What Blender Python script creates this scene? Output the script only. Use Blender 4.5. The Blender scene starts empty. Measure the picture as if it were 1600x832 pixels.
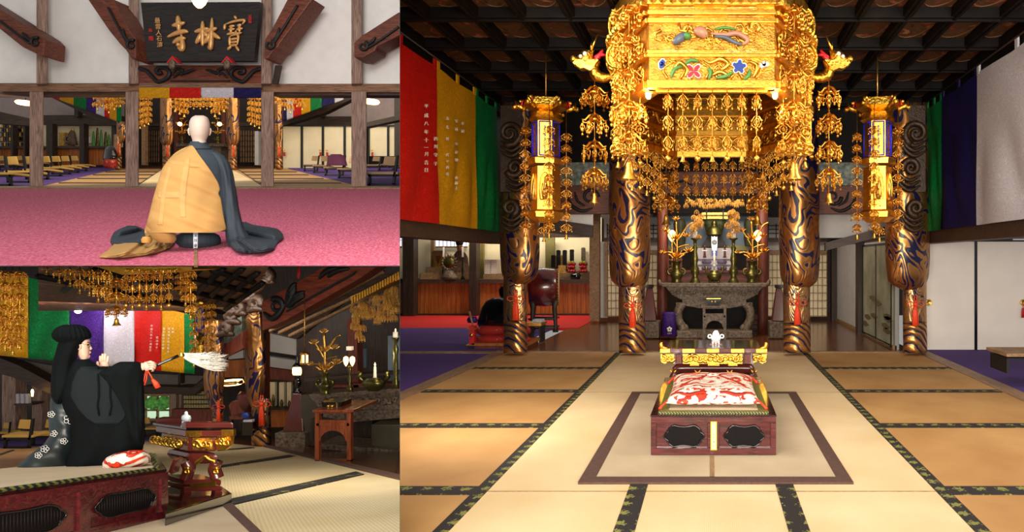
import bpy, math, random
from mathutils import Vector, Matrix
R = random.Random(7)
PI = math.pi
# ---------------------------------------------------------------- camera, world, lights
EYE = 1.4                      # eye height above the floor of the main hall
FPX = 1000.0                   # focal length in pixels of the 1600 x 832 frame
CX, CY = 1112.0, 405.0         # where the level line of sight meets the frame
sc = bpy.context.scene
col = sc.collection
cam_d = bpy.data.cameras.new('camera'); cam = bpy.data.objects.new('camera', cam_d); col.objects.link(cam)
cam.location = (0, 0, EYE); cam.rotation_euler = (PI/2, 0, 0)
cam_d.sensor_width = 36; cam_d.lens = 36*FPX/1600
cam_d.shift_x = (800-CX)/1600; cam_d.shift_y = (CY-416)/1600
cam_d.clip_start = .05; cam_d.clip_end = 200
sc.camera = cam
w = bpy.data.worlds.new('world'); sc.world = w; w.use_nodes = True
w.node_tree.nodes['Background'].inputs[0].default_value = (1, .965, .92, 1)
w.node_tree.nodes['Background'].inputs[1].default_value = 0.33
def area(name, loc, target, sx, sy, power, colr=(1, .96, .9)):
    l = bpy.data.lights.new(name, 'AREA'); l.shape = 'RECTANGLE'; l.size = sx; l.size_y = sy; l.energy = power; l.color = colr
    o = bpy.data.objects.new(name, l); col.objects.link(o); o.location = loc
    o.rotation_euler = (Vector(target)-Vector(loc)).to_track_quat('-Z', 'Y').to_euler(); return o
def point(name, loc, power, colr=(1, .75, .4), r=.05):
    l = bpy.data.lights.new(name, 'POINT'); l.energy = power; l.color = colr; l.shadow_soft_size = r
    o = bpy.data.objects.new(name, l); col.objects.link(o); o.location = loc; return o
area('daylight_main', (.6, -2.6, 1.7), (.1, 6.5, .1), 6.5, 1.8, 940, (1, .91, .78))
area('daylight_right', (2.6, 4.6, 3.3), (1.0, 6.4, 0), 1.0, 3.0, 120, (1, .9, .76)); area('daylight_left', (-1.6, 4.6, 3.3), (-.8, 6.4, 0), .8, 3.0, 100, (1, .9, .76))
area('daylight_niche', (-4.6, 15.0, 3.2), (-4.6, 16.2, .9), 3, .8, 130, (1, .9, .7)); area('sanctum_lamp', (.1, 10.6, 3.3), (.1, 12, .6), 1.6, 1, 110, (1, .85, .68))
area('daylight_upper', (-3.2, 1.0, 6.2), (-5.6, 9.5, 2.6), 5, 3, 430, (1, .98, .96))
area('upper_hall_fill', (-11.5, 15.2, 6.6), (-12.5, 16.5, 3.4), 9, 3.5, 270, (1, .9, .72)); area('upper_hall_front_fill', (-10.2, 12.0, 3.95), (-13.4, 18, 3.3), 7, .5, 80, (1, .88, .66))  # added area lights, unseen, that brighten the hall beyond the posts
area('daylight_lower', (-.9, .4, .9), (-4.0, 5.0, .3), 1.6, 1.0, 70, (1, .97, .93))
area('lower_hall_fill', (-2.6, 5.0, 1.0), (-2.6, 6.2, -.8), 2.0, 1.0, 62, (1, .92, .8)); area('lower_back_light', (-7.6, 8.3, .9), (-8.0, 9.6, 0), 3, .6, 60, (1, .92, .82))  # the first is an added fill brightening the lower room from the right
sc.view_settings.view_transform = 'Standard'; sc.view_settings.look = 'None'
sc.view_settings.exposure = 0.0; sc.view_settings.gamma = 1; sc.view_settings.use_curve_mapping = False

# ---------------------------------------------------------------- mesh helpers
class Frame:
    """An upright plane facing the viewer's line to a spot; d runs away from the viewer (metres)."""
    def __init__(s, px, Y, yaw=True):
        s.X = (px-CX)/FPX*Y; s.Y = Y
        n = Vector((s.X, Y)).normalized() if yaw else Vector((0, 1))
        s.n = n; s.r = Vector((s.X, Y)).dot(n); s.k = Y/FPX
    def __call__(s, px, py, d=0):
        u, v = (px-CX)/FPX, (CY-py)/FPX
        t = (s.r+d)/(u*s.n.x+s.n.y)
        return Vector((u*t, t, EYE+v*t))
def F(Y): return Frame(CX, Y, False)
def lerp(a, b, t): return a+(b-a)*t
def interp(rows, y):
    if y <= rows[0][0]: return rows[0][1:]
    for a, b in zip(rows, rows[1:]):
        if y <= b[0]:
            t = (y-a[0])/(b[0]-a[0]+1e-9); return tuple(lerp(p, q, t) for p, q in zip(a[1:], b[1:]))
    return rows[-1][1:]
def smooth_rows(rows, step):
    out = []; y = rows[0][0]
    while y < rows[-1][0]:
        # catmull style smoothing through averaging
        a = interp(rows, y-step*.7); b = interp(rows, y); c = interp(rows, y+step*.7)
        out.append((y,)+tuple((p+2*q+r)/4 for p, q, r in zip(a, b, c))); y += step
    out.append(rows[-1]); return out
CLIP = 0
def cut_at_divider(me, o0, sg):
    import bmesh
    bm = bmesh.new(); bm.from_mesh(me); u = (abs(CLIP)-CX)/FPX
    r = bmesh.ops.bisect_plane(bm, geom=bm.verts[:]+bm.edges[:]+bm.faces[:], plane_co=-o0, plane_no=(-sg, sg*u, 0), clear_outer=True)
    ed = [e for e in r['geom_cut'] if isinstance(e, bmesh.types.BMEdge)]
    if ed: bmesh.ops.holes_fill(bm, edges=ed, sides=0)
    bm.to_mesh(me); bm.free()
class MB:
    def __init__(s): s.v = []; s.f = []; s.sm = []; s.ch = []
    def add(s, vs, fs, sm=False):
        b = len(s.v); fb = len(s.f); s.v += [Vector(p) for p in vs]; s.f += [tuple(b+i for i in f) for f in fs]; s.sm += [sm]*len(fs); s.ch.append((b, len(s.v), fb, len(s.f))); return s
    def hexa(s, p):   # p: 4 bottom, 4 top
        return s.add(p, [(3, 2, 1, 0), (4, 5, 6, 7), (0, 1, 5, 4), (1, 2, 6, 5), (2, 3, 7, 6), (3, 0, 4, 7)])
    def box(s, x0, x1, y0, y1, z0, z1):
        return s.hexa([(x0, y0, z0), (x1, y0, z0), (x1, y1, z0), (x0, y1, z0), (x0, y0, z1), (x1, y0, z1), (x1, y1, z1), (x0, y1, z1)])
    def slab(s, fr, x0, y0, x1, y1, t, d=0):   # frontal block between two pixels at a frame, t metres deep
        a = fr(x0, y1, d); b = fr(x1, y1, d); c = fr(x1, y0, d); e = fr(x0, y0, d)
        o = Vector((fr.n.x, fr.n.y, 0))*t
        return s.hexa([a, b, b+o, a+o, e, c, c+o, e+o])
    def poly(s, pts, vec):       # extruded polygon
        n = len(pts); pts = [Vector(p) for p in pts]; vec = Vector(vec)
        return s.add(pts+[p+vec for p in pts], [tuple(range(n)), tuple(range(2*n-1, n-1, -1))]+[(i, i+n, (i+1) % n+n, (i+1) % n) for i in range(n)])
    def fpoly(s, fr, pts, t, d=0):
        return s.poly([fr(x, y, d) for x, y in pts], Vector((fr.n.x, fr.n.y, 0))*t)
    def tube(s, path, r, n=8, cap=True):
        path = [Vector(p) for p in path]; m = len(path)
        rs = r if isinstance(r, (list, tuple)) else [r]*m
        vs = []; up = Vector((0, .02, 1))
        for i, p in enumerate(path):
            t = (path[min(i+1, m-1)]-path[max(i-1, 0)])
            t = t.normalized() if t.length > 1e-9 else Vector((0, 0, 1))
            u = Vector((0, 1, 0)) if abs(t.y) < .9 else Vector((1, 0, 0))
            a = t.cross(u).normalized(); b = t.cross(a)
            vs += [p+(a*math.cos(2*PI*j/n)+b*math.sin(2*PI*j/n))*rs[i] for j in range(n)]
        fs = [(i*n+j, i*n+(j+1) % n, (i+1)*n+(j+1) % n, (i+1)*n+j) for i in range(m-1) for j in range(n)]
        if cap: fs += [tuple(range(n-1, -1, -1)), tuple(range((m-1)*n, m*n))]
        return s.add(vs, fs, True)
    def rings(s, rings, cap=True, sm=True):
        n = len(rings[0]); m = len(rings); vs = [p for r in rings for p in r]
        fs = [(i*n+j, i*n+(j+1) % n, (i+1)*n+(j+1) % n, (i+1)*n+j) for i in range(m-1) for j in range(n)]
        if cap: fs += [tuple(range(n-1, -1, -1)), tuple(range((m-1)*n, m*n))]
        return s.add(vs, fs, sm)
    def lathe(s, c, prof, n=20, sx=1, sy=1, rot=0):
        c = Vector(c)
        return s.rings([[c+Vector((r*sx*math.cos(rot+2*PI*j/n), r*sy*math.sin(rot+2*PI*j/n), z)) for j in range(n)] for r, z in prof], True, n > 8)
    def ball(s, c, r, n=10, sz=1, m=6):
        return s.lathe(c, [(max(1e-4, r*math.sin(PI*i/m)), -r*sz*math.cos(PI*i/m)) for i in range(m+1)], n)
    def torus(s, c, r, t, ax='y', n=12, m=5, a0=0, a1=2*PI, sx=1, sz=1):
        pth = []
        for i in range(n+1):
            a = a0+(a1-a0)*i/n; x, z = r*sx*math.cos(a), r*sz*math.sin(a)
            pth.append(Vector(c)+(Vector((x, 0, z)) if ax == 'y' else Vector((0, x, z)) if ax == 'x' else Vector((x, z, 0))))
        return s.tube(pth, t, m, False)
    def quad(s, a, b, c, d): return s.add([a, b, c, d], [(0, 1, 2, 3)])
    def loft(s, fr, rows, n=28, step=0, fold=None, d0=0, p=2.0, cap=True):
        """closed body from image rows (y, xl, xr, half depth in px); fold(a, y) in px"""
        if step: rows = smooth_rows(rows, step)
        k = fr.k; rr = []
        for y, xl, xr, d in rows:
            cx, w2 = (xl+xr)/2, (xr-xl)/2; ring = []
            for j in range(n):
                a = 2*PI*j/n; ca, sa = math.cos(a), math.sin(a)
                ca = math.copysign(abs(ca)**(2/p), ca); sa = math.copysign(abs(sa)**(2/p), sa)
                g = fold(a, y) if fold else 0
                ring.append(fr(cx+(w2+g*.6)*ca, y, d0-(d+g)*sa*k))
            rr.append(ring)
        return s.rings(rr, cap)
    def sheet(s, fr, rows, front, nu=24, step=3, t=.012, fold=None, off=1.5):
        """thick cloth lying over a body: rows (y, xl, xr); front(x, y) gives the body's front in px; fold in px"""
        rows = smooth_rows(rows, step); k = fr.k; g = []; g2 = []
        for y, xl, xr in rows:
            for j in range(nu+1):
                x = lerp(xl, xr, j/nu); d = front(x, y)-off-(fold(x, y) if fold else 0)
                g.append(fr(x, y, d*k)); g2.append(fr(x, y, d*k+t))
        n = nu+1; m = len(rows); N = n*m
        fs = [(i*n+j, (i+1)*n+j, (i+1)*n+j+1, i*n+j+1) for i in range(m-1) for j in range(nu)]
        fs += [(N+i*n+j, N+i*n+j+1, N+(i+1)*n+j+1, N+(i+1)*n+j) for i in range(m-1) for j in range(nu)]
        for i in range(m-1): fs += [(i*n, N+i*n, N+(i+1)*n, (i+1)*n), (i*n+nu, (i+1)*n+nu, N+(i+1)*n+nu, N+i*n+nu)]
        for j in range(nu): fs += [(j, j+1, N+j+1, N+j), ((m-1)*n+j, N+(m-1)*n+j, N+(m-1)*n+j+1, (m-1)*n+j+1)]
        return s.add(g+g2, fs, True)
    def each(s, name, mat, parent=None, bevel=0):
        for c0, c1, f0, f1 in s.ch:
            m = MB(); m.v = s.v[c0:c1]; m.f = [tuple(i-c0 for i in f) for f in s.f[f0:f1]]; m.sm = s.sm[f0:f1]; o = m.build(name, mat, parent, bevel=bevel)
        return o
    def build(s, name, mat, parent=None, local=False, bevel=0, at=None):
        vs = s.v
        if parent is not None:
            o0 = Vector((0, 0, 0)) if local else worldloc(parent)
        elif at is not None: o0 = Vector(at) if not local else Vector((0, 0, 0))
        else:
            lo = [min(p[i] for p in vs) for i in range(3)]; hi = [max(p[i] for p in vs) for i in range(3)]
            o0 = Vector(((lo[0]+hi[0])/2, (lo[1]+hi[1])/2, lo[2]))
        me = bpy.data.meshes.new(name); me.from_pydata([tuple(p-o0) for p in vs], [], s.f); me.update()
        me.polygons.foreach_set('use_smooth', s.sm); me.materials.append(mat)
        if CLIP > 0 and not local and min(p.x*FPX/max(p.y, .1)+CX for p in vs) < CLIP: cut_at_divider(me, o0, 1)
        if CLIP < 0 and not local and max(p.x*FPX/max(p.y, .1)+CX for p in vs) > -CLIP: cut_at_divider(me, o0, -1)
        o = bpy.data.objects.new(name, me); col.objects.link(o)
        if parent is not None: o.parent = parent
        elif at is not None: o.location = at
        else: o.location = o0
        if bevel:
            b = o.modifiers.new('bevel', 'BEVEL'); b.width = bevel; b.segments = 2; b.limit_method = 'ANGLE'; b.angle_limit = .6
        return o
def worldloc(o):
    v = Vector(o.location); p = o.parent
    while p is not None: v += p.location; p = p.parent
    return v
def tag(o, label=None, cat=None, group=None, kind=None):
    if label: o['label'] = label
    if cat: o['category'] = cat
    if group: o['group'] = group
    if kind: o['kind'] = kind
    return o
def thing(name, label, cat, loc, group=None, rz=0):
    o = bpy.data.objects.new(name, None); o.empty_display_size = .1; col.objects.link(o)
    o.location = loc; o.rotation_euler = (0, 0, rz); return tag(o, label, cat, group)
def struct(name, mb, m, parent=None, bevel=0):
    o = mb.build(name, m, parent, bevel=bevel)
    if parent is None: o['kind'] = 'structure'
    return o
def dup(root, loc, rz=0, label=None, group=None, scale=None):
    def cp(o, par):
        c = o.copy(); col.objects.link(c); c.parent = par
        for ch in o.children: cp(ch, c)
        return c
    r = cp(root, None); r.location = loc; r.rotation_euler = (0, 0, rz)
    if scale: r.scale = (scale,)*3
    return tag(r, label, None, group)
ORD = ['first', 'second', 'third', 'fourth', 'fifth', 'sixth', 'seventh', 'eighth', 'ninth', 'tenth', 'eleventh', 'twelfth', 'thirteenth', 'fourteenth', 'fifteenth', 'sixteenth']
def glyphs(fr, items, m, name, parent=None, d=0, t=.004, bold=.0, label=None, lean=0):
    """characters laid on a plane: items (char, px, py centre, height px); one mesh"""
    mb = MB()
    for ch, px, py, h in items:
        cu = bpy.data.curves.new('t', 'FONT'); cu.body = ch; cu.size = 1; cu.extrude = .5; cu.offset = bold; cu.resolution_u = 2
        ob = bpy.data.objects.new('t', cu); col.objects.link(ob)
        dg = bpy.context.evaluated_depsgraph_get(); me = bpy.data.meshes.new_from_object(ob.evaluated_get(dg))
        xs = [v.co.x for v in me.vertices]; ys = [v.co.y for v in me.vertices]
        if xs:
            cx, cy = (min(xs)+max(xs))/2, (min(ys)+max(ys))/2; k = h/.92
            mb.add([fr(px+(v.co.x-cx)*k+lean*(v.co.y-cy)*k, py-(v.co.y-cy)*k, d-t*(v.co.z+.5)) for v in me.vertices], [tuple(p.vertices) for p in me.polygons])
        bpy.data.objects.remove(ob); bpy.data.curves.remove(cu); bpy.data.meshes.remove(me)
    return mb.build(name, m, parent) if mb.v else None

# ---------------------------------------------------------------- materials
def nodes(name):
    m = bpy.data.materials.new(name); m.use_nodes = True; nt = m.node_tree
    return m, nt, nt.nodes['Principled BSDF']
def N(nt, t, **kw):
    n = nt.nodes.new(t)
    for k, v in kw.items():
        if k.startswith('i_'):
            key = k[2:]; key = int(key) if key.isdigit() else key.replace('_', ' ')
            n.inputs[key].default_value = v
        else: setattr(n, k, v)
    return n
def coord(nt, scale=(1, 1, 1), rot=(0, 0, 0)):
    tc = N(nt, 'ShaderNodeTexCoord'); mp = N(nt, 'ShaderNodeMapping'); mp.inputs['Scale'].default_value = scale; mp.inputs['Rotation'].default_value = rot
    nt.links.new(tc.outputs['Object'], mp.inputs[0]); return mp.outputs[0]
def ramp(nt, fac, stops, const=False):
    r = N(nt, 'ShaderNodeValToRGB'); cr = r.color_ramp
    if const: cr.interpolation = 'CONSTANT'
    while len(cr.elements) < len(stops): cr.elements.new(.5)
    for e, (p, c) in zip(cr.elements, stops): e.position = p; e.color = tuple(c)+(1,)
    nt.links.new(fac, r.inputs[0]); return r.outputs[0]
def bump(nt, b, h, st, dist=.01):
    n = N(nt, 'ShaderNodeBump'); n.inputs['Strength'].default_value = st; n.inputs['Distance'].default_value = dist
    nt.links.new(h, n.inputs['Height']); nt.links.new(n.outputs[0], b.inputs['Normal'])
def lin(c): return tuple(x/12.92 if x <= .04045 else ((x+.055)/1.055)**2.4 for x in c)
def hx(h): return lin(tuple(int(h[i:i+2], 16)/255 for i in (0, 2, 4)))
def sca(c, k): return tuple(min(1, x*k) for x in c)
def pm(name, c, rough=.6, metal=0, var=.12, scale=6, st=(1, 1, 1), bmp=.0, bs=60, coat=0, c2=None, detail=4, emit=0, spec=.5):
    if isinstance(c, str): c = hx(c)
    if isinstance(c2, str): c2 = hx(c2)
    m, nt, b = nodes(name); b.inputs['Roughness'].default_value = rough; b.inputs['Metallic'].default_value = metal
    b.inputs['Specular IOR Level'].default_value = spec
    if coat: b.inputs['Coat Weight'].default_value = coat; b.inputs['Coat Roughness'].default_value = .08
    no = N(nt, 'ShaderNodeTexNoise', i_Scale=scale, i_Detail=detail); nt.links.new(coord(nt, st), no.inputs['Vector'])
    lo = c2 if c2 else sca(c, 1-var*1.6)
    cc = ramp(nt, no.outputs[0], [(.3, lo), (.7, c if c2 else sca(c, 1+var))])
    nt.links.new(cc, b.inputs['Base Color'])
    if bmp:
        n2 = N(nt, 'ShaderNodeTexNoise', i_Scale=bs, i_Detail=3); nt.links.new(coord(nt, st), n2.inputs['Vector']); bump(nt, b, n2.outputs[0], bmp)
    if emit: nt.links.new(cc, b.inputs['Emission Color']); b.inputs['Emission Strength'].default_value = emit
    return m
def wood(name, c, c2, rough=.55, st=(14, 14, 1.2), coat=0, scale=3):
    m, nt, b = nodes(name); b.inputs['Roughness'].default_value = rough
    if coat: b.inputs['Coat Weight'].default_value = coat; b.inputs['Coat Roughness'].default_value = .12
    no = N(nt, 'ShaderNodeTexNoise', i_Scale=scale, i_Detail=6, i_Distortion=1.2); nt.links.new(coord(nt, st), no.inputs['Vector'])
    nt.links.new(ramp(nt, no.outputs[0], [(.3, hx(c2)), (.66, hx(c))]), b.inputs['Base Color']); bump(nt, b, no.outputs[0], .35, .006)
    return m
def tatami(name, c, c2, freq, ax, dirx=(0, 0, 0)):
    m, nt, b = nodes(name); b.inputs['Roughness'].default_value = .75
    wv = N(nt, 'ShaderNodeTexWave', i_Scale=freq, i_Distortion=.4, i_Detail=1.0, bands_direction=ax); nt.links.new(coord(nt, (1, 1, 1), dirx), wv.inputs['Vector'])
    no = N(nt, 'ShaderNodeTexNoise', i_Scale=1.4, i_Detail=5); nt.links.new(coord(nt), no.inputs['Vector'])
    a = ramp(nt, wv.outputs[0], [(.15, sca(hx(c), .86)), (.6, hx(c))]); bb = ramp(nt, no.outputs[0], [(.3, hx(c2)), (.7, (1, 1, 1))])
    mx = N(nt, 'ShaderNodeMix', data_type='RGBA', blend_type='MULTIPLY'); mx.inputs[0].default_value = .5
    nt.links.new(a, mx.inputs[6]); nt.links.new(bb, mx.inputs[7]); nt.links.new(mx.outputs[2], b.inputs['Base Color'])
    bump(nt, b, wv.outputs[0], .12, .004); return m
def edging(name, base, dots, scale=9):
    m, nt, b = nodes(name); b.inputs['Roughness'].default_value = .8
    vo = N(nt, 'ShaderNodeTexVoronoi', i_Scale=scale); vo.inputs['Randomness'].default_value = .15; nt.links.new(coord(nt), vo.inputs['Vector'])
    no = N(nt, 'ShaderNodeTexNoise', i_Scale=scale*7, i_Detail=2); nt.links.new(coord(nt), no.inputs['Vector'])
    ad = N(nt, 'ShaderNodeMath', operation='ADD'); nt.links.new(vo.outputs[0], ad.inputs[0]); nt.links.new(no.outputs[0], ad.inputs[1])
    nt.links.new(ramp(nt, ad.outputs[0], [(0, hx(dots)), (.68, hx(dots)), (.74, hx(base)), (1, hx(base))]), b.inputs['Base Color']); return m
def brocade(name, gold, navy, scale, dist, rough=.32, thr=.47, st=(1, 1, .55), metal=.9, waves=False, rot=(0, 0, 0)):
    """woven cloth: metallic thread scrolls over a plain ground"""
    m, nt, b = nodes(name)
    if waves:
        wv = N(nt, 'ShaderNodeTexWave', i_Scale=scale, i_Distortion=dist, i_Detail=2.0, bands_direction='DIAGONAL'); wv.inputs['Detail Scale'].default_value = .8
    else:
        wv = N(nt, 'ShaderNodeTexWave', i_Scale=scale, i_Distortion=dist, i_Detail=3.0, wave_type='RINGS'); wv.inputs['Detail Scale'].default_value = 1.2
    nt.links.new(coord(nt, st, rot), wv.inputs['Vector'])
    no = N(nt, 'ShaderNodeTexNoise', i_Scale=22, i_Detail=4); nt.links.new(coord(nt), no.inputs['Vector'])
    ad = N(nt, 'ShaderNodeMath', operation='MULTIPLY_ADD'); ad.inputs[1].default_value = .35; nt.links.new(no.outputs[0], ad.inputs[0]); nt.links.new(wv.outputs[0], ad.inputs[2])
    if not waves:
        n1 = N(nt, 'ShaderNodeTexNoise', i_Scale=scale*.75, i_Detail=1.5, i_Distortion=1.6); nt.links.new(coord(nt, (1, 1, .6), rot), n1.inputs['Vector'])
        s1 = N(nt, 'ShaderNodeMath', operation='MULTIPLY'); s1.inputs[1].default_value = dist*7.; nt.links.new(n1.outputs[0], s1.inputs[0])
        s2 = N(nt, 'ShaderNodeMath', operation='SINE'); nt.links.new(s1.outputs[0], s2.inputs[0])
        n3 = N(nt, 'ShaderNodeTexNoise', i_Scale=scale*1.5, i_Detail=2.); nt.links.new(coord(nt, (1, 1, .8), rot), n3.inputs['Vector'])
        s3 = N(nt, 'ShaderNodeMath', operation='MULTIPLY_ADD'); s3.inputs[1].default_value = .16; nt.links.new(s2.outputs[0], s3.inputs[0]); nt.links.new(n3.outputs[0], s3.inputs[2])
        ad = N(nt, 'ShaderNodeMath', operation='ADD'); ad.inputs[1].default_value = .06; nt.links.new(s3.outputs[0], ad.inputs[0])
    cc = ramp(nt, ad.outputs[0], [(thr-.03 if not waves else thr-.1, hx(navy)), (thr, hx(gold)), (.8, sca(hx(gold), .75)), (1, sca(hx(gold), 1.25))])
    mm = ramp(nt, ad.outputs[0], [(thr-.03 if not waves else thr-.1, (0, 0, 0)), (thr, (metal,)*3)])
    nt.links.new(cc, b.inputs['Base Color']); nt.links.new(mm, b.inputs['Metallic']); b.inputs['Roughness'].default_value = rough
    bump(nt, b, ad.outputs[0], .5, .02); return m
def silk(name, c, c2, rough=.6, scale=13):
    """banner silk with a woven cloud pattern"""
    m, nt, b = nodes(name); b.inputs['Roughness'].default_value = rough; b.inputs['Specular IOR Level'].default_value = .2
    n1 = N(nt, 'ShaderNodeTexNoise', i_Scale=scale, i_Detail=1.5, i_Distortion=1.2); nt.links.new(coord(nt), n1.inputs['Vector'])
    s1 = N(nt, 'ShaderNodeMath', operation='MULTIPLY'); s1.inputs[1].default_value = 45; nt.links.new(n1.outputs[0], s1.inputs[0])
    s2 = N(nt, 'ShaderNodeMath', operation='SINE'); nt.links.new(s1.outputs[0], s2.inputs[0])
    nt.links.new(ramp(nt, s2.outputs[0], [(.35, hx(c)), (.75, hx(c2))]), b.inputs['Base Color']); return m
def zig(name, base, line, freq):
    m, nt, b = nodes(name); b.inputs['Roughness'].default_value = .6
    wv = N(nt, 'ShaderNodeTexWave', i_Scale=freq, i_Distortion=1.5, bands_direction='DIAGONAL'); nt.links.new(coord(nt), wv.inputs['Vector'])
    nt.links.new(ramp(nt, wv.outputs[0], [(.5, hx(base)), (.62, hx(line))]), b.inputs['Base Color']); return m
def glow(name, c, s):
    m, nt, b = nodes(name); b.inputs['Base Color'].default_value = tuple(hx(c))+(1,); b.inputs['Emission Color'].default_value = tuple(hx(c))+(1,); b.inputs['Emission Strength'].default_value = s; return m
M = {}
M['gold'] = pm('gold', (.95, .45, .07), .28, 1, .2, 20, bmp=.25, bs=70)
M['goldb'] = pm('bright_gold_leaf', (1, .49, .07), .34, 1, .15, 25, bmp=.2, bs=60)
M['goldk'] = pm('shaded_gold', (.62, .3, .045), .42, 1, .3, 14, bmp=.6, bs=60)  # shade behind the canopy carving is put into this panel gold
M['goldp'] = pm('polished_brass', (1, .55, .1), .35, 1, .12, 5, bmp=.1, bs=25)
M['goldc'] = pm('carved_gold', (1, .46, .06), .3, 1, .35, 30, bmp=.9, bs=45)
M['goldd'] = pm('aged_gold', (.8, .44, .11), .4, 1, .3, 30, bmp=.5, bs=60)
M['bronze'] = pm('green_bronze', '6b6434', .34, .85, .3, 12, bmp=.2, bs=40)
M['dkwood'] = wood('dark_wood', '3c2a20', '17100c')
M['dkwoodh'] = wood('dark_beam_wood', '4a3426', '1e1510', st=(1.2, 14, 14))
M['ceilb'] = pm('black_ceiling_lacquer', '0f0a08', .6, var=.4, spec=.15)
M['redwood'] = wood('red_brown_wood', '7a3d26', '3b1a12', st=(1.5, 14, 14))
M['redwoodv'] = wood('red_brown_upright_wood', '7d3a26', '4a1c14')
M['postw'] = wood('weathered_cedar', 'a08272', '5c4338', .7, st=(16, 16, 1.1))
M['posth'] = wood('weathered_cedar_beam', '936c50', '553a2a', .7, st=(1.1, 16, 16))
M['floorw'] = wood('polished_floor_wood', '7a4726', '3c1f12', .22, st=(8, 1.0, 8), coat=.4)
M['trimw'] = wood('tan_sill_wood', '9c7854', '6b4d33', .5, st=(8, 1.2, 8))
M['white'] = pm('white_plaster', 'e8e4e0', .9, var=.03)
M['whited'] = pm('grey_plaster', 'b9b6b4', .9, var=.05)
M['paper'] = pm('cream_paper_panel', 'e2d9d0', .85, var=.03, scale=3)
M['paperw'] = pm('warm_paper_panel', 'e6d7b4', .85, var=.04, scale=3)
M['black'] = pm('black_lacquer', '0a0a0b', .12, var=.2, coat=.6)
M['blackm'] = pm('matt_black', '0d0d0e', .6, var=.2)
M['tata'] = tatami('pale_tatami', 'e4cba0', 'd8c296', 34, 'X')
M['tatb'] = tatami('golden_tatami', 'c0945a', 'b48850', 30, 'Y')
M['tatr'] = tatami('rug_tatami', 'cbb89a', 'b9a58a', 42, 'Y')
M['edge'] = edging('black_tatami_edging', '1d1614', '7c7a38', 8)
M['brownc'] = pm('brown_cloth', '54392f', .85, var=.15, scale=40)
M['purple'] = pm('purple_carpet', '4c2c78', .95, var=.2, scale=90, bmp=.3, bs=200)
M['redc'] = pm('red_carpet', 'c01512', .95, var=.12, scale=90)
M['lacq'] = wood('dark_red_lacquer', '591b1d', '340d10', .22, st=(1.5, 10, 10), coat=.6)
M['lacqt'] = wood('glossy_maroon_top', '2e0c0e', '160506', .12, st=(1.5, 10, 10), coat=.8)
M['maroon'] = pm('maroon_lacquer', '54201a', .25, var=.12, coat=.5)
M['slat'] = pm('dark_slat', '0e0808', .6, spec=.15)
M['panelw'] = wood('orange_cedar_panel', 'b06428', '7c3f16', .5, st=(9, 9, .6))
M['orange'] = pm('orange_silk_cord', 'e5401a', .6, var=.1, scale=60)
M['red'] = pm('red_cord', 'c01818', .6)
M['carvg'] = pm('weathered_carved_wood', '6b5a49', .6, var=.45, scale=26, bmp=1, bs=30)
M['fab1'] = brocade('gold_dragon_brocade', 'c98c50', '100e36', 2.6, 9, .34, .5)
M['fab2'] = brocade('gold_scale_brocade', 'd3a068', '100e36', 4.5, 11, .32, .45)
M['fabw'] = brocade('gold_wave_brocade', 'c58c4e', '121038', 3.1, 5.5, .34, .42, st=(1, 1, 1.9), waves=True)
M['sred'] = silk('red_silk', 'a50d06', 'bf1d0e'); M['syel'] = silk('yellow_silk', 'b27a06', 'c9940f'); M['sgrn'] = silk('green_silk', '045a28', '087538')
M['snav'] = silk('navy_silk', '110b3a', '1d1450'); M['swht'] = silk('white_silk', 'aeaab2', 'c2bec4'); M['spur'] = silk('purple_silk', '2c1450', '46207c')
M['whitep'] = pm('white_porcelain', 'e4ecee', .2, var=.04, coat=.5)
M['silver'] = pm('silver_thread', 'c9c4bc', .5, var=.1)
M['wthr'] = pm('pale_embroidery', 'd8d2c4', .6, var=.05)
M['blue'] = pm('blue_enamel', '2222c8', .4, var=.05)
M['dblue'] = pm('deep_blue_enamel', '1d3c8c', .4); M['leafg'] = pm('green_enamel', '4c8a3c', .4); M['fred'] = pm('red_enamel', 'c41a2c', .4); M['fwht'] = pm('white_enamel', 'efe6dc', .4)
M['pinkb'] = pm('pink_enamel', 'c08468', .4); M['greyb'] = pm('grey_blue_enamel', '5c6470', .4)
M['flame'] = glow('candle_flame', 'ffd9a0', 9); M['bulb'] = glow('warm_bulb', 'ffc878', 8); M['wax'] = pm('white_wax', 'efe2cc', .5, emit=.25)
M['lamp'] = glow('lit_paper_shade', 'ffd9a0', 2.2); M['winl'] = glow('daylit_glass', 'dcebff', 1.1)
M['skin'] = pm('skin', 'e2b49c', .5, var=.05); M['skinp'] = pm('pale_shaven_skin', 'bba89a', .6, var=.05, scale=14)
# ================================================================= THE MAIN HALL (right)
def gY(y): return EYE*FPX/(y-CY)
ZC = 3.75
CLIP = 0
# divider between the main hall and the two rooms at its left
dv = MB()
p = [((624.6-CX)/FPX*Y, Y) for Y in (3.0, 26)]; q = [((625.0-CX)/FPX*Y, Y) for Y in (3.0, 26)]
dv.hexa([(p[0][0], 3.0, -9), (q[0][0], 3.0, -9), (q[1][0], 26, -9), (p[1][0], 26, -9), (p[0][0], 3.0, 14), (q[0][0], 3.0, 14), (q[1][0], 26, 14), (p[1][0], 26, 14)])
struct('wall_left', dv, M['blackm']); CLIP = 624.9
struct('floor', MB().box(-1.35, 1.35, 1.2, 9.6, -.05, 0), M['tata'])
for s in (-1, 1):
    x0, x1 = sorted((s*1.35, s*3.06)); struct('floor', MB().box(x0, x1, 1.2, 9.6, -.05, 0), M['tatb'])
    x0, x1 = sorted((s*3.06, s*3.26)); struct('trim_1' if s < 0 else 'trim_2', MB().box(x0, x1, 1.2, 9.75, -.05, .006), M['trimw'])
struct('floor', MB().box(-9.5, -3.26, 3.5, 12.95, -.05, .003), M['purple']); struct('floor', MB().box(3.26, 8.5, 3, 9.8, -.05, .003), M['purple'])
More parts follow.
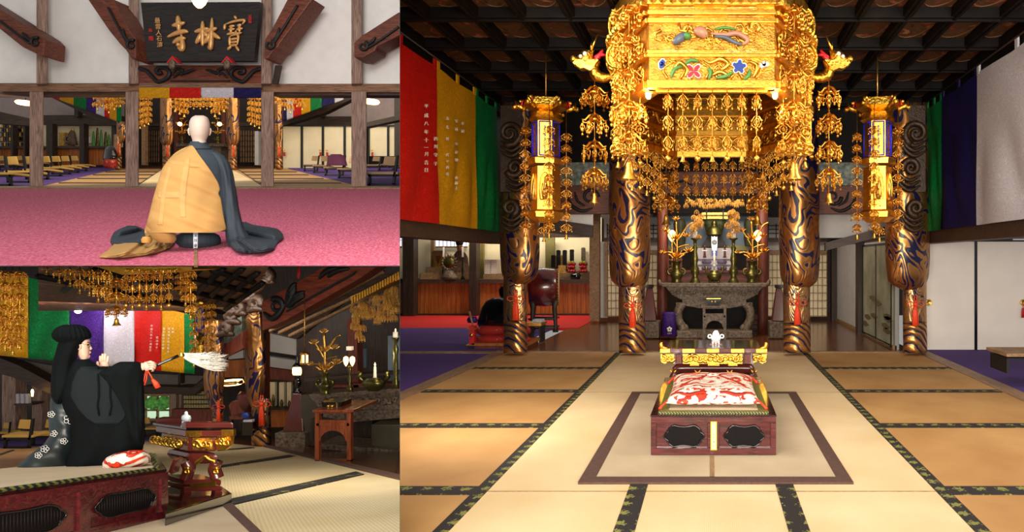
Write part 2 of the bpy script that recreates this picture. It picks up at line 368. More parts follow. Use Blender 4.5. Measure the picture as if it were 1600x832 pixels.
struct('floor', MB().box(-9.5, -2.7, 12.95, 15.9, -.05, .004), M['redc'])
struct('trim_3', MB().box(-9, -3.26, 9.45, 9.62, 0, .012), M['trimw'])
struct('floor', MB().box(-2.9, 3.1, 9.6, 17, -.05, -.004), M['floorw'])
struct('trim_4', MB().box(-3.2, 3.2, 9.56, 9.68, -.04, .01), M['trimw'])
seam = MB()
for s in (-1, 1):
    x0, x1 = sorted((s*1.35, s*1.43)); seam.box(x0, x1, 1.2, 9.56, 0, .004)
    for yy in (576, 612, 666, 768):
        Y = gY(yy); x0, x1 = sorted((s*1.43, s*3.05)); seam.box(x0, x1, Y-.065, Y+.075, 0, .004)
    seam.box(s*.45-.055, s*.45+.055, 1.2, 3.97, 0, .004)
struct('trim_5', seam, M['edge'])
js = MB(); [js.box(-1.35, 1.35, Y-.004, Y+.004, 0, .002) for Y in (3.85, 6.72)]
struct('trim_6', js, M['trimw'])
# the mat with a brown border under the platform
rug = thing('floor_mat', 'square straw mat with a wide brown cloth border under the red platform', 'mat', (0, 5.3, 0))
MB().box(-.74, .80, 4.06, 6.6, 0, .012).build('mat_surface', M['tatr'], rug)
bd = MB(); bd.box(-.83, .88, 3.97, 4.07, 0, .015); bd.box(-.83, .88, 6.59, 6.68, 0, .015); bd.box(-.83, -.735, 4.07, 6.59, 0, .015); bd.box(.79, .88, 4.07, 6.59, 0, .015)
bd.build('border', M['brownc'], rug); MB().box(-.012, .018, 4.06, 4.5, .012, .015).build('joint', M['trimw'], rug)
# --- ceiling with painted coffers
cf, cnt, cb = nodes('painted_coffer'); cb.inputs['Roughness'].default_value = .6
no = N(cnt, 'ShaderNodeTexNoise', i_Scale=3.2, i_Detail=6, i_Distortion=2.5); cnt.links.new(coord(cnt), no.inputs['Vector'])
cnt.links.new(ramp(cnt, no.outputs[0], [(.3, hx('1a100a')), (.45, hx('5a3a20')), (.55, hx('3a2412')), (.62, hx('7a3018')), (.68, hx('8a6a48'))]), cb.inputs['Base Color'])
M['coffer'] = cf
struct('ceiling', MB().box(-5.4, 5.4, 4.2, 9.9, ZC+.1, ZC+.2), M['coffer'])
gr = MB(); k = -11
while k <= 11:
    x = k*.468+.03; gr.box(x-.045, x+.045, 4.2, 9.9, ZC, ZC+.1); gr.box(x-.012, x+.012, 4.2, 9.9, ZC-.02, ZC); k += 1
for k in range(-2, 5):
    Y = 6.27+.862*k; gr.box(-5.4, 5.4, Y-.06, Y+.06, ZC-.005, ZC+.1); gr.box(-5.4, 5.4, Y-.015, Y+.015, ZC-.025, ZC)
struct('trim_7', gr, M['ceilb'])
pr = MB()
for i in range(-11, 11):
    for k in range(-2, 4):
        pr.torus((i*.468+.264, 6.7+.862*k, ZC+.097), 1, .006, 'z', 20, 4, sx=.17, sz=.36)
struct('trim_8', pr, pm('coffer_roundel', '6a4a2c', .6))
for s in (-1, 1):
    x0, x1 = sorted((s*3.17, s*3.5)); struct('wall_left' if s < 0 else 'wall_right', MB().box(x0, x1, 4.0, 10.2, 3.6, ZC+.2), M['ceilb'])
    struct('trim_9', MB().box(*sorted((s*3.17, s*3.42)), 4.0, 9.9, 1.63, 1.83), M['dkwoodh'])
    struct('wall_left' if s < 0 else 'wall_right', MB().box(*sorted((s*3.25, s*3.35)), 4.0, 9.9, 1.83, 3.62), M['dkwood'])
# --- silk banners down both sides
def banner(x, Ys, s, z0, z1, m, label, letters=None, group='silk panels hanging along the sides of the hall'):
    Ya, Yb = Ys; g = []; n, h = 18, 16; ph = R.random()*6
    fz = lambda u, v: .02*math.sin(u*9+ph+v*3)*(1-v)+.035*math.sin(u*5+(1-v)*5+ph)*(1-v*.6)*min(1, 3*u*(1-u)+.2)
    for t in (0, .012):
        for j in range(h+1):
            for i in range(n+1):
                u, v = i/n, j/h; sag = .02*math.sin(PI*u)*v
                g.append(Vector((x+s*t-s*abs(fz(u, v))*1.4, lerp(Ya, Yb, u), lerp(z0, z1, v)-sag*1.5)))
    W = n+1; K = W*(h+1); fs = []
    for b in (0, K):
        for j in range(h):
            for i in range(n): fs.append((b+j*W+i, b+j*W+i+1, b+(j+1)*W+i+1, b+(j+1)*W+i))
    t = thing('silk_banner', label, 'banner', (x, (Ya+Yb)/2, z0), group)
    MB().add(g, fs, True).build('cloth', m, t)
    lp = MB()
    for i in range(3):
        Y = lerp(Ya+.04, Yb-.04, i/2); lp.box(x-.01, x+.012, Y-.03, Y+.03, z1-.03, z1+.09)
    lp.each('loop', m, t); return t
zt, zb = 3.60, 1.80
def yx(px, x=3.14): return abs(x*FPX/(px-CX))
rb = banner(-3.14, (5.6, yx(682)), -1, zb, zt, M['sred'], 'red silk banner panel with white writing at the left of the hall')
yb = banner(-3.14, (yx(682), yx(743)), -1, zb, zt, M['syel'], 'yellow silk banner panel between the red and the green one at left of the hall')
banner(-3.14, (yx(743), 9.35), -1, zb, zt, M['sgrn'], 'green silk banner panel beside the left outer pillar')
banner(3.14, (5.6, yx(1527)), 1, zb, zt, M['swht'], 'white silk banner panel at the right edge of the hall')
banner(3.14, (yx(1527), yx(1472)), 1, zb, zt, M['snav'], 'dark navy silk banner panel at the right of the hall')
banner(3.14, (yx(1472), 9.35), 1, zb, zt, M['sgrn'], 'green silk banner panel behind the right outer pillar')
for s in (-1, 1):
    MB().tube([(s*3.13, 4.5, 3.70), (s*3.13, 9.5, 3.70)], .012, 6)
    tag(MB().tube([(s*3.13, 4.5, 3.68), (s*3.13, 9.5, 3.68)], .012, 6).build('banner_rod', M['dkwood']), 'thin dark rod carrying the %s silk banners under the ceiling' % ('left' if s < 0 else 'right'), 'rod')
class SideFrame:      # plane x = const seen obliquely; maps pixels onto it
    k = .007
    def __init__(s, x): s.x = x
    def __call__(s, px, py, d=0):
        Y = s.x*FPX/(px-CX); return Vector((s.x+(.045-d*1.0)*(1 if s.x < 0 else -1), Y, EYE+(CY-py)/FPX*Y))
SF = SideFrame(-3.14)
glyphs(SF, [(c, 656.5, y, 6.5) for c, y in zip('平成八年十一月吉日', (166, 180.5, 193, 206, 219, 230.5, 241, 254, 266))], M['wthr'], 'inscription', rb, d=-.02)
glyphs(SF, [(c, 671.5, y, 6) for c, y in zip('西川守子', (217, 229, 242, 256))], M['wthr'], 'inscription', rb, d=-.02)
glyphs(SF, [(c, 690, y, 5) for c, y in zip('為先祖代々供養', (185, 199, 217, 242, 252, 262, 272))], M['wthr'], 'inscription', yb, d=-.02)
glyphs(SF, [(c, 704.5, y, 5) for c, y in zip('宝林寺什物也施主', (189, 202, 225, 238, 250, 278, 286, 294))], M['wthr'], 'inscription', yb, d=-.02)
glyphs(SF, [(c, 714.5, y, 5) for c, y in zip('奉納', (193, 205))], M['wthr'], 'inscription', yb, d=-.02)
# --- the four pillars wrapped in brocade
def pillar(px, Y, lo, up, label, ybase=552, ysplit=448, ytop=150, mats=None, tassel=True, yt=465, lab2='', ts=1):
    fr = F(Y); a, b = lo; u0, u1 = up; c = (a+b)/2
    t = thing('brocade_pillar', label, 'pillar', fr(c, ybase), 'brocade wrapped pillars')
    fd = lambda am, fq: (lambda an, y: am*math.sin(an*fq+y*.05)+am*.5*math.sin(an*(fq+3)-y*.08))
    w2 = (b-a)/2; ymid = lerp(ysplit, ybase, .55); hh = min(1, (ybase-ysplit)/104); vs_ = 1 if Y < 12 else .4
    MB().loft(fr, [(ysplit-12, a, b, w2), ((ysplit+ymid)/2, a-.5, b, w2), (ymid, a-.5, b+.5, w2)], 28, 6, fd(.4, 5)).build('lower_wrap', M['fab2'], t)
    MB().loft(fr, [(ymid, a-.5, b+.5, w2), (ybase, a, b+.5, w2)], 28, 6, fd(.4, 5)).build('wave_hem', M['fabw'], t)
    rows = [(ytop, u0+4*vs_, u1-4*vs_, (u1-u0)/2-4*vs_), (ytop+(ysplit-ytop)*.2, u0+2*vs_, u1-2*vs_, (u1-u0)/2-2*vs_), (ytop+(ysplit-ytop)*.6, u0+1, u1, (u1-u0)/2), (ysplit-40*vs_, u0+1, u1, (u1-u0)/2), (ysplit-14*vs_, u0+3*vs_, u1-2*vs_, (u1-u0)/2-2*vs_), (ysplit-4*vs_, u0+8*vs_, u1-6*vs_, (u1-u0)/2-6*vs_), (ysplit+8*vs_, c-12*vs_, c+12*vs_, 14*vs_)]
    MB().loft(fr, rows, 40, 5, fd(.6, 7)).build('upper_wrap', M['fab1'], t)
    if tassel:
        f2 = F(Y-w2*Y/1000-.04)
        q = thing('tassel_cord', lab2, 'tassel', f2(c+1, yt+35*ts), 'orange cords tied around the pillars')
        kb = MB(); T = lambda dx, dy: f2(c+1+dx*ts, yt+dy*ts); kr = ts*Y/9.3
        for s in (-1, 1):
            kb.tube([T(0, 0), T(s*6, -4), T(s*12, -3), T(s*14, 1), T(s*9, 4), T(0, 1)], .006*kr, 6)
            kb.tube([T(s*1.5, -14), T(s*2, -7), T(0, 0)], .008*kr, 6)
        kb.ball(T(0, 0), .03*kr, 10); kb.build('knot', M['orange'], q)
        tb = MB(); tb.loft(f2, [(yt+dy*ts, c+1+a_*ts, c+1+b_*ts, d_*ts) for dy, a_, b_, d_ in ((3, -2, 2, 2), (9, -4, 3, 3), (13, -5, 4.5, 4), (34, -5.5, 5.5, 4.5))], 16, 0, lambda an, y: .5*ts*math.sin(an*12)); tb.build('tassel', M['orange'], q)
    return t
pillar(988, 9.3, (967, 1008), (950, 1016), 'inner left brocade wrapped pillar left of the altar', ysplit=447, yt=478, lab2='orange cord and tassel tied round the inner left pillar')
pillar(1245, 9.3, (1224, 1266), (1216, 1281), 'inner right brocade wrapped pillar right of the altar', ysplit=447, yt=474, lab2='orange cord and tassel tied round the inner right pillar')
pillar(806, 9.3, (787, 823), (780, 843), 'outer left brocade wrapped pillar beside the green banner and the drum', ysplit=440, yt=467, ytop=160, lab2='orange cord and tassel tied round the outer left pillar')
pillar(1430, 9.3, (1411, 1448), (1382, 1453), 'outer right brocade wrapped pillar in front of the white sliding doors', ysplit=448, yt=476, ytop=160, lab2='orange cord and tassel tied round the outer right pillar')
# raised dragon scrolls on the wraps and dark carved dragons over the outer pillars
def spiral(mb, fr, cx, cy, r0, r1, turns, a0, t, d=0, n=26, s=1, tz=None):
    pts = []; rs = []
    for i in range(n+1):
        u = i/n; a = a0+s*turns*2*PI*u; r = lerp(r0, r1, u)
        pts.append(fr(cx+r*math.cos(a), cy-r*math.sin(a), d)); rs.append(t*(1-.6*u))
    return mb.tube(pts, rs, 6)
def wave(mb, fr, pts, t, d=0, taper=True, n=6):
    # smooth path through pixel points
    P = []
    for i in range(len(pts)-1):
        p0 = pts[max(i-1, 0)]; p1 = pts[i]; p2 = pts[i+1]; p3 = pts[min(i+2, len(pts)-1)]
        for j in range(5):
            u = j/5
            P.append(tuple(.5*((2*b)+(-a+c)*u+(2*a-5*b+4*c-e)*u*u+(-a+3*b-3*c+e)*u**3) for a, b, c, e in zip(p0, p1, p2, p3)))
    P.append(pts[-1]); m = len(P)
    return mb.tube([fr(x, y, d) for x, y in P], [t*(1-.7*abs(2*i/(m-1)-1)**2 if taper else 1) for i in range(m)], n)
M['dragw'] = pm('bronzed_dark_carving', '3a2616', .45, .2, .35, 20, bmp=.6, bs=50)
for s, lab in ((1, 'dark carved cloud dragon above the outer left pillar behind the lantern'), (-1, 'dark carved cloud dragon above the outer right pillar behind the lantern')):
    mx = (lambda x: x) if s > 0 else (lambda x: 2*1114-x)
    fr = F(8.9); mb = MB()
    for cx, cy, r in ((796, 208, 20), (804, 262, 14), (797, 325, 13)):
        spiral(mb, fr, mx(cx), cy, r, 2, 1.6, cx*.7, .05, s=s)
        [wave(mb, fr, [(mx(cx-14), cy+12+e), (mx(cx+2), cy+20+e), (mx(cx+16), cy+12+e), (mx(cx+24), cy-2+e)], .03) for e in (0, 8, 16)]
    mb.slab(F(9.0), min(mx(782), mx(815)), 165, max(mx(782), mx(815)), 300, .1)
    tag(mb.build('carved_dragon', M['dragw']), lab, 'carving', 'dark carved dragons over the outer pillars')
# --- transom over the sanctum
for x0, x1, a in ((842, 958, 'left'), (1272, 1400, 'right')):
    tm = thing('carved_beam', 'red-brown transom beam with black carved scrolls on the %s of the altar' % a, 'beam', F(9.8)((x0+x1)/2, 335), 'transom beams beside the altar')
    MB().slab(F(9.8), x0, 291, x1, 334, .2).build('beam', M['redwood'], tm)
    cb2 = MB(); f = F(9.78); s = 1 if a == 'left' else -1; c = 910 if s > 0 else 1314
    spiral(cb2, f, c+s*12, 308, 13, 3, 1.2, 0, .03, s=s); wave(cb2, f, [(c-s*24, 306), (c-s*16, 322), (c, 330), (c+s*16, 325)], .028); wave(cb2, f, [(c-s*12, 300), (c-s*8, 314), (c+s*4, 322)], .02)
    cb2.build('scroll', M['blackm'], tm)
    tag(MB().slab(F(9.9), x0+6, 254, x1-6, 290, .12).build('openwork_carving', pm('grey_green_carving', '7f8c86', .6, var=.5, scale=14, bmp=1, bs=18)), 'grey-green openwork carving above the %s transom beam' % a, 'carving')
struct('wall_back', MB().box(-3.0, 3.2, 10.0, 10.1, 2.78, ZC+.2), M['ceilb'])
struct('wall_back', MB().box(-9.8, 8, 17, 17.1, -.1, 4.2), M['dkwood'])
f = F(9.9)
struct('wall_back', MB().slab(f, 843, 333, 925, 356, .1, .3), M['white']); struct('trim_10', MB().fpoly(f, [(843, 340), (925, 352), (925, 372), (843, 362)], .12, .2), M['dkwoodh'])
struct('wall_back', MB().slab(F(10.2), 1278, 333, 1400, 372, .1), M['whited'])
struct('trim_11', MB().fpoly(f, [(1290, 380), (1392, 352), (1392, 366), (1290, 392)], .12), M['dkwoodh'])
# --- back corner screens, posts
for a, b, n in ((948, 1034, 12), (1200, 1292, 13)):
    fr = F(14.6); t = struct('window_1' if a < 1000 else 'window_2', MB().slab(fr, a, 395, b, 495, .05), M['paperw'])
    g = MB()
    for i in range(n+1): g.slab(F(14.57), a+(b-a)*i/n-.35, 395, a+(b-a)*i/n+.35, 495, .03)
    for j in range(9): g.slab(F(14.57), a, 398+j*12-.4, b, 398+j*12+.4, .03)
    g.slab(F(14.55), a, 391, b, 397, .08); g.build('lattice', M['trimw'], t)
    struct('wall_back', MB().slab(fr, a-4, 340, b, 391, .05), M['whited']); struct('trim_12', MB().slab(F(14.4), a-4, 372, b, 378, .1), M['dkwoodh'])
    tr = MB(); [tr.slab(F(14.3), a, y, b, y+1.5, .03) for y in (352, 358, 364)]; [tr.slab(F(14.3), x, 350, x+1.5, 372, .03) for x in range(int(a), int(b), 12)]; struct('trim_13', tr, M['blackm'])
fr = F(14)
struct('trim_14', MB().slab(fr, 921, 330, 936, 502, .2), M['trimw']); struct('wall_left', MB().slab(F(14.3), 935, 378, 949, 497, .06), M['whited']); struct('trim_15', MB().slab(F(14.2), 945, 378, 949, 495, .1), M['trimw'])
struct('wall_right', MB().box(2.84, 2.9, 9.9, 15, -.05, 1.75), M['whited']); struct('wall_right', MB().box(2.84, 2.9, 9.9, 15, 1.9, 2.8), M['whited'])
struct('trim_16', MB().box(2.8, 2.9, 9.9, 15, 1.72, 1.92), M['dkwoodh']); struct('trim_17', MB().box(2.8, 2.86, 9.9, 15, -.05, .06), M['trimw'])
for Y, nm in ((11.9, 'trim_18'), (14.5, 'trim_19')): struct(nm, MB().box(2.72, 2.92, Y, Y+.2, -.05, 1.75), M['dkwood'])
ps = MB().box(2.8, 2.83, 9.95, 11.85, .02, 1.66); pd = struct('door_1', ps, pm('painted_sliding_panel', '9c9a84', .8, var=.3, scale=2.2, c2='6d6a52'))
g = MB(); g.box(2.785, 2.8, 9.95, 11.85, .02, .05); g.box(2.785, 2.8, 9.95, 11.85, 1.63, 1.66); [g.box(2.785, 2.8, Y-.015, Y+.015, .02, 1.66) for Y in (9.97, 10.9, 11.83)]
g.build('door_frame', M['black'], pd)
cl = MB(); 
for i in range(9):
    Y, z = 10.1+R.random()*1.6, .2+R.random()*.55
    cl.add([(2.796, Y+.22*math.cos(a*PI/7)*(1+.3*math.sin(a*2)), z+.05*math.sin(a*PI/7)) for a in range(14)], [tuple(range(14))])
cl.build('painted_cloud', pm('olive_cloud', '5d5434', .8), pd)
# white sliding doors on the right
for i, (a, b) in enumerate(((1447, 1523.5), (1526.5, 1606), (1609, 1690))):
    d = struct('door_%d' % (i+2), MB().slab(F(9.86), a, 377, b, 548, .03), M['paper'])
    g = MB()
    g.slab(F(9.85), a-1.5, 377, a+.7, 549, .05); g.slab(F(9.85), b-.7, 377, b+1.5, 549, .05); g.slab(F(9.85), a, 375.5, b, 378, .05); g.slab(F(9.85), a, 547, b, 549, .05)
    g.build('door_frame', M['black'], d)
    h = MB(); c = F(9.84)(a+4 if i == 0 else b-7, 473); h.rings([[c+Vector((r*math.cos(2*PI*j/20), -y, r*math.sin(2*PI*j/20))) for j in range(20)] for r, y in ((.048, 0), (.05, .012), (.036, .02), (.032, .008), (.001, .01))]); h.build('door_pull', M['goldp'], d)
    if i == 1:
        q = F(9.8); tb = MB(); tb.tube([q(1599, 475), q(1599, 483)], .006); tb.loft(q, [(482, 1597, 1600.5, 1.6), (485, 1596.5, 1601, 2), (497, 1596, 1601.5, 2)], 12); tb.build('tassel', M['red'], d)
struct('trim_20', MB().slab(F(9.8), 1447, 366, 1700, 373, .2), M['trimw']); struct('trim_21', MB().slab(F(9.9), 1447, 335, 1700, 366, .2), M['dkwoodh'])
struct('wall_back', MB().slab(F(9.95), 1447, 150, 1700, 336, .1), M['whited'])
# --- the niche with the counter on the left
fr = F(15.9)
ct = thing('counter', 'long waist-high counter of orange cedar boards at the back left', 'counter', fr(780, 493))
pn = MB(); x = 600
while x < 930:
    pn.slab(F(15.9+R.random()*.02), x+.2, 443, x+6.8, 493, .1); x += 7
pn.build('board_front', M['panelw'], ct); MB().slab(F(15.8), 600, 437, 922, 443, 1.2).build('worktop', M['dkwoodh'], ct)
struct('trim_22', MB().slab(F(15.8), 600, 490.5, 922, 493, .05), M['dkwood'])
struct('wall_back', MB().slab(F(16.9), 560, 340, 940, 440, .05), M['paperw'])
struct('trim_23', MB().slab(F(15.7), 600, 352, 925, 371, .25), M['dkwoodh'])
for i, (a, b) in enumerate(((629, 646), (733, 744))): struct('trim_%d' % (24+i), MB().slab(F(15.6), a, 371, b, 494, .25), M['dkwood'])
struct('trim_26', MB().slab(F(16.6), 673, 371, 678, 437, .1), M['trimw']); struct('trim_27', MB().slab(F(16.6), 748, 371, 755, 437, .1), pm('olive_frame', '8a7a40', .6)); struct('trim_28', MB().slab(F(16.6), 852, 371, 866, 437, .1), pm('olive_post', '7d7440', .6))
for i, (a, b) in enumerate(((680, 730), (622, 628), (745, 748))):
    wn = struct('window_%d' % (3+i), MB().slab(F(16.8), a, 371, b, 385, .03), M['winl']); g = MB()
    [g.slab(F(16.78), x-.3, 371, x+.3, 385, .02) for x in range(int(a), int(b)+1, 6)]; g.slab(F(16.78), a, 375, b, 375.7, .02); g.slab(F(16.78), a, 385, b, 388, .03); g.build('window_frame', M['trimw'], wn)
# things on the counter
f = F(16.3)
def st(x0, y0, x1, y1, t=.3): return MB().slab(f, x0, y0, x1, y1, t)
tg = thing('shrine_step', 'pale two-tier wooden step on the counter under the mirror', 'stand', F(16.1)(690, 437))
MB().slab(F(16.0), 657, 427, 734, 437, .7).build('lower_tier', M['trimw'], tg); MB().slab(F(16.2), 667, 418, 733, 427, .5).build('upper_tier', M['trimw'], tg)
mr = thing('round_mirror', 'round bronze mirror in a carved flame frame on the counter', 'mirror', F(15.95)(701, 437))
c = F(15.9)(702, 411)
MB().rings([[c+Vector((r*math.cos(2*PI*j/24), y, r*math.sin(2*PI*j/24))) for j in range(24)] for r, y in ((.001, -.02), (.13, -.02), (.14, 0), (.14, .04))]).build('disc', M['bronze'], mr)
g = MB(); fm = F(15.9)
for i in range(16):
    a = 2*PI*i/16; g.tube([c+Vector((.15*math.cos(a), 0, .15*math.sin(a))), c+Vector((.22*math.cos(a+.25), 0, .22*math.sin(a+.25)))], [.035, .008], 6)
g.torus(c, .155, .022, n=24); g.build('flame_frame', M['carvg'], mr)
g = MB(); g.loft(fm, [(423, 697, 707, 4), (428, 693, 711, 6), (432, 690, 716, 8), (437, 689, 717, 9)], 12); g.build('base', M['carvg'], mr)
fg = thing('seated_figure', 'seated robed statue with a black hat behind the round mirror', 'statue', F(16.35)(719, 430))
fh = F(16.35)
MB().loft(fh, [(392, 715, 722, 3), (395, 711, 727, 5), (402, 707, 731, 7), (412, 706, 732, 9), (421, 704, 734, 11), (430, 704, 735, 12)], 20, 3, lambda a, y: .6*math.sin(a*7)).build('robe', pm('brown_robe', '7a5a44', .7, var=.3, scale=20), fg)
MB().loft(fh, [(379, 716, 720, 2), (381, 713.5, 722.5, 4), (386, 713, 723, 4.5), (391, 714.5, 721.5, 3.5), (393, 716, 720, 2)], 14).build('head', pm('painted_face', 'c08468', .5), fg)
MB().loft(fh, [(377, 711, 725, 5), (380, 712, 724, 5), (383, 712.5, 723.5, 5)], 12).build('hat', M['blackm'], fg)
for i, (x, lab) in enumerate(((693, 'left'), (723, 'right'))):
    cs = thing('candle_stand', 'thin black candle stand with white candle %s of the round mirror' % lab, 'candlestick', F(15.9)(x, 437), 'candle stands beside the mirror'); fc = F(15.9)
    MB().loft(fc, [(402, x-2, x+2, 2), (405, x-.7, x+.7, .7), (418, x-1, x+1, 1), (422, x-2, x+2, 2), (431, x-1, x+1, 1), (437, x-4, x+4, 4)], 12).build('stand', M['blackm'], cs)
    MB().loft(fc, [(386, x-1.4, x+1.4, 1.4), (402, x-1.6, x+1.6, 1.6)], 10).build('candle', M['wax'], cs)
sh = thing('miniature_shrine', 'small gilt shrine with a dark roof on the upper step', 'shrine', F(16.4)(683, 418))
fs_ = F(16.3); MB().slab(fs_, 677, 397, 691, 418, .2).build('case', M['goldd'], sh); MB().fpoly(fs_, [(674, 397), (677, 392), (691, 392), (695, 397)], .25, -.03).build('roof', M['trimw'], sh); MB().fpoly(fs_, [(680, 400), (688, 400), (684, 414)], .02, -.02).build('figure', M['redwoodv'], sh)
for x0, x1, lab in ((757, 766, 'left'), (767, 776, 'right')):
    tag(st(x0, 406, x1, 429).build('patterned_box', edging('red_white_check', 'e6dcd0', 'b03028', 20)), 'red and white checked box on the counter, the %s one' % lab, 'box', 'checked boxes on the counter')
tag(MB().slab(F(16.2), 755, 428, 800, 437, .4).build('wooden_step', M['trimw']), 'low pale wooden step under the checked boxes', 'stand')
for i, (x, y0, m) in enumerate(((864, 400, 'blackm'), (872, 392, 'blackm'), (882, 392, 'blackm'), (893, 391, 'blackm'), (871, 400, 'goldd'), (879, 400, 'goldd'), (911, 388, 'carvg'))):
    t = thing('memorial_tablet', '%s memorial tablet, the %s from the left on the shelf behind the drum' % ('black lacquer' if m == 'blackm' else 'gilt' if m == 'goldd' else 'grey wooden', ORD[i]), 'tablet', F(16.4+.05*i)(x, 424), 'memorial tablets behind the drum')
    ft = F(16.4+.05*i); MB().slab(ft, x-3, y0+2, x+3, 421, .08).build('plaque', M[m], t, bevel=.01); MB().slab(ft, x-4, 421, x+4, 426, .14, -.03).build('base', M[m], t); MB().fpoly(ft, [(x-3.5, y0+2), (x-2, y0-1), (x+2, y0-1), (x+3.5, y0+2)], .1, -.01).build('crown', M[m], t)
tag(MB().slab(F(16.2), 853, 425, 921, 437, .5).build('wooden_shelf', M['trimw']), 'pale wooden shelf carrying the memorial tablets and fruit', 'shelf')
for x, lab in ((893, 'left'), (911, 'right')):
    t = thing('fruit_offering', 'stack of red apples topped with green fruit, the %s of the pair' % lab, 'fruit', F(16.1)(x, 427), 'fruit offerings'); g = MB(); fo = F(16.1)
    for dx, dy in ((-4, 0), (0, 0), (4, 0), (-3, -6), (3, -6), (0, -7), (-4, -11), (4, -11), (0, -12)): g.ball(fo(x+dx, 424+dy), .048, 10)
    g.build('apples', pm('red_fruit', '9c1418', .35), t); g = MB(); [g.ball(fo(x+dx, 410), .04, 10) for dx in (-3, 2)]; g.build('green_fruit', pm('lime_fruit', '9cb820', .4), t)
tag(MB().loft(F(16.0), [(427, 893, 906, 6), (431, 890, 908, 8), (436, 892, 906, 6), (440, 894, 904, 5)], 16).build('incense_bowl', M['black']), 'black bowl on the shelf edge in front of the fruit', 'bowl')
tag(MB().slab(F(16.0), 872, 415, 884, 427, .04).build('picture_frame', M['goldd']), 'small gilt picture frame on the shelf', 'frame')
# --- big drum on its stand
dr = thing('taiko_drum', 'large black barrel drum with red painted dragons on a wooden stand', 'drum', F(12.4)(850, 520))
c = F(12.4)(850, 449); ax = Vector((.97, .22, 0)).normalized(); up = Vector((0, 0, 1)); sd = ax.cross(up)
rg = [[c+ax*t+(up*math.cos(2*PI*j/28)+sd*math.sin(2*PI*j/28))*r for j in range(28)] for t, r in ((-.28, .32), (-.2, .36), (0, .38), (.2, .36), (.28, .32))]
MB().rings(rg).build('barrel', pm('black_drum_lacquer', '1a0c0a', .25, c2='7a2018', scale=3.2, coat=.5), dr)
MB().rings([[c+ax*t+(up*math.cos(2*PI*j/28)+sd*math.sin(2*PI*j/28))*r for j in range(28)] for t, r in ((.27, .34), (.285, .335), (.29, .001))]).build('drumhead', pm('drum_hide', 'b59a70', .7), dr)
g = MB(); [g.ball(c+ax*.26+(up*math.cos(2*PI*j/36)+sd*math.sin(2*PI*j/36))*.345, .014, 6, m=4) for j in range(36)]; g.build('studs', M['goldd'], dr)
for dx in (-.22, .22):
    for dy in (-.2, .2):
        b0 = c+ax*dx+sd*dy; g = MB(); g.tube([(b0.x, b0.y, 0), (b0.x, b0.y, .12), (b0.x-dx*.1, b0.y, .45), (b0.x, b0.y, .62)], [.06, .03, .045, .06], 8); g.build('leg', M['dkwood'], dr)
g = MB(); [g.tube([(c.x-.25, c.y+dy, z), (c.x+.25, c.y+dy, z)], .02, 6) for dy in (-.2, .2) for z in (.25, .08)]; g.each('stretcher', M['dkwood'], dr)
# --- wooden fish drum on cushions
wf = thing('wooden_fish_drum', 'large glossy black wooden fish drum beside the outer left pillar', 'drum', F(10.3)(775, 507)); f = F(10.3)
MB().loft(f, [(466, 770, 795, 10), (470, 760, 810, 18), (480, 753, 820, 26), (492, 749, 824, 30), (501, 746, 824, 30), (508, 745, 822, 26), (512, 750, 815, 18)], 30, 2).build('body', M['black'], wf)
MB().loft(F(10.5), [(448, 782, 800, 7), (453, 779, 806, 10), (462, 780, 806, 10), (468, 784, 800, 8)], 20, 2).build('handle', M['black'], wf)
pc = edging('red_patch_brocade', '9c1c16', 'd08858', 6)
for y0, y1, lab in ((509, 525, 'upper'), (524, 539, 'lower')):
    tag(MB().loft(f, [(y0, 752, 822, 20), (y0+3, 745, 828, 26), ((y0+y1)/2, 742, 830, 28), (y1-3, 745, 828, 26), (y1, 752, 822, 20)], 28, 2, p=3).build('round_cushion', pc), '%s of two red patchwork cushions under the wooden fish drum' % lab, 'cushion', 'cushions under the fish drum')
ft_ = thing('cushion_stand', 'low orange-brown wooden stand under the red cushions', 'stand', f(780, 551)); MB().slab(F(9.9), 737, 537, 825, 541, .8).build('top', M['panelw'], ft_); MB().slab(F(9.95), 741, 541, 822, 551, .7).build('side', M['redwoodv'], ft_)
ss = thing('striker_stand', 'small red lacquer striker stand with brass fittings left of the cushions', 'stand', F(9.9)(735, 541)); f9 = F(9.9)
MB().slab(f9, 733, 510, 741, 539, .1).build('post', M['red'], ss); g = MB(); g.slab(f9, 729, 514, 743, 515.5, .1, -.01); g.slab(f9, 728, 539, 742, 541, .12, -.01); g.ball(f9(737, 524, -.03), .03, 10); g.build('fitting', M['goldp'], ss)
tag(MB().tube([f9(740, 513, .1), f9(733, 487, .15)], [.012, .02], 8).build('drum_striker', M['trimw']), 'pale wooden striker leaning beside the fish drum', 'striker')
tag(MB().loft(F(10.2), [(495, 733, 744, 4), (500, 729, 747, 6), (505, 731, 745, 5)], 14, 2).build('folded_cloth', M['spur']), 'small crumpled purple cloth beside the fish drum', 'cloth')
st_ = thing('low_stool', 'low black stool with a folded white cloth behind the outer left pillar', 'stool', F(10.6)(835, 540)); f = F(10.6)
MB().slab(f, 822, 505, 846, 510, .35).build('seat', M['goldd'], st_); MB().slab(f, 832, 500, 846, 504.5, .2).build('folded_cloth', M['swht'], st_)
for x in (824, 842): MB().slab(f, x, 510, x+2.5, 536, .3).build('leg', M['blackm'], st_)
t = thing('low_bench', 'edge of a low wooden bench with black legs on the purple carpet at far right', 'bench', F(6.7)(1580, 584)); MB().slab(F(6.7), 1573, 553, 1640, 558, .5).build('seat', M['trimw'], t); MB().slab(F(6.75), 1573, 560, 1577, 584, .4).build('leg', M['blackm'], t); MB().slab(F(6.75), 1577, 560, 1640, 563, .4).build('rail', M['blackm'], t)
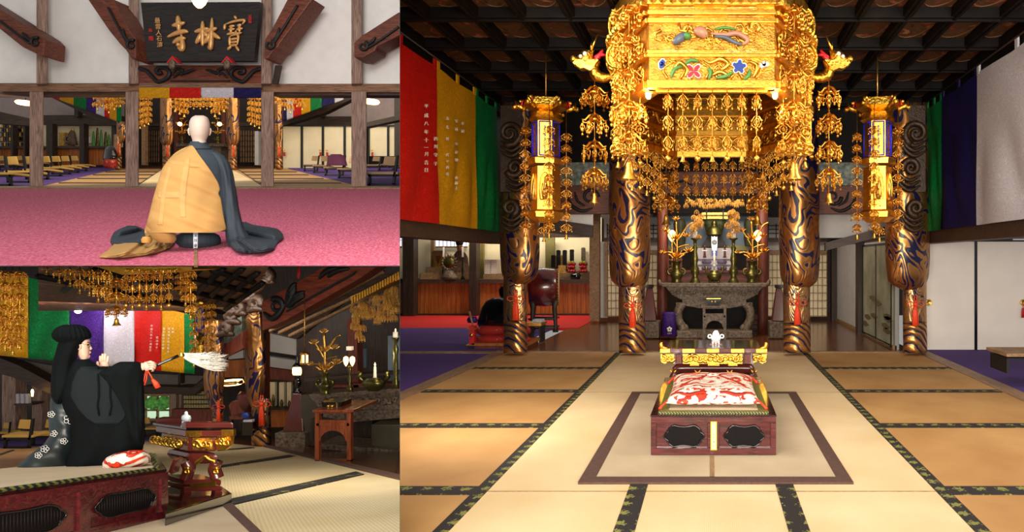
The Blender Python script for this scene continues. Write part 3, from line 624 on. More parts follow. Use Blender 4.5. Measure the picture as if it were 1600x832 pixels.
# ================================================================= gold work: hanging pendants
def pend_mesh():
    mb = MB()
    for ax in ('y', 'x'):
        mb.torus((0, 0, -.42), .2, .035, ax, 12, 4); mb.torus((0, 0, -.42), .08, .03, ax, 8, 4)
        for s in (-1, 1):
            V = (lambda a, z: (a, 0, z)) if ax == 'y' else (lambda a, z: (0, a, z))
            mb.tube([V(0, -.08), V(s*.2, -.16), V(s*.4, -.36), V(s*.5, -.30)], [.03, .05, .045, .015], 5)
            mb.tube([V(s*.05, -.62), V(s*.24, -.66), V(s*.36, -.52), V(s*.3, -.44)], [.03, .045, .04, .012], 5)
            mb.tube([V(s*.42, -.34), V(s*.42, -.66)], .014, 4); mb.ball(V(s*.42, -.74), .075, 6, m=4)
    mb.tube([(0, 0, 0), (0, 0, -1)], .022, 5); mb.ball((0, 0, -.06), .05, 6, m=4); mb.ball((0, 0, -.8), .06, 6, 1.6, 4)
    return mb
def canopy_mesh(n=6):
    """tiered umbrella pendant with drops round its rim"""
    mb = MB()
    mb.tube([(0, 0, 0), (0, 0, -1)], .02, 5); mb.ball((0, 0, -.08), .06, 8, m=4); mb.lathe((0, 0, -.3), [(.06, .1), (.16, .04), (.2, -.02), (.1, -.06)], 10)
    for i in range(n):
        a = 2*PI*i/n+.3; c, s = math.cos(a), math.sin(a); V = lambda r, z: (r*c, r*s, z)
        mb.tube([V(.05, -.1), V(.2, -.16), V(.36, -.34), V(.5, -.30)], [.03, .045, .04, .015], 5)
        mb.tube([V(.16, -.3), V(.3, -.44), V(.44, -.42), V(.42, -.3)], [.02, .035, .03, .012], 5)
        mb.tube([V(.46, -.32), V(.46, -.82)], .013, 4)
        for z, r in ((-.52, .07), (-.7, .085), (-.88, .05)): mb.ball(V(.46, z), r, 6, m=4)
        mb.torus(V(.46, -.6), .09, .022, 'y', 8, 4); mb.torus(V(.25, -.56), .1, .024, 'x' if i % 2 else 'y', 8, 4); mb.ball(V(.25, -.72), .05, 6, m=4)
    return mb
def bell_mesh():
    return MB().lathe((0, 0, 0), [(.02, 0), (.12, -.02), (.17, -.1), (.2, -.3), (.24, -.55), (.38, -.78), (.4, -.82), (.3, -.8)], 14).tube([(0, 0, -.7), (0, 0, -1)], .03, 5)
def ball_mesh(): return MB().ball((0, 0, -.4), .38, 12, m=8)
def raw(mb, name, m):
    me = bpy.data.meshes.new(name); me.from_pydata([tuple(p) for p in mb.v], [], mb.f); me.polygons.foreach_set('use_smooth', mb.sm); me.materials.append(m); return me
PEND = raw(pend_mesh(), 'pendant', M['gold']); CANO = raw(canopy_mesh(), 'canopy', M['gold']); BELL = raw(bell_mesh(), 'bell', M['goldp']); BALL = raw(ball_mesh(), 'ball', M['goldp'])
PENDD = raw(pend_mesh(), 'pendant', M['goldd']); CANOD = raw(canopy_mesh(), 'canopy', M['goldd'])
def inst(me, name, parent, z, w_, h, rz=0, x=0, y=0):
    o = bpy.data.objects.new(name, me); col.objects.link(o); o.parent = parent; o.location = (x, y, z); o.scale = (w_, w_, h); o.rotation_euler = (0, 0, rz); return o
def string(fr, px, y0, y1, tiers, wpx, label, group, end='bell', endh=12, cls='pendant', meshes=None, d=0, up=0, name='bell_string', cat='ornament'):
    """one hanging string: chain, tiers of pendants, a bell or a ball at the foot"""
    top = fr(px, y0, d); k = fr.k; H = (y1-y0)*k
    t = thing(name, label, cat, top-Vector((0, 0, H)), group, rz=R.uniform(-.5, .5)); h0 = endh*k
    MB().tube([(0, 0, max(H, up-t.location.z)), (0, 0, h0)], .0035+.0006*wpx*k*10, 5).build('chain', M['gold'], t, local=True)
    P = meshes or ((CANO, 'canopy') if cls == 'canopy' else (PEND, 'pendant'))
    z = H*.96; hh = (H*.96-h0)/tiers
    for i in range(tiers):
        inst(P[0], P[1], t, z, wpx*k*R.uniform(.92, 1.06), hh*.98, R.uniform(-.8, .8)); z -= hh
    inst(BELL if end == 'bell' else BALL, end, t, h0*1.02, h0*1.0, h0)
    return t
# ================================================================= the great canopy
W5 = .49; OCT = [(-.49, 5.0), (.49, 5.0), (.88, 5.85), (1.04, 7.4), (.5, 8.34), (-.5, 8.34), (-1.04, 7.4), (-.88, 5.85)]
ZB = 1.4+.268*5
cn = thing('gilt_canopy', 'huge eight-sided gilt canopy hung from the ceiling over the red platform', 'canopy', (0, 6.7, ZB))
def zpy(y, Y=5.0): return EYE+(CY-y)/FPX*Y
cxo = 0.0
for i in range(8):
    a, b = OCT[i], OCT[(i+1) % 8]; A, B = Vector((a[0], a[1], 0)), Vector((b[0], b[1], 0)); u = (B-A).normalized(); nrm = Vector((u.y, -u.x, 0)); L = (B-A).length
    if i == 0: pass
    def blk(x0, x1, z0, z1, o0, o1, mb):
        p = [A+u*x0+nrm*o1, A+u*x1+nrm*o1, A+u*x1+nrm*o0, A+u*x0+nrm*o0]
        return mb.hexa([q+Vector((0, 0, z0)) for q in p]+[q+Vector((0, 0, z1)) for q in p])
    mb = MB(); blk(0, L, ZB, 3.72, -.05, 0, mb); mb.build('side_panel', M['goldk'], cn)
    mb = MB()
    for y0, y1, o in ((140, 127, .05), (91, 85, .04), (84, 78, .015), (37, 29, .03), (25, 18, .045), (11, 4, .07), (-10, -16, .05)): blk(-.01, L+.01, zpy(y0), zpy(y1), -.06, o, mb)
    mb.build('rail', M['goldb'], cn, bevel=.006)
    mb = MB()
    for y0, y1 in ((83, 79), (28, 26), (17, 12)): blk(L*.12, L*.36, zpy(y0), zpy(y1), 0, .02, mb); blk(L*.62, L*.86, zpy(y0), zpy(y1), 0, .02, mb)
    mb.each('inlay', M['goldd'], cn)
    mb = MB(); nb = int(L/.075)
    for j in range(nb):
        p0 = A+u*((j+.5)*L/nb)+nrm*.06+Vector((0, 0, zpy(4))); mb.ball(p0, .036, 8, 1, 5)
    mb.build('bead_row', M['goldb'], cn)
    mb = MB()
    rr = random.Random(i)
    for j in range(int(L*26)):
        x = .09*L+rr.random()*L*.82; z = rr.uniform(zpy(74), zpy(42)); p0 = A+u*x+nrm*.012+Vector((0, 0, z)); r = .03+.03*rr.random(); a0 = rr.random()*6
        pts = [p0+(u*math.cos(a0+q*1.1)+Vector((0, 0, 1))*math.sin(a0+q*1.1))*r*(1-q/7) for q in range(6)]
        mb.tube(pts, [.012*(1-q/9) for q in range(6)], 5)
    for j in range(int(L*9)):
        x = .1*L+L*.8*(j+.5)/int(L*9); z0 = zpy(124); s = 1 if j % 2 else -1
        p0 = A+u*x+nrm*.008+Vector((0, 0, z0)); mb.tube([p0+u*(s*.09*q/6*math.sin(q*.6+.4))+Vector((0, 0, .145*q/6)) for q in range(7)], [.014*(1-.5*q/6) for q in range(7)], 5)
        c0 = A+u*x+nrm*.008+Vector((0, 0, zpy(100+7*(j % 3)))); mb.tube([c0+(u*math.cos(q)+Vector((0, 0, 1))*math.sin(q))*(.04-.006*q) for q in range(6)], .008, 5)
    mb.build('carving', M['goldb'], cn)
    # interior lining with openwork, seen from below on the far side
    mb = MB()
    for y0, y1, o in ((247, 239, .05), (213, 207, .035), (183, 178, .03), (172, 166, .04)):
        z0, z1 = zpy(y0, 8.34), zpy(y1, 8.34); blk(.05, L-.05, z0, z1, -.05-o, -.05, mb)
    mb.build('inner_rail', M['goldb'], cn)
    mb = MB(); nn = max(3, int(L/.16))
    for j in range(nn):
        c0 = A+u*(.08+(L-.16)*(j+.5)/nn)-nrm*.07; zz = Vector((0, 0, zpy(226, 8.34)))
        for rr_, sc_ in ((.075, .016), (.035, .012)): mb.tube([c0+zz+(u*math.cos(q*PI/6)+Vector((0, 0, 1))*math.sin(q*PI/6))*rr_ for q in range(13)], sc_, 5)
        zz = Vector((0, 0, zpy(195, 8.34))); s = 1 if j % 2 else -1
        mb.tube([c0+zz+u*((q-4)*.024)+Vector((0, 0, s*.06*math.sin(q*PI/4))) for q in range(9)], .016, 5); mb.tube([c0+zz+(u*math.cos(q)+Vector((0, 0, 1))*math.sin(q))*(.06-.008*q) for q in range(6)], .011, 5)
    mb.build('openwork', M['goldb'], cn)
# coloured carvings of the front face
f5 = F(4.985)
def petal(mb, x, y, a, L, wd, d=0):
    u, v = math.cos(a), -math.sin(a)
    P = [(x, y), (x+u*L*.4-v*wd, y+v*L*.4+u*wd), (x+u*L*.85-v*wd*.8, y+v*L*.85+u*wd*.8), (x+u*L, y+v*L), (x+u*L*.85+v*wd*.8, y+v*L*.85-u*wd*.8), (x+u*L*.4+v*wd, y+v*L*.4-u*wd)]
    return mb.fpoly(f5, P, .02, d)
for (x, y, r, m, a0, k) in ((1084, 111, 13, 'fred', .8, 4), (1155, 104, 11, 'dblue', .2, 5), (1038, 101, 9, 'dblue', 2.0, 3), (1195, 104, 7, 'fwht', 1, 3)):
    mw = MB(); mc = MB()
    for j in range(k):
        a = a0+2*PI*j/k*(1 if k > 3 else .4); petal(mw, x, y, a, r+1.6, 4.6, -.012); petal(mc, x, y, a, r, 3.2, -.022)
    mc.build('flower', M[m], mw.build('flower_rim', M['fwht'], cn))
mb = MB(); [wave(mb, f5, p, .016, -.02) for p in ([(1048, 122), (1054, 108), (1066, 104)], [(1070, 100), (1080, 94), (1092, 96)], [(1108, 124), (1110, 112), (1106, 106)], [(1118, 122), (1134, 119), (1146, 112)], [(1162, 124), (1170, 118), (1172, 108)])]
mb.each('green_leaf', M['leafg'], cn)
mb = MB(); [wave(mb, f5, p, .017, -.02) for p in ([(1050, 118), (1060, 98), (1074, 108), (1070, 120)], [(1098, 92), (1110, 98), (1126, 92), (1138, 100), (1128, 108), (1122, 100)], [(1112, 118), (1126, 112), (1140, 120)], [(1176, 122), (1184, 104), (1172, 96)])]; mb.each('gilt_vine', M['goldb'], cn)
mb = MB(); wave(mb, f5, [(1052, 68), (1062, 60), (1074, 52)], .035, -.02); wave(mb, f5, [(1116, 57), (1132, 58), (1148, 66), (1160, 70)], .018, -.02); mb.each('blue_grey_plumage', M['greyb'], cn)
mb = MB(); wave(mb, f5, [(1084, 48), (1096, 50), (1104, 58)], .045, -.02); wave(mb, f5, [(1110, 52), (1134, 54), (1152, 52), (1168, 62), (1160, 70)], .022, -.02); mb.each('pink_plumage', M['pinkb'], cn)
mb = MB(); wave(mb, f5, [(1070, 60), (1078, 52)], .035, -.025); wave(mb, f5, [(1100, 48), (1102, 58)], .02, -.03); wave(mb, f5, [(1116, 46), (1132, 43), (1150, 46)], .012, -.02); mb.each('green_plumage', M['leafg'], cn)
mb = MB()
for s in (-1, 1):      # curled shoulder plates at the corners
    x = lambda v: CX+s*v
    f6 = F(5.9); mb.fpoly(f6, [(x(98), -12), (x(130), -8), (x(146), 8), (x(156), 34), (x(160), 70), (x(166), 82), (x(166), 104), (x(155), 112), (x(98), 112)][::-int(s)], .5)
    mb.torus(F(5.88)(x(140), 40), .12, .02, n=16, sz=1.5); mb.torus(F(5.88)(x(152), 88), .07, .018, n=14, sz=1.4)
mb.each('shoulder_plate', M['goldc'], cn, bevel=.03)
mb = MB()
for s in (-1, 1): mb.slab(F(6.2), CX+s*148-5, 112, CX+s*148+8, 242, .05); mb.slab(F(6.0), CX+s*110-3, 12, CX+s*110+3, 140, .06)
mb.each('corner_plate', M['goldb'], cn)
for s, lab in ((-1, 'left'), (1, 'right')):
    q = F(5.1); x = 1112+s*99
    bl = thing('bulb_lamp', 'small warm light bulb under the %s front corner of the gilt canopy' % lab, 'lamp', q(x, 158), 'bulbs under the canopy')
    MB().lathe(q(x, 138), [(.02, -.02), (.03, 0), (.03, .04), (.02, .05)], 12).build('socket', M['goldp'], bl)
    MB().loft(q, [(139, x-2, x+2, 2), (145, x-4.5, x+4.5, 4.5), (151, x-4.5, x+4.5, 4.5), (155, x-2.5, x+2.5, 2.5)], 14).build('bulb', M['bulb'], bl)
    point('bulb_light', q(x, 165, -.02), 7)
    # dragon head reaching out from the canopy corner
    D = F(6.2); X = lambda v: 1112+s*v
    dg = thing('dragon_head', 'gilt dragon head jutting from the %s corner of the canopy' % lab, 'carving', D(X(176), 116), 'dragon heads of the canopy')
    g = MB(); wave(g, D, [(X(150), 117), (X(165), 122), (X(180), 118), (X(183), 106), (X(176), 96)], .055); g.build('neck', M['goldc'], dg)
    g = MB(); g.loft(D, [(78, X(192)-9, X(192)+9, 6), (84, X(196)-11, X(196)+11, 9), (92, X(199)-14, X(199)+14, 9), (97, X(196)-12, X(196)+10, 7)], 16, 3, lambda a, y: math.sin(a*5)); g.fpoly(D, [(X(176), 92), (X(214), 92), (X(218), 98), (X(206), 107), (X(184), 104)][::-int(s)], .1, -.05)
    g.ball(D(X(216), 92), .035, 8); g.build('head', M['goldc'], dg, bevel=.01)
    g = MB(); g.fpoly(D, [(X(184), 105), (X(203), 99), (X(205), 103), (X(190), 110)][::-int(s)], .08, -.06); g.build('jaw', M['goldb'], dg)
    g = MB(); g.ball(D(X(198), 84, -.05), .022, 8); g.ball(D(X(205), 88, -.06), .018, 8); g.build('eye', M['fwht'], dg)
    g = MB(); g.tube([D(X(188), 78), D(X(178), 54)], [.014, .005], 6); g.tube([D(X(188), 78), D(X(188), 66)], [.012, .004], 6); g.build('horn', M['goldb'], dg)
    g = MB(); wave(g, D, [(X(186), 98), (X(178), 90), (X(170), 78)], .025); wave(g, D, [(X(184), 90), (X(175), 86), (X(166), 86)], .02); g.build('red_mane', M['fred'], dg)
    string(F(6.2), X(183), 124, 322, 4, 42, 'long string of tiered gold pendants hanging from the %s dragon head' % lab, 'strings under the dragon heads', cls='canopy', endh=20, d=0)
# strings of the front edge
xs = [1044, 1067, 1090, 1113, 1136, 1159, 1182]
for i, x in enumerate(xs):
    e = 'bell' if i % 2 else 'ball'
    string(F(4.98), x, 141, 256, 3, 19, '%s from the left in the front row of seven gold strings, ending in a %s' % (ORD[i], e), 'front row of canopy strings', e, 13)
xs = [1073, 1088, 1102, 1116, 1131, 1145, 1160]
for i, x in enumerate(xs):
    e = 'bell' if i % 2 else 'ball'
    string(F(8.3), x, 248, 318, 3, 13, '%s from left in the far lower row of small gold strings, ending in a %s' % (ORD[i], e), 'far row of canopy strings', e, 8)
for s, lab in ((-1, 'left'), (1, 'right')):
    X = lambda v: 1112+s*v
    string(F(5.15), X(129), -8, 288, 5, 56, 'thickest gold tassel string at the %s front corner of the canopy' % lab, 'corner tassels of the canopy', cls='canopy', endh=34)
    for j, (v, y0, y1, w) in enumerate(((112, 30, 262, 30), (146, 40, 265, 30), (136, 20, 250, 34))):
        string(F(5.3+.2*j), X(v), y0, y1, 7, w, '%s of three slender gold strings beside the %s front corner tassel, counted from the middle' % (ORD[[0, 2, 1][j]], lab), 'slender strings by the corner tassels', ('ball', 'bell', 'ball')[j], 12)
    string(F(8.2), X(71), 232, 356, 3, 38, 'broad gold tassel with a bell at the %s far corner of the canopy' % lab, 'far corner tassels', cls='canopy', endh=20)
    for j, v in enumerate((58, 80, 90, 101, 112, 124)):
        Y = (8.1, 7.3, 6.8, 6.4, 6.0, 5.7)[j]
        string(F(Y), X(v), 238-j*3, (320, 330, 316, 308, 300, 300)[j], 3, 17, up=ZB+.05 if v < 110 else ZB+.3, label='%s gold string on the slanting %s edge of the canopy, counted outwards' % (ORD[j], lab), group='strings on the slanting edges', end='bell' if j % 2 else 'ball', endh=10)
# gilt canopy over the altar far back
bc = thing('altar_canopy', 'mass of fine dark gold pendants hanging before the altar shrine', 'canopy', F(11.4)(1116, 375)); g = MB()
for s in (-1, 1):
    for j in range(26):
        x = 1116+s*(20+R.random()*16); y = 318+R.random()*40-abs(x-1116)*.2+14; inst(CANOD, 'pendant', bc, F(11.4)(x, y).z-bc.location.z, .1, .11, R.random()*3, F(11.4)(x, y).x-bc.location.x, R.uniform(-.2, .2))
for j in range(30):
    x = 1072+j*3; y = 308+R.random()*10; inst(CANOD, 'pendant', bc, F(11.4)(x, y).z-bc.location.z, .09, .11, R.random()*3, F(11.4)(x, y).x-bc.location.x, R.uniform(-.2, .2))
cb3 = thing('carved_beam', 'red-brown transom beam with black scrolls between the two inner pillars', 'beam', F(10.2)(1116, 300), 'transom beams beside the altar')
MB().slab(F(10.2), 1008, 252, 1224, 300, .2).build('beam', M['redwood'], cb3)
for s in (-1, 1): g = MB(); spiral(g, F(10.18), 1116+s*78, 276, 13, 3, 1.3, 1, .035, s=s); wave(g, F(10.18), [(1116+s*66, 288), (1116+s*48, 282), (1116+s*34, 290)], .03); g.each('scroll', M['blackm'], cb3)
struct('wall_back', MB().slab(F(13.5), 940, 225, 1295, 334, .1), M['ceilb'])
# --- side lanterns
def lantern(s, lab, X0=1112):
    X = lambda v: X0+s*v; f = F(7.4); cx = X(259)
    t = thing('hanging_lantern', 'hexagonal gilt hanging lantern with a blue framed inscription on the %s' % lab, 'lantern', f(cx, 345), 'gilt hanging lanterns')
    def hexr(r, y, rot=.35): return [f(cx, y)+Vector((r*math.cos(rot*s+PI*j/3+PI/2), r*math.sin(rot*s+PI*j/3+PI/2), 0)) for j in range(6)]
    def body(name, rows, m): MB().rings([hexr(r, y) for r, y in rows], True, False).build(name, m, t)
    body('upper_case', [(.155, 250), (.155, 190)], M['goldb']); body('lower_case', [(.16, 262), (.165, 330)], M['goldb'])
    body('collar', [(.2, 258), (.21, 250), (.16, 247)], M['goldb']); body('base', [(.12, 348), (.19, 340), (.2, 332), (.16, 328)], M['goldb']); body('roof', [(.16, 192), (.2, 188), (.16, 178), (.13, 176), (.26, 170), (.24, 158), (.1, 156)], M['goldc'])
    for j in range(6):
        h1, h2 = hexr(.158, 247), hexr(.158, 192); a, b, c, d = h1[j], h1[(j+1) % 6], h2[(j+1) % 6], h2[j]
        o = ((a+b)/2-f(cx, 247)); o.z = 0; o = o.normalized()*.006; P = lambda u, v: a.lerp(b, u).lerp(d.lerp(c, u), v)+o
        g = MB(); [g.tube([P(*p), P(*q)], .007, 4) for p, q in (((.12, .03), (.88, .03)), ((.88, .03), (.88, .97)), ((.88, .97), (.12, .97)), ((.12, .97), (.12, .03)))]
        g.build('blue_frame', M['blue'], t)
        if (a+b).y/2 < f(cx, 0).y-.05:
            # inscription board glyphs
            g = MB(); k = 0
            class PF:
                def __call__(q, px, py, dd=0): return P(.5+px, .5-py)+o*(1.2-dd*80)
            glyphs(PF(), [(ch, 0, -.32+.115*n_, .085) for n_, ch in enumerate('南無釋迦牟尼佛')], M['blue'], 'inscription', t, t=.03, bold=.02)
            h1, h2 = hexr(.166, 326), hexr(.163, 264); a, b, c, d = h1[j], h1[(j+1) % 6], h2[(j+1) % 6], h2[j]
            Q = lambda u, v, e=0: a.lerp(b, u).lerp(d.lerp(c, u), v)+o*(1+e)
            gl = MB(); gl.poly([Q(u, v) for u, v in ((.2, .2), (.8, .2), (.85, .5), (.75, .75), (.6, .85), (.4, .85), (.25, .75), (.15, .5))], o*.5); gl.build('lit_window', M['lampg'], t)
            g = MB(); g.tube([Q(.5, .2), Q(.45, .4), Q(.55, .6), Q(.5, .75)], [.03, .018, .022, .006], 6); g.tube([Q(.35, .25), Q(.3, .45), Q(.36, .6)], .01, 5); g.tube([Q(.65, .25), Q(.7, .45), Q(.62, .6)], .01, 5); g.build('figure', M['goldd'], t)
            g = MB(); g.tube([Q(u, v, .6) for u, v in ((.2, .2), (.8, .2), (.87, .5), (.76, .75), (.6, .87), (.4, .87), (.24, .75), (.13, .5), (.2, .2))], .008, 5); g.build('window_rim', M['goldb'], t)
    crown = hexr(.28, 172)
    for p in crown:
        g = MB(); dv_ = (p-f(cx, 172)).normalized(); g.tube([p-dv_*.05, p+dv_*.03+Vector((0, 0, .03)), p+dv_*.06+Vector((0, 0, .09))], [.03, .03, .012], 6); g.ball(p+dv_*.07+Vector((0, 0, .02)), .03, 8); g.ball(p+Vector((0, 0, .09)), .022, 6); g.build('dragon_finial', M['goldc'], t)
        g = MB(); g.tube([p+Vector((0, 0, .03)), p-dv_*.03+Vector((0, 0, .11))], [.015, .004], 5); g.build('red_plume', M['fred'], t)
    MB().tube([f(cx, 157), (f(cx, 157).x, f(cx, 157).y, ZC)], .008, 5).build('chain', M['goldd'], t)
    q = F(7.25)
    for j, (v, y0, y1) in enumerate(((291, 190, 372), (254, 188, 374), (227, 200, 376), (262, 352, 380))):
        string(F((7.4, 7.12, 7.3, 7.4)[j]), X(v), y0, y1, (9, 9, 9, 1)[j], 21, ('outermost long', 'front long', 'innermost long', 'short bottom')[j]+' gold pendant string of the %s hexagonal lantern' % lab, 'strings of the side lanterns', 'bell', 9, up=f(cx, 168).z if j != 3 else f(cx, 338).z)
M['lampg'] = glow('lit_gilt_interior', 'ffb030', 1.5)
lantern(-1, 'left'); lantern(1, 'right')
# ================================================================= the altar
A1 = F(11.5)
al = thing('altar_table', 'long carved grey-brown wooden altar table with curled legs', 'table', A1(1116, 528))
MB().slab(A1, 1034, 443, 1198, 449, .9, -.1).build('tabletop', M['carvg'], al, bevel=.01)
g = MB(); 
for s in (-1, 1): wave(g, A1, [(1116+s*76, 446), (1116+s*84, 444), (1116+s*86, 437)], .04, 0)
g.build('curled_end', M['carvg'], al)
MB().fpoly(A1, [(1040, 449), (1192, 449), (1180, 462), (1168, 468), (1064, 468), (1052, 462)], .7).build('apron', M['carvg'], al)
g = MB()
for i in range(15): spiral(g, F(11.48), 1052+i*9.2, 457, 4.5, 1, 1.2, i, .02, s=1 if i % 2 else -1, n=12)
g.build('apron_carving', M['carvg'], al); MB().slab(A1, 1066, 468, 1166, 473, .7, .03).build('rail', M['carvg'], al)
MB().fpoly(A1, [(1056, 473), (1176, 473), (1176, 480), (1160, 478), (1140, 482), (1092, 482), (1072, 478), (1056, 480)], .6, .02).build('waist', M['carvg'], al)
for s in (-1, 1):
    g = MB(); X = lambda v: 1116+s*v
    wave(g, A1, [(X(50), 476), (X(56), 486), (X(56), 500), (X(50), 512), (X(50), 518)], .08, 0, False); wave(g, A1, [(X(50), 516), (X(44), 514), (X(46), 507)], .05); g.build('leg', M['carvg'], al)
MB().slab(F(11.3), 1056, 518, 1176, 529, .9).build('plinth', M['carvg'], al, bevel=.01)
MB().slab(F(12.1), 1066, 482, 1166, 518, .1).build('back_slats', M['slat'], al)
struct('trim_30', MB().slab(F(12.6), 1027, 496, 1200, 522, .5), M['redwood']); g = MB(); [g.slab(F(12.55), 1027, y, 1200, y+2, .08) for y in (500, 507, 514)]; struct('trim_31', g, M['blackm'])
for x, lab in ((1035, 'left'), (1192, 'right')):
    fr = F(12.3); MBc = MB().loft(fr, [(285, x-8, x+8, 8), (400, x-8, x+8, 8), (500, x-8, x+8, 8), (522, x-8, x+8, 8)], 20); tag(MBc.build('round_column', M['redwoodv']), 'plain red-brown round column on the %s of the altar' % lab, 'column', 'red columns of the altar')
# tiers behind the altar
sd_ = thing('altar_tiers', 'red-brown stepped tiers with railing behind the altar table', 'altar', F(12.6)(1116, 443)); f = F(12.5)
MB().slab(f, 1030, 425, 1202, 446, .5).build('lower_tier', M['redwood'], sd_); MB().slab(F(12.45), 1030, 423, 1202, 426, .5).build('ledge', M['redwoodv'], sd_)
g = MB(); 
for s in (-1, 1):
    for y in (395, 405, 414): g.slab(F(12.45), *sorted((1116+s*50, 1116+s*86)), y, 0, .06) if 0 else g.slab(F(12.45), min(1116+s*50, 1116+s*86), y, max(1116+s*50, 1116+s*86), y+2.4, .06)
    for v in (52, 62, 72, 85): g.slab(F(12.44), 1116+s*v-1.2, 388, 1116+s*v+1.2, 425, .07)
g.each('railing', M['redwood'], sd_)
MB().slab(F(12.7), 1090, 404, 1142, 425, .4).build('white_tier', M['swht'], sd_); MB().slab(F(12.9), 1086, 388, 1146, 404, .4).build('upper_tier', M['swht'], sd_)
g = MB()
for y in (405, 414): g.slab(F(12.68), 1088, y, 1144, y+1.6, .03)
for y in (407.5, 417): 
    for x in (1104, 1128): g.loft(F(12.66), [(y, x-7, x+7, 1), (y+2.5, x-8, x+8, 1.5), (y+5, x-6, x+6, 1)], 14)
g.build('violet_carving', pm('violet_grey', '5a4c66', .6), sd_)
struct('wall_back', MB().slab(F(14), 1044, 335, 1184, 392, .1), pm('blue_grey_backdrop', '8496a8', .9, var=.08))
struct('wall_back', MB().slab(F(13.6), 1044, 384, 1184, 392, .2), pm('gilt_olive_ledge', '7d7440', .5))
struct('wall_back', MB().slab(F(13.9), 1020, 285, 1206, 338, .2), M['dkwood'])
dl = thing('altar_shrine', 'dark green bronze seated image under a gold barred canopy box at the centre', 'shrine', F(13)(1116, 385)); f = F(13)
MB().slab(F(12.9), 1096, 332, 1138, 343, .5).build('canopy_box', M['goldd'], dl, bevel=.01); g = MB(); [g.slab(F(12.88), x-1, 329, x+1, 344, .05) for x in (1104, 1130)]; g.slab(F(12.87), 1096, 336, 1138, 337.5, .03); g.build('strap', M['blackm'], dl)
MB().loft(f, [(344, 1098, 1135, 9), (352, 1100, 1133, 9), (362, 1103, 1129, 8), (370, 1106, 1126, 6)], 20, 0, lambda a, y: .7*math.sin(a*9)).build('drapery', pm('dark_green_bronze', '3d4424', .5, .3, .4, 18, bmp=1, bs=25), dl)
MB().loft(F(12.85), [(345, 1113, 1119, 3), (349, 1111, 1121, 4), (353, 1112, 1120, 3.5), (356, 1107, 1125, 6), (362, 1105, 1127, 8), (367, 1103, 1129, 9)], 18, 1.5).build('seated_figure', M['bronze'], dl)
MB().fpoly(F(12.95), [(1106, 369), (1126, 369), (1132, 378), (1136, 386), (1096, 386), (1100, 378)], .3).build('pedestal', M['blackm'], dl)
for x, lab in ((1062, 'left'), (1172, 'right')):
    t = tag(MB().loft(F(13.4), [(342, x-7, x+7, 5), (350, x-10, x+10, 8), (362, x-9, x+9, 8), (372, x-10, x+10, 8), (385, x-8, x+8, 6)], 16, 3, lambda a, y: .7*math.sin(a*6)).build('standing_figure', pm('shadowed_bronze_figure', '3a3a22', .6, .2, .3, 20)), 'dark standing attendant figure on the %s of the central shrine' % lab, 'statue', 'attendant figures')
tab = thing('name_tablet', 'white tablet with a black wheel crest in the middle of the altar', 'tablet', F(12.6)(1116, 404)); f = F(12.6)
MB().fpoly(f, [(1111.5, 369), (1114, 371), (1116.5, 369), (1119, 371), (1121, 369), (1121, 385), (1119.5, 392), (1113, 392), (1111.5, 385)], .05).build('plaque', M['whitep'], tab, bevel=.005)
g = MB(); g.torus(F(12.57)(1116.3, 379), .042, .008, n=16); g.torus(F(12.57)(1116.3, 379), .016, .007, n=8); [g.tube([F(12.57)(1116.3, 379)+Vector((.014*math.cos(a), 0, .014*math.sin(a))), F(12.57)(1116.3, 379)+Vector((.042*math.cos(a), 0, .042*math.sin(a)))], .005, 4) for a in [i*PI/4 for i in range(8)]]; g.build('crest', M['blackm'], tab)
MB().slab(f, 1112, 392, 1120.5, 400, .06).build('blue_foot', M['dblue'], tab)
for x, lab in ((1101, 'left'), (1132.5, 'right')):
    t = thing('red_stand', 'small dark red lacquer offering stand %s of the white crest tablet' % lab, 'stand', F(12.6)(x, 404), 'red offering stands'); f = F(12.6)
    MB().loft(f, [(384, x-2.4, x+2.4, 2.4), (386.5, x-1.5, x+1.5, 1.5), (392, x-1.6, x+1.6, 1.6), (400, x-2, x+2, 2), (403, x-3, x+3, 3)], 12).build('stem', M['maroon'], t); MB().slab(f, x-4, 391, x+4, 392.5, .06, -.02).build('plate', M['maroon'], t)
def lathe_px(fr, cx, rows, m, name, parent, n=22): return MB().loft(fr, [(y, cx-r, cx+r, r) for y, r in rows], n).build(name, m, parent)
AT = F(11.75)
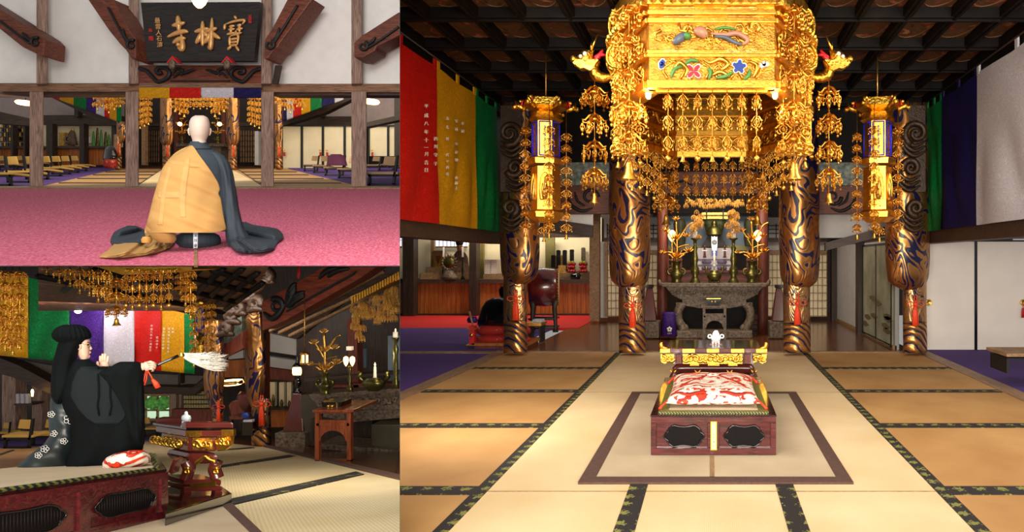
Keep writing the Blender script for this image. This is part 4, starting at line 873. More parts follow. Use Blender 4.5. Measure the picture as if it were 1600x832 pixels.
def lotus_vase(fr, cx, ytop, yb, lab, m=M['bronze'], gm=M['gold'], full=True, s=1.0, grp='vases of gilt lotus'):
    t = thing('lotus_vase', lab, 'vase', fr(cx, yb), grp); H = 35*s; y = lambda v: yb-v*s
    lathe_px(fr, cx, [(y(35), 9*s), (y(34), 8*s), (y(30), 5.5*s), (y(20), 6*s), (y(16), 10*s), (y(12), 11*s), (y(8), 8*s), (y(4), 7*s), (y(0), 10*s)], m, 'vase', t)
    g = MB()
    for q in (-1, 1): wave(g, fr, [(cx+q*9*s, y(13)), (cx+q*13*s, y(16)), (cx+q*13*s, y(21)), (cx+q*8*s, y(23))], .02*s, 0, False)
    g.each('handle', m, t)
    k = fr.k
    def bloom(x, yy, r, open_=1.0, tilt=0):
        g = MB(); c = fr(x, yy)
        for lay, (n, rr, hh) in enumerate(((12, r, r*.5), (9, r*.65, r*.9), (6, r*.3, r*1.0))):
            for i in range(n):
                a = 2*PI*i/n+lay; u = Vector((math.cos(a), math.sin(a)*.8, 0)); v = Vector((-u.y, u.x, 0)); R0 = rr*k; H0 = hh*k
                P = [c, c+u*R0*.5+v*R0*.25+Vector((0, 0, H0*.2)), c+u*R0+Vector((0, 0, H0)), c+u*R0*.5-v*R0*.25+Vector((0, 0, H0*.2))]
                g.add(P+[p-Vector((0, 0, .006)) for p in P], [(0, 1, 2, 3), (7, 6, 5, 4), (0, 4, 5, 1), (1, 5, 6, 2), (2, 6, 7, 3), (3, 7, 4, 0)])
        g.build('lotus_flower', gm, t)
    def stem(pts, r=.012): g = MB(); wave(g, fr, pts, r*s, 0, False, 5); g.build('stem', gm, t)
    Z = lambda v: yb-35*s-v*s
    bloom(cx, Z(4), 14*s); stem([(cx, Z(0)), (cx+s, Z(26)), (cx-s, Z(62))], .02); bloom(cx-s, Z(34), 11*s); bloom(cx-s, Z(64), 7*s)
    stem([(cx, Z(8)), (cx+12*s, Z(12)), (cx+18*s, Z(14))]); bloom(cx+19*s, Z(14), 9*s); stem([(cx, Z(10)), (cx-12*s, Z(14)), (cx-20*s, Z(12))]); bloom(cx-22*s, Z(12), 6*s)
    stem([(cx, Z(30)), (cx+10*s, Z(44)), (cx+18*s, Z(56)), (cx+26*s, Z(60))], .016); bloom(cx+16*s, Z(38), 8*s); stem([(cx, Z(22)), (cx-10*s, Z(40)), (cx-16*s, Z(48))]); bloom(cx-17*s, Z(46), 8*s); stem([(cx, Z(20)), (cx+10*s, Z(24)), (cx+20*s, Z(26))], .01)
    return t
lotus_vase(AT, 1057, 310, 443, 'bronze vase of tall gilt lotus flowers at the left end of the altar table'); lotus_vase(AT, 1175, 310, 443, 'bronze vase of tall gilt lotus flowers at the right end of the altar table')
for x, lab in ((1086, 'left'), (1146, 'right')):
    t = thing('candlestick', 'tall bronze candlestick with a white candle on the %s of the incense pot' % lab, 'candlestick', AT(x, 443), 'altar candlesticks')
    lathe_px(AT, x, [(372, 7), (374, 7), (376, 3), (384, 2.4), (388, 4.5), (393, 3), (402, 4.8), (408, 5.2), (414, 3), (420, 6.5), (426, 7), (432, 4), (436, 6), (442, 9), (443, 9)], M['bronze'], 'stem', t)
    cd = lathe_px(AT, x, [(362, 3.2), (364, 3.4), (372, 3.6)], M['wax'], 'candle', t); lathe_px(AT, x, [(357, .3), (359, 1), (361.5, .6)], M['flame'], 'flame', cd)
t = thing('incense_burner', 'round green-bronze incense burner with two curled handles and a lit candle at altar centre', 'burner', AT(1116, 443))
lathe_px(AT, 1116, [(423, 7), (425, 6.5), (427, 10), (432, 11.5), (437, 9.5), (440, 5)], M['bronze'], 'bowl', t)
g = MB()
for s in (-1, 1): wave(g, AT, [(1116+s*9, 429), (1116+s*13, 423), (1116+s*12, 418), (1116+s*16, 417)], .022)
g.each('handle', M['bronze'], t)
for s in (-1, 0, 1): g = MB(); g.tube([AT(1116+s*6, 438), AT(1116+s*7, 443)], [.03, .02], 8); g.build('foot', M['bronze'], t)
lathe_px(AT, 1116, [(412, 1), (414, 1.5), (416, 4), (417, 1.5), (423, 1.2)], M['silver'], 'candle_pin', t); cd = lathe_px(AT, 1116, [(397, 1.5), (412, 1.8)], M['wax'], 'candle', t); lathe_px(AT, 1116, [(391, .2), (394, 1.2), (396.5, .6)], M['flame'], 'flame', cd)
for x, lab in ((1050, 'left'), (1184, 'right')):
    t = thing('heart_lamp', 'glowing leaf-shaped lamp among the gilt lotus on the %s' % lab, 'lamp', F(12.1)(x, 382), 'glowing lamps behind the lotus')
    g = MB(); f = F(12.1)
    g.loft(f, [(360, x-2, x+2, 2), (364, x-6, x+6, 4), (369, x-6.5, x+6.5, 5), (374, x-4, x+4, 3), (378, x-1, x+1, 1)], 14); g.build('shade', glow('hot_shade', 'ffc070', 6), t); MB().tube([f(x, 378), f(x, 443)], .012, 6).build('stem', M['goldd'], t)
    point('lotus_lamp_light', f(x, 369, -.25), 3)
# small reading stand, box, purple cloth, floor lanterns
def side_stand(fr, cx, y0, y1, w2, m, lab, cat='stand', sc_=1):
    t = thing('wooden_stand', lab, cat, fr(cx, y1)); k = w2
    MB().slab(fr, cx-k, y0, cx+k, y0+k*.09+1, .5, -.05).build('top', m, t, bevel=.005)
    h = y1-y0
    for s in (-1, 1):
        for dd in (0, .36): MB().slab(fr, cx+s*k*.78-k*.1, y0+2, cx+s*k*.78+k*.1, y1, .05, dd).build('leg', m, t)
    g = MB(); g.slab(fr, cx-k*.8, y0+h*.26, cx+k*.8, y0+h*.31, .05, .0); g.slab(fr, cx-k*.8, y0+h*.26, cx+k*.8, y0+h*.31, .05, .36); g.each('rail', m, t)
    g = MB(); arch = [(cx-k*.7, y0+h*.31), (cx+k*.7, y0+h*.31), (cx+k*.7, y0+h*.6)]+[(cx+k*.62*math.cos(a), y0+h*.6-h*.2*math.sin(a)) for a in [i*PI/10 for i in range(11)]]+[(cx-k*.7, y0+h*.6)]
    g.fpoly(fr, arch, .03, .01); g.build('arched_apron', m, t)
    g = MB(); [g.slab(fr, cx-k*.7, y0+1, cx+k*.7, y0+h*.07, .03, .01), g.slab(fr, cx-k*.7, y0+h*.2, cx+k*.7, y0+h*.26, .03, .01)]; g.build('frieze', m, t)
    g = MB(); g.slab(fr, cx-k*.88, y1-2.5, cx+k*.88, y1, .05, 0); g.slab(fr, cx-k*.88, y1-2.5, cx+k*.88, y1, .05, .36); g.each('foot_rail', m, t)
    return t
side_stand(F(10.7), 1116.5, 479, 535, 21, M['carvg'], 'small arched wooden stand in front of the altar table')
t = thing('black_tray_box', 'small black lacquer box with two gold crests on the arched stand', 'box', F(10.75)(1115, 478)); f = F(10.75)
MB().fpoly(f, [(1104, 467), (1126, 467), (1124, 478), (1106, 478)], .25).build('box', M['black'], t); g = MB(); [g.lathe((0, 0, 0), [(0, 0)]) if 0 else g.ball(f(x, 472, -.005), .018, 10, m=6) for x in (1112.5, 1117.5)]; g.slab(f, 1103.6, 466.6, 1126.4, 467.4, .02, -.01); g.build('gold_crest', M['goldp'], t)
t = thing('purple_covered_box', 'box under a purple cloth with a white plum crest beside the altar', 'cloth', F(11.2)(1045, 526)); f = F(11.2)
MB().loft(f, [(488, 1036, 1054, 10), (492, 1035, 1055, 12), (526, 1033, 1058, 14)], 24, 0, lambda a, y: .6*math.sin(a*8)*(y-488)/38, p=3.5).build('cloth', M['spur'], t)
g = MB(); q = F(11.0); [g.ball(q(1046+2.6*math.cos(a), 515+2.6*math.sin(a)), .02, 8, m=4) for a in [i*2*PI/5-PI/2 for i in range(5)]]; g.build('plum_crest', M['wthr'], t); glyphs(q, [(c, 1043.5+i*2.5, 521.5, 2) for i, c in enumerate('宝林寺')], M['wthr'], 'crest_writing', t)
for s, lab in ((-1, 'left'), (1, 'right')):
    X = lambda v: 1116+s*v; f = F(11.35); t = thing('lantern_pedestal', 'tapering dark red pedestal on a carved square block at the %s of the altar' % lab, 'pedestal', f(X(101), 527), 'lantern pedestals')
    def fr_(r, y): c = f(X(101), y); return [c+Vector((a*r, b*r, 0)) for a, b in ((-1, -1), (1, -1), (1, 1), (-1, 1))]
    MB().rings([fr_(.18, 527), fr_(.18, 502)], True, False).build('block', M['carvg'], t, bevel=.008); MB().rings([fr_(.13, 501), fr_(.05, 450)], True, False).build('tapered_post', M['maroon'], t, bevel=.01)
    MB().rings([fr_(.07, 450), fr_(.07, 445)], True, False).build('cap', M['black'], t)
# ================================================================= platform, cushion, desk, burner
Yf, Yb = 4.516, 5.95; xl, xr = -.43, .455; zt2 = 0.297
pf = thing('platform_seat', 'low dark red lacquer platform seat with two slatted openings and a straw mat top', 'platform', (0, 5.2, .015))
g = MB(); g.box(xl, xr, Yf+.02, Yb, .015, zt2-.012); g.build('body', M['lacq'], pf)
g = MB(); g.box(xl-.004, xr+.004, Yf, Yb+.01, zt2-.012, zt2); g.build('top_edge', M['lacqt'], pf, bevel=.003)
g = MB(); g.box(xl, xr, Yf, Yf+.03, .015, .065); g.box(xl, xr, Yf, Yf+.03, zt2-.055, zt2-.012)
for x0, x1 in ((xl, xl+.04), (xr-.04, xr), (-.03, .055)): g.box(x0, x1, Yf, Yf+.03, .065, zt2-.055)
g.build('frame', M['lacq'], pf, bevel=.004)
ff = F(Yf-.002)
def cloud(cx, cy, w2, h2, n=44):
    P = []
    for i in range(n):
        a = 2*PI*i/n; c, s_ = math.cos(a), math.sin(a); r = 1+.07*math.cos(6*a)+.05*math.cos(10*a)
        P.append((cx+w2*math.copysign(abs(c)**.6, c)*r*.94, cy-h2*math.copysign(abs(s_)**.75, s_)*r*(1 if s_ > 0 else .95)))
    return P
for i, cx in enumerate((1069, 1162.5)):
    P = cloud(cx, 682.5, 30, 16.5); dop = MB().fpoly(F(Yf+.014), P, .01).build('dark_opening', M['slat'], pf)
    g = MB(); [g.slab(F(Yf+.008), x-.5, 668 if abs(x-cx) < 24 else 673, x+.45, 697 if abs(x-cx) < 24 else 692, .01) for x in [cx-27+2.25*j for j in range(25)]]; g.build('slats', M['slat'], dop)
    g = MB(); q = F(Yf+.006); P2 = P+[P[0]]; g.tube([q(x, y) for x, y in P2], .0055, 6, False); g.build('opening_rim', M['black'], dop)
g = MB(); g.box(xl+.09, xr-.09, Yf+.09, Yb-.1, zt2, zt2+.012); g.build('straw_mat', M['tatr'], pf)
g = MB(); g.box(xl+.05, xr-.05, Yf+.04, Yf+.09, zt2, zt2+.014); g.box(xl+.05, xr-.05, Yb-.1, Yb-.05, zt2, zt2+.014); g.box(xl+.05, xl+.12, Yf+.09, Yb-.1, zt2, zt2+.014); g.box(xr-.12, xr-.05, Yf+.09, Yb-.1, zt2, zt2+.014)
g.build('patterned_edging', zig('edging_dark_green', '14201a', '8c8838', 30), pf)
q = F(Yf-.004); t = thing('paper_label', 'narrow yellow label with black writing on the front of the platform', 'label', q(1115, 704)); MB().slab(q, 1110.5, 659.5, 1120, 704, .003).build('paper', pm('yellow_label', 'e8d428', .6, var=.02), t); MB().slab(F(Yf-.006), 1112, 661, 1118.7, 702.5, .001).build('face', pm('cream_label', 'e8dca8', .7, var=.02), t)
glyphs(F(Yf-.0065), [(c, 1115.3, y, 3.2) for c, y in zip('二十三世天瑞代', (664, 669, 674.5, 679.5, 685, 691, 698))], M['blackm'], 'writing', t, t=.0006)
# brocade cushion with grid profile
fcm, cnt, cb = nodes('floral_red_brocade'); cb.inputs['Roughness'].default_value = .45
wv = N(cnt, 'ShaderNodeTexWave', i_Scale=6.5, i_Distortion=13, i_Detail=3, wave_type='RINGS'); cnt.links.new(coord(cnt, (1, .6, 1)), wv.inputs[0])
vo = N(cnt, 'ShaderNodeTexNoise', i_Scale=9, i_Detail=3, i_Distortion=1.5); cnt.links.new(coord(cnt, (1, .6, 1)), vo.inputs[0])
mx = N(cnt, 'ShaderNodeMath', operation='MULTIPLY_ADD'); mx.inputs[1].default_value = .45; cnt.links.new(wv.outputs[0], mx.inputs[0]); cnt.links.new(vo.outputs[0], mx.inputs[2])
cnt.links.new(ramp(cnt, mx.outputs[0], [(.46, hx('d8350e')), (.5, hx('8e1810')), (.57, hx('a02818')), (.6, hx('e8d8c4')), (.74, hx('d8c8bc')), (.78, hx('c0a4a0')), (.86, hx('eadfce'))]), cb.inputs['Base Color']); M['floral'] = fcm
cu = thing('floor_cushion', 'plump square red and cream floral brocade cushion on the red platform', 'cushion', (.01, 5.15, zt2+.013))
nx, ny = 30, 30; top = []; bot = []
for j in range(ny+1):
    for i in range(nx+1):
        u, v = 2*i/nx-1, 2*j/ny-1; pin = 1-.05*(1-abs(u)**2)*abs(v)**6-.0; hh = (max(0, 1-abs(u)**5)*max(0, 1-abs(v)**5))**.5
        x = .01+.345*u*(1-.05*(1-v*v)*abs(u)**4); y = 5.16+.5*v*(1-.04*(1-u*u)*abs(v)**4); wr = .004*math.sin(9*u+5*v)*hh
        top.append((x, y, zt2+.055+.075*hh+wr)); bot.append((x, y, zt2+.05-.036*hh))
W = nx+1; fs = [(j*W+i, j*W+i+1, (j+1)*W+i+1, (j+1)*W+i) for j in range(ny) for i in range(nx)]; K = W*(ny+1)
MB().add(top+bot, fs+[tuple(K+i for i in reversed(f)) for f in fs]+[(i, i+K, i+1+K, i+1) for i in range(nx)]+[(ny*W+i, ny*W+i+1, ny*W+i+1+K, ny*W+i+K) for i in range(nx)]+[(j*W, (j+1)*W, (j+1)*W+K, j*W+K) for j in range(ny)]+[(j*W+nx, j*W+nx+K, (j+1)*W+nx+K, (j+1)*W+nx) for j in range(ny)], True).build('pad', M['floral'], cu)
# medallions and bands woven into the brocade
def cz(x, y):
    u = (x-.01)/.345; v = (y-5.16)/.5; return zt2+.055+.075*(max(0, 1-abs(u)**5)*max(0, 1-abs(v)**5))**.5
def flat_band(pts, w_, name, m, h=.004):
    g = MB(); n = len(pts); L_ = []
    for i, (x, y) in enumerate(pts):
        a, b = pts[max(i-1, 0)], pts[min(i+1, n-1)]; dx, dy = b[0]-a[0], b[1]-a[1]; l = math.hypot(dx, dy)+1e-9; ww = w_*(.6+.4*math.sin(PI*i/(n-1)))
        L_.append([Vector((x-dy/l*ww, y+dx/l*ww, 0)), Vector((x+dy/l*ww, y-dx/l*ww, 0))])
    vs = []
    for p, q in L_: vs += [Vector((p.x, p.y, cz(p.x, p.y)+h)), Vector((q.x, q.y, cz(q.x, q.y)+h)), Vector((q.x, q.y, cz(q.x, q.y)-.004)), Vector((p.x, p.y, cz(p.x, p.y)-.004))]
    fs = [(4*i+k, 4*i+(k+1) % 4, 4*(i+1)+(k+1) % 4, 4*(i+1)+k) for i in range(n-1) for k in range(4)]+[(3, 2, 1, 0), (4*n-4, 4*n-3, 4*n-2, 4*n-1)]
    return g.add(vs, fs, True).build(name, m, cu)
M['dred'] = pm('deep_red_weave', '8a1810', .6, c2='c8300e', scale=18)
for s in (-1, 1):
    flat_band([(.01+s*(.02+.13*(1-math.cos(t*PI/12))*.9*(1 if t < 12 else 1)), 5.5-.055*t) for t in range(0, 12)], .012, 'red_band', M['dred'])
    flat_band([(.01+s*.165+s*-.15*math.cos(t*PI/9-PI), 5.24+.22*math.sin(t*PI/9)) for t in range(0, 10)], .012, 'red_band', M['dred'])
    flat_band([(.01+s*(.03+.28*t/9), 4.735+.02*math.sin(t)) for t in range(10)], .018, 'red_band', M['dred'])
def blossom(cx, cy, r, k=8):
    for j in range(k):
        a = 2*PI*j/k; flat_band([(cx+r*q*math.cos(a), cy+1.5*r*q*math.sin(a)) for q in (.25, .5, .75, 1)], r*.3, 'woven_petal', M['fwht'], .006)
    flat_band([(cx-r*.25, cy), (cx, cy), (cx+r*.25, cy)], r*.3, 'orange_centre', M['orange'], .008)
blossom(.01, 4.79, .06); blossom(.01, 5.36, .05, 6)
for s in (-1, 1): blossom(.01+s*.19, 4.8, .045, 6)
for s in (-1, 1):
    for yy in (4.68, 5.64): g = MB(); x = .01+s*.335; g.tube([(x, yy, zt2+.06), (x+s*.03, yy-.03, zt2+.04), (x+s*.05, yy-.07, zt2+.022)], [.012, .008, .012], 6); g.build('corner_tassel', M['orange'], cu)
# the writing desk with gilt carving
Yd = 6.12
dk = thing('writing_desk', 'low maroon and black lacquer desk with gilt carved frieze and curled gold ends', 'desk', (0, 6.5, .015)); fd_ = F(Yd)
MB().slab(F(Yd+.02), 1040, 546, 1190, 551, .68).build('desktop', M['black'], dk)
g = MB(); g.slab(fd_, 1033, 545, 1197, 552, .05); g.slab(F(Yd+.68), 1040, 545, 1190, 551, .04); g.each('top_rim', M['maroon'], dk, bevel=.004)
g = MB()
for a, b in ((1031, 1047), (1066, 1086), (1104, 1124), (1142, 1163), (1181, 1199)): g.slab(F(Yd-.006), a, 545.5, b, 552, .05)
g.each('gold_mount', M['goldb'], dk, bevel=.004)
for s in (-1, 1): g = MB(); X = lambda v: 1115+s*v; wave(g, fd_, [(X(72), 545), (X(80), 543), (X(82), 538), (X(80), 535)], .022, .03); g.build('curled_end', M['goldb'], dk)
g = MB(); g.slab(F(Yd+.05), 1052, 552, 1178, 569, .55); g.build('frieze', M['maroon'], dk)
g = MB(); q = F(Yd+.03)
g.slab(F(Yd+.035), 1067, 554, 1160, 569, .03)
for i in range(12): spiral(g, q, 1071+i*7.8, 561, 5.5, 1, 1.3, i*1.3, .016, s=1 if i % 2 else -1, n=14)
for s in (-1, 1):
    X = lambda v: 1115+s*v
    g.fpoly(F(Yd+.02), [(X(62), 554), (X(83), 554), (X(82), 566), (X(76), 569), (X(70), 565), (X(62), 567)][::int(-s)], .03)
    for j in range(3): spiral(g, F(Yd+.01), X(66+6*j), 561, 5, 1, 1.2, j, .016, s=s, n=14)
g.build('gilt_carving', M['goldb'], dk)
g = MB(); [g.slab(F(Yd+.01), x0+j*2.6, 554, x0+j*2.6+1.8, 568, .06) for x0 in (1054.5, 1163.5) for j in range(4)]; g.each('fluted_block', M['redwoodv'], dk)
g = MB(); rw = [(569, 1056, 1174, 12), (571, 1054, 1176, 14), (576, 1050, 1180, 16), (582, 1051, 1179, 15), (587, 1058, 1172, 12)]; g.loft(F(Yd+.3), rw, 36, 1.5, d0=0, p=8); g.build('rounded_waist', M['maroon'], dk)
g = MB()
for a, b in ((1078, 1092), (1106, 1124), (1138, 1152)): g.slab(F(Yd+.18), a, 569, b, 572, .06)
for x0 in (1052, 1090, 1140, 1178): wave(g, F(Yd+.17), [(x0-5, 578), (x0, 583), (x0+5, 578)], .012)
g.each('gold_trim', M['goldb'], dk)
for s in (-1, 1):
    for dd in (.06, .5): g = MB(); X = lambda v: 1115+s*v; wave(g, F(Yd+dd), [(X(58), 585), (X(62), 594), (X(59), 604), (X(62), 612)], .05, 0, False); g.build('leg', M['maroon'], dk)
MB().box(-.5, .52, Yd+.02, Yd+.62, .0, .11).build('black_base', M['black'], dk, bevel=.006)
bu = thing('porcelain_burner', 'white porcelain incense burner with a lion lid on the black desktop', 'burner', F(6.5)(1118.5, 540)); f = F(6.5)
lathe_px(f, 1118.5, [(524, 5.5), (526, 7), (530, 8), (534, 6), (536, 3)], M['whitep'], 'bowl', bu, 18); MB().loft(f, [(516.5, 1117, 1121, 2), (519, 1114.5, 1122.5, 3.5), (522, 1113, 1124, 4.5), (524, 1112.5, 1124.5, 5)], 16, 0, lambda a, y: .6*math.sin(a*5)).build('lion_lid', M['whitep'], bu)
for s in (-1, 1): g = MB(); g.torus(f(1118.5+s*9.5, 526), .018, .008, n=12); g.build('ring_handle', M['whitep'], bu)
for s in (-1, 0, 1): g = MB(); g.tube([f(1118.5+s*4, 533, -.01), f(1118.5+s*5, 539, -.01)], [.014, .009], 8); g.build('foot', M['whitep'], bu)
MB().slab(F(6.45), 1109, 539, 1128, 541, .09).build('stand', pm('pink_stand', 'c89480', .6), bu)
CLIP = 0
# ================================================================= floors that rise or fall away
class Plane:
    """floor z = eye + a + b*Y, optionally h above it; maps a pixel onto it"""
    def __init__(s, a, b): s.a, s.b = a, b
    def __call__(s, px, py, h=0):
        v = (CY-py)/FPX; Y = (s.a+h)/(v-s.b); return Vector(((px-CX)/FPX*Y, Y, EYE+v*Y))
    def slab(s, mb, pts, h=0, t=.0025):
        top = [s(x, y, h) for x, y in pts]; return mb.poly([p-Vector((0, 0, t)) for p in top], (0, 0, t))
    def cloth(s, mb, rows, hf, nu=30, step=2, t=.01):
        rows = smooth_rows(rows, step); g = []; m = len(rows)
        for i, (y, xl, xr) in enumerate(rows):
            for j in range(nu+1):
                u = j/nu; x = lerp(xl, xr, u); e = min(1, 6*u*(1-u)+.15)*min(1, .25+6*(i/(m-1))*(1-i/(m-1)))
                g.append(s(x, y, .004+t+hf(x, y)*e))
        n = nu+1; N_ = n*m; g2 = [p-Vector((0, 0, t)) for p in g]
        fs = [(i*n+j, (i+1)*n+j, (i+1)*n+j+1, i*n+j+1) for i in range(m-1) for j in range(nu)]
        fs += [tuple(N_+q for q in reversed(f)) for f in fs[:]]
        for i in range(m-1): fs += [(i*n, N_+i*n, N_+(i+1)*n, (i+1)*n), (i*n+nu, (i+1)*n+nu, N_+(i+1)*n+nu, N_+i*n+nu)]
        for j in range(nu): fs += [(j, j+1, N_+j+1, N_+j), ((m-1)*n+j, N_+(m-1)*n+j, N_+(m-1)*n+j+1, (m-1)*n+j+1)]
        return mb.add(g+g2, fs, True)
CLIP = -624.7
# ================================================================= UPPER LEFT: the front hall with the pink carpet
PA = Plane(-.7746, .1834)
# storey slab between the upper and the lower room
sl = MB(); e = lambda y, Y: EYE+(CY-y)/FPX*Y
x0, x1 = -1.35, (624.2-CX)/FPX
sl.hexa([(x0*3.7, 3.7, e(416.0, 3.7)), (x1*3.7, 3.7, e(416.0, 3.7)), (x1*22, 22, e(416.0, 22)), (x0*22, 22, e(416.0, 22)), (x0*3.7, 3.7, e(415.4, 3.7)), (x1*3.7, 3.7, e(415.4, 3.7)), (x1*22, 22, e(415.4, 22)), (x0*22, 22, e(415.4, 22))])
struct('ceiling', sl, M['blackm'])
cm, cnt, cb = nodes('pink_carpet'); cb.inputs['Roughness'].default_value = 1
no = N(cnt, 'ShaderNodeTexNoise', i_Scale=85, i_Detail=3); cnt.links.new(coord(cnt, (1, .5, 1)), no.inputs[0])
cnt.links.new(ramp(cnt, no.outputs[0], [(.3, hx('8e3048')), (.5, hx('b8506a')), (.7, hx('dc8098'))]), cb.inputs['Base Color']); M['pinkc'] = cm
g = MB(); PA.slab(g, [(-60, 415.4), (306, 415.4), (306, 292.5), (-60, 292.5)]); struct('floor', g, M['pinkc'])
g = MB(); PA.slab(g, [(304.5, 415.4), (640, 415.4), (640, 292.5), (304.5, 292.5)]); struct('floor', g, M['pinkc'])
g = MB(); PA.slab(g, [(303, 415.4), (309, 415.4), (308, 388), (303, 388)], .006, .01); struct('trim_32', g, M['trimw'])
g = MB(); PA.slab(g, [(-60, 293.5), (640, 293.5), (640, 291), (-60, 291)], .02, .06); struct('trim_33', g, M['trimw'])
g = MB(); PA.slab(g, [(213, 291), (410, 291), (361, 264), (253, 264)]); struct('floor', g, M['tata'])
g = MB(); PA.slab(g, [(66, 291), (213, 291), (253, 264), (184, 264)]); struct('floor', g, M['tatb'])
g = MB(); PA.slab(g, [(410, 291), (560, 291), (450, 264), (361, 264)]); struct('floor', g, M['tatb'])
g = MB()
for y in (268.5, 273, 278.7, 285.5):
    t_ = (y-226)/(291-226); w_ = 99*t_; PA.slab(g, [(68+(291-y)*4.3, y+.5), (312-w_, y+.5), (312-w_, y-.4), (68+(291-y)*4.3, y-.4)], .01, .01); PA.slab(g, [(312+w_, y+.5), (556-(291-y)*4.1, y+.5), (556-(291-y)*4.1, y-.4), (312+w_, y-.4)], .01, .01)
for s in (-1, 1): PA.slab(g, [(312+s*99, 291), (312+s*101, 291), (312+s*59, 264), (312+s*58.2, 264)][::s], .01, .01)
struct('trim_34', g, M['blackm'])
g = MB(); PA.slab(g, [(-60, 291), (66, 291), (184, 264), (150, 259), (-60, 259)]); struct('floor', g, M['purple'])
g = MB(); PA.slab(g, [(560, 291), (640, 291), (640, 262), (449, 262), (450, 264)]); struct('floor', g, M['purple'])
g = MB(); PA.slab(g, [(-60, 259), (165, 259), (165, 257), (-60, 257)]); struct('floor', g, M['redc'])
g = MB(); PA.slab(g, [(184, 264), (450, 264), (450, 252), (150, 252)]); struct('floor', g, M['floorw'])
# upper wall, lintel, posts, carved beam
W1 = F(11.1)
struct('wall_back', MB().slab(W1, -80, -140, 640, 133, .15), M['white'])
struct('trim_35', MB().slab(F(10.95), -80, 130, 217, 143, .3), M['posth']); struct('trim_36', MB().slab(F(10.95), 408, 131, 640, 144, .3), M['posth'])
struct('trim_37', MB().slab(F(11.0), -80, 143, 217, 148, .2), M['dkwoodh']); struct('trim_38', MB().slab(F(11.0), 426, 144, 640, 149, .2), M['dkwoodh']); struct('trim_39', MB().slab(F(10.9), 217, 130, 408, 138, .2), M['posth'])
for i, (a, b, a2, b2, y0) in enumerate(((57, 75, 46, 68, 88), (201, 217, 196, 217, 88), (408, 425, 408, 428, 90), (549, 566, 549, 573, 90))):
    t = thing('wooden_post', '%s of four weathered cedar posts along the pink carpet edge' % ('leftmost', 'second', 'third', 'rightmost')[i], 'post', PA((a2+b2)/2, 292.5), 'weathered posts')
    f = Frame((a+b)/2, 10.85); MB().slab(f, a, -60, b, 131, .2).build('upper_post', M['postw'], t, bevel=.015); f = Frame((a2+b2)/2, 10.85); MB().slab(f, a2, 143, b2, 293.2, .22).build('lower_post', M['postw'], t, bevel=.015)
for i, P in enumerate(([(-40, -10), (0, 15), (62, 54), (70, 62), (68, 88), (60, 86), (34, 73), (30, 70), (0, 46), (-40, 20)], [(136, -2), (176, -2), (203, 48), (212, 60), (212, 92), (205, 92), (196, 78), (188, 70), (170, 48)],
                       [(449, -2), (489, -2), (437, 68), (434, 74), (428, 78), (418, 92), (412, 92), (413, 62), (425, 44)], [(564, 56), (630, 14), (630, 52), (588, 73), (586, 79), (566, 91), (553, 90), (553, 66)])):
    f = F(10.55); t = thing('carved_brace', '%s slanting red-brown brace with a black carved curl' % ('far left', 'inner left', 'inner right', 'far right')[i], 'brace', f(*P[7]), 'slanting braces')
    MB().fpoly(f, P, .35).build('beam', M['redwood'], t, bevel=.02)
    g = MB(); q = F(10.53); c = ((55, 66), (205, 70), (421, 70), (567, 72))[i]; s = 1 if i < 2 else -1
    spiral(g, q, c[0], c[1], 8, 2, 1.2, 1, .03, s=s); d = ((-14, -10), (-9, -16), (11, -17), (14, -9))[i]
    wave(g, q, [(c[0]+d[0]*.4, c[1]+d[1]*.4+3), (c[0]+d[0]*.9-s*3, c[1]+d[1]*.9), (c[0]+d[0]*1.4, c[1]+d[1]*1.6)], .028); wave(g, q, [(c[0]+d[0]*.6, c[1]+d[1]*.6+8*1), (c[0]+d[0]*2, c[1]+d[1]*2+8), (c[0]+d[0]*4, c[1]+d[1]*4+6)], .02, 0, False); g.build('curl', M['blackm'], t)
t = thing('carved_lintel', 'red-brown lintel with symmetrical black scroll carving under the name board', 'beam', F(10.9)(313, 130)); MB().slab(F(10.9), 217, 102, 408, 130, .2).build('beam', M['redwood'], t); f = F(10.88)
for s in (-1, 1):
    g = MB(); X = lambda v: 313+s*v
    wave(g, f, [(X(95), 107), (X(84), 111), (X(76), 119), (X(68), 127), (X(62), 127), (X(52), 122), (X(48), 114), (X(54), 107), (X(64), 106), (X(69), 111), (X(65), 115), (X(60), 113)], .035, 0, False); g.build('scroll', M['blackm'], t)
    g = MB(); wave(g, f, [(X(42), 122), (X(34), 115), (X(24), 114), (X(14), 110), (X(8), 109)], .03); wave(g, f, [(X(44), 118), (X(38), 108), (X(28), 110), (X(30), 119)], .028); g.build('scroll', M['blackm'], t)
MB().slab(f, 266, 125.5, 358, 127.5, .03).build('groove', M['blackm'], t)
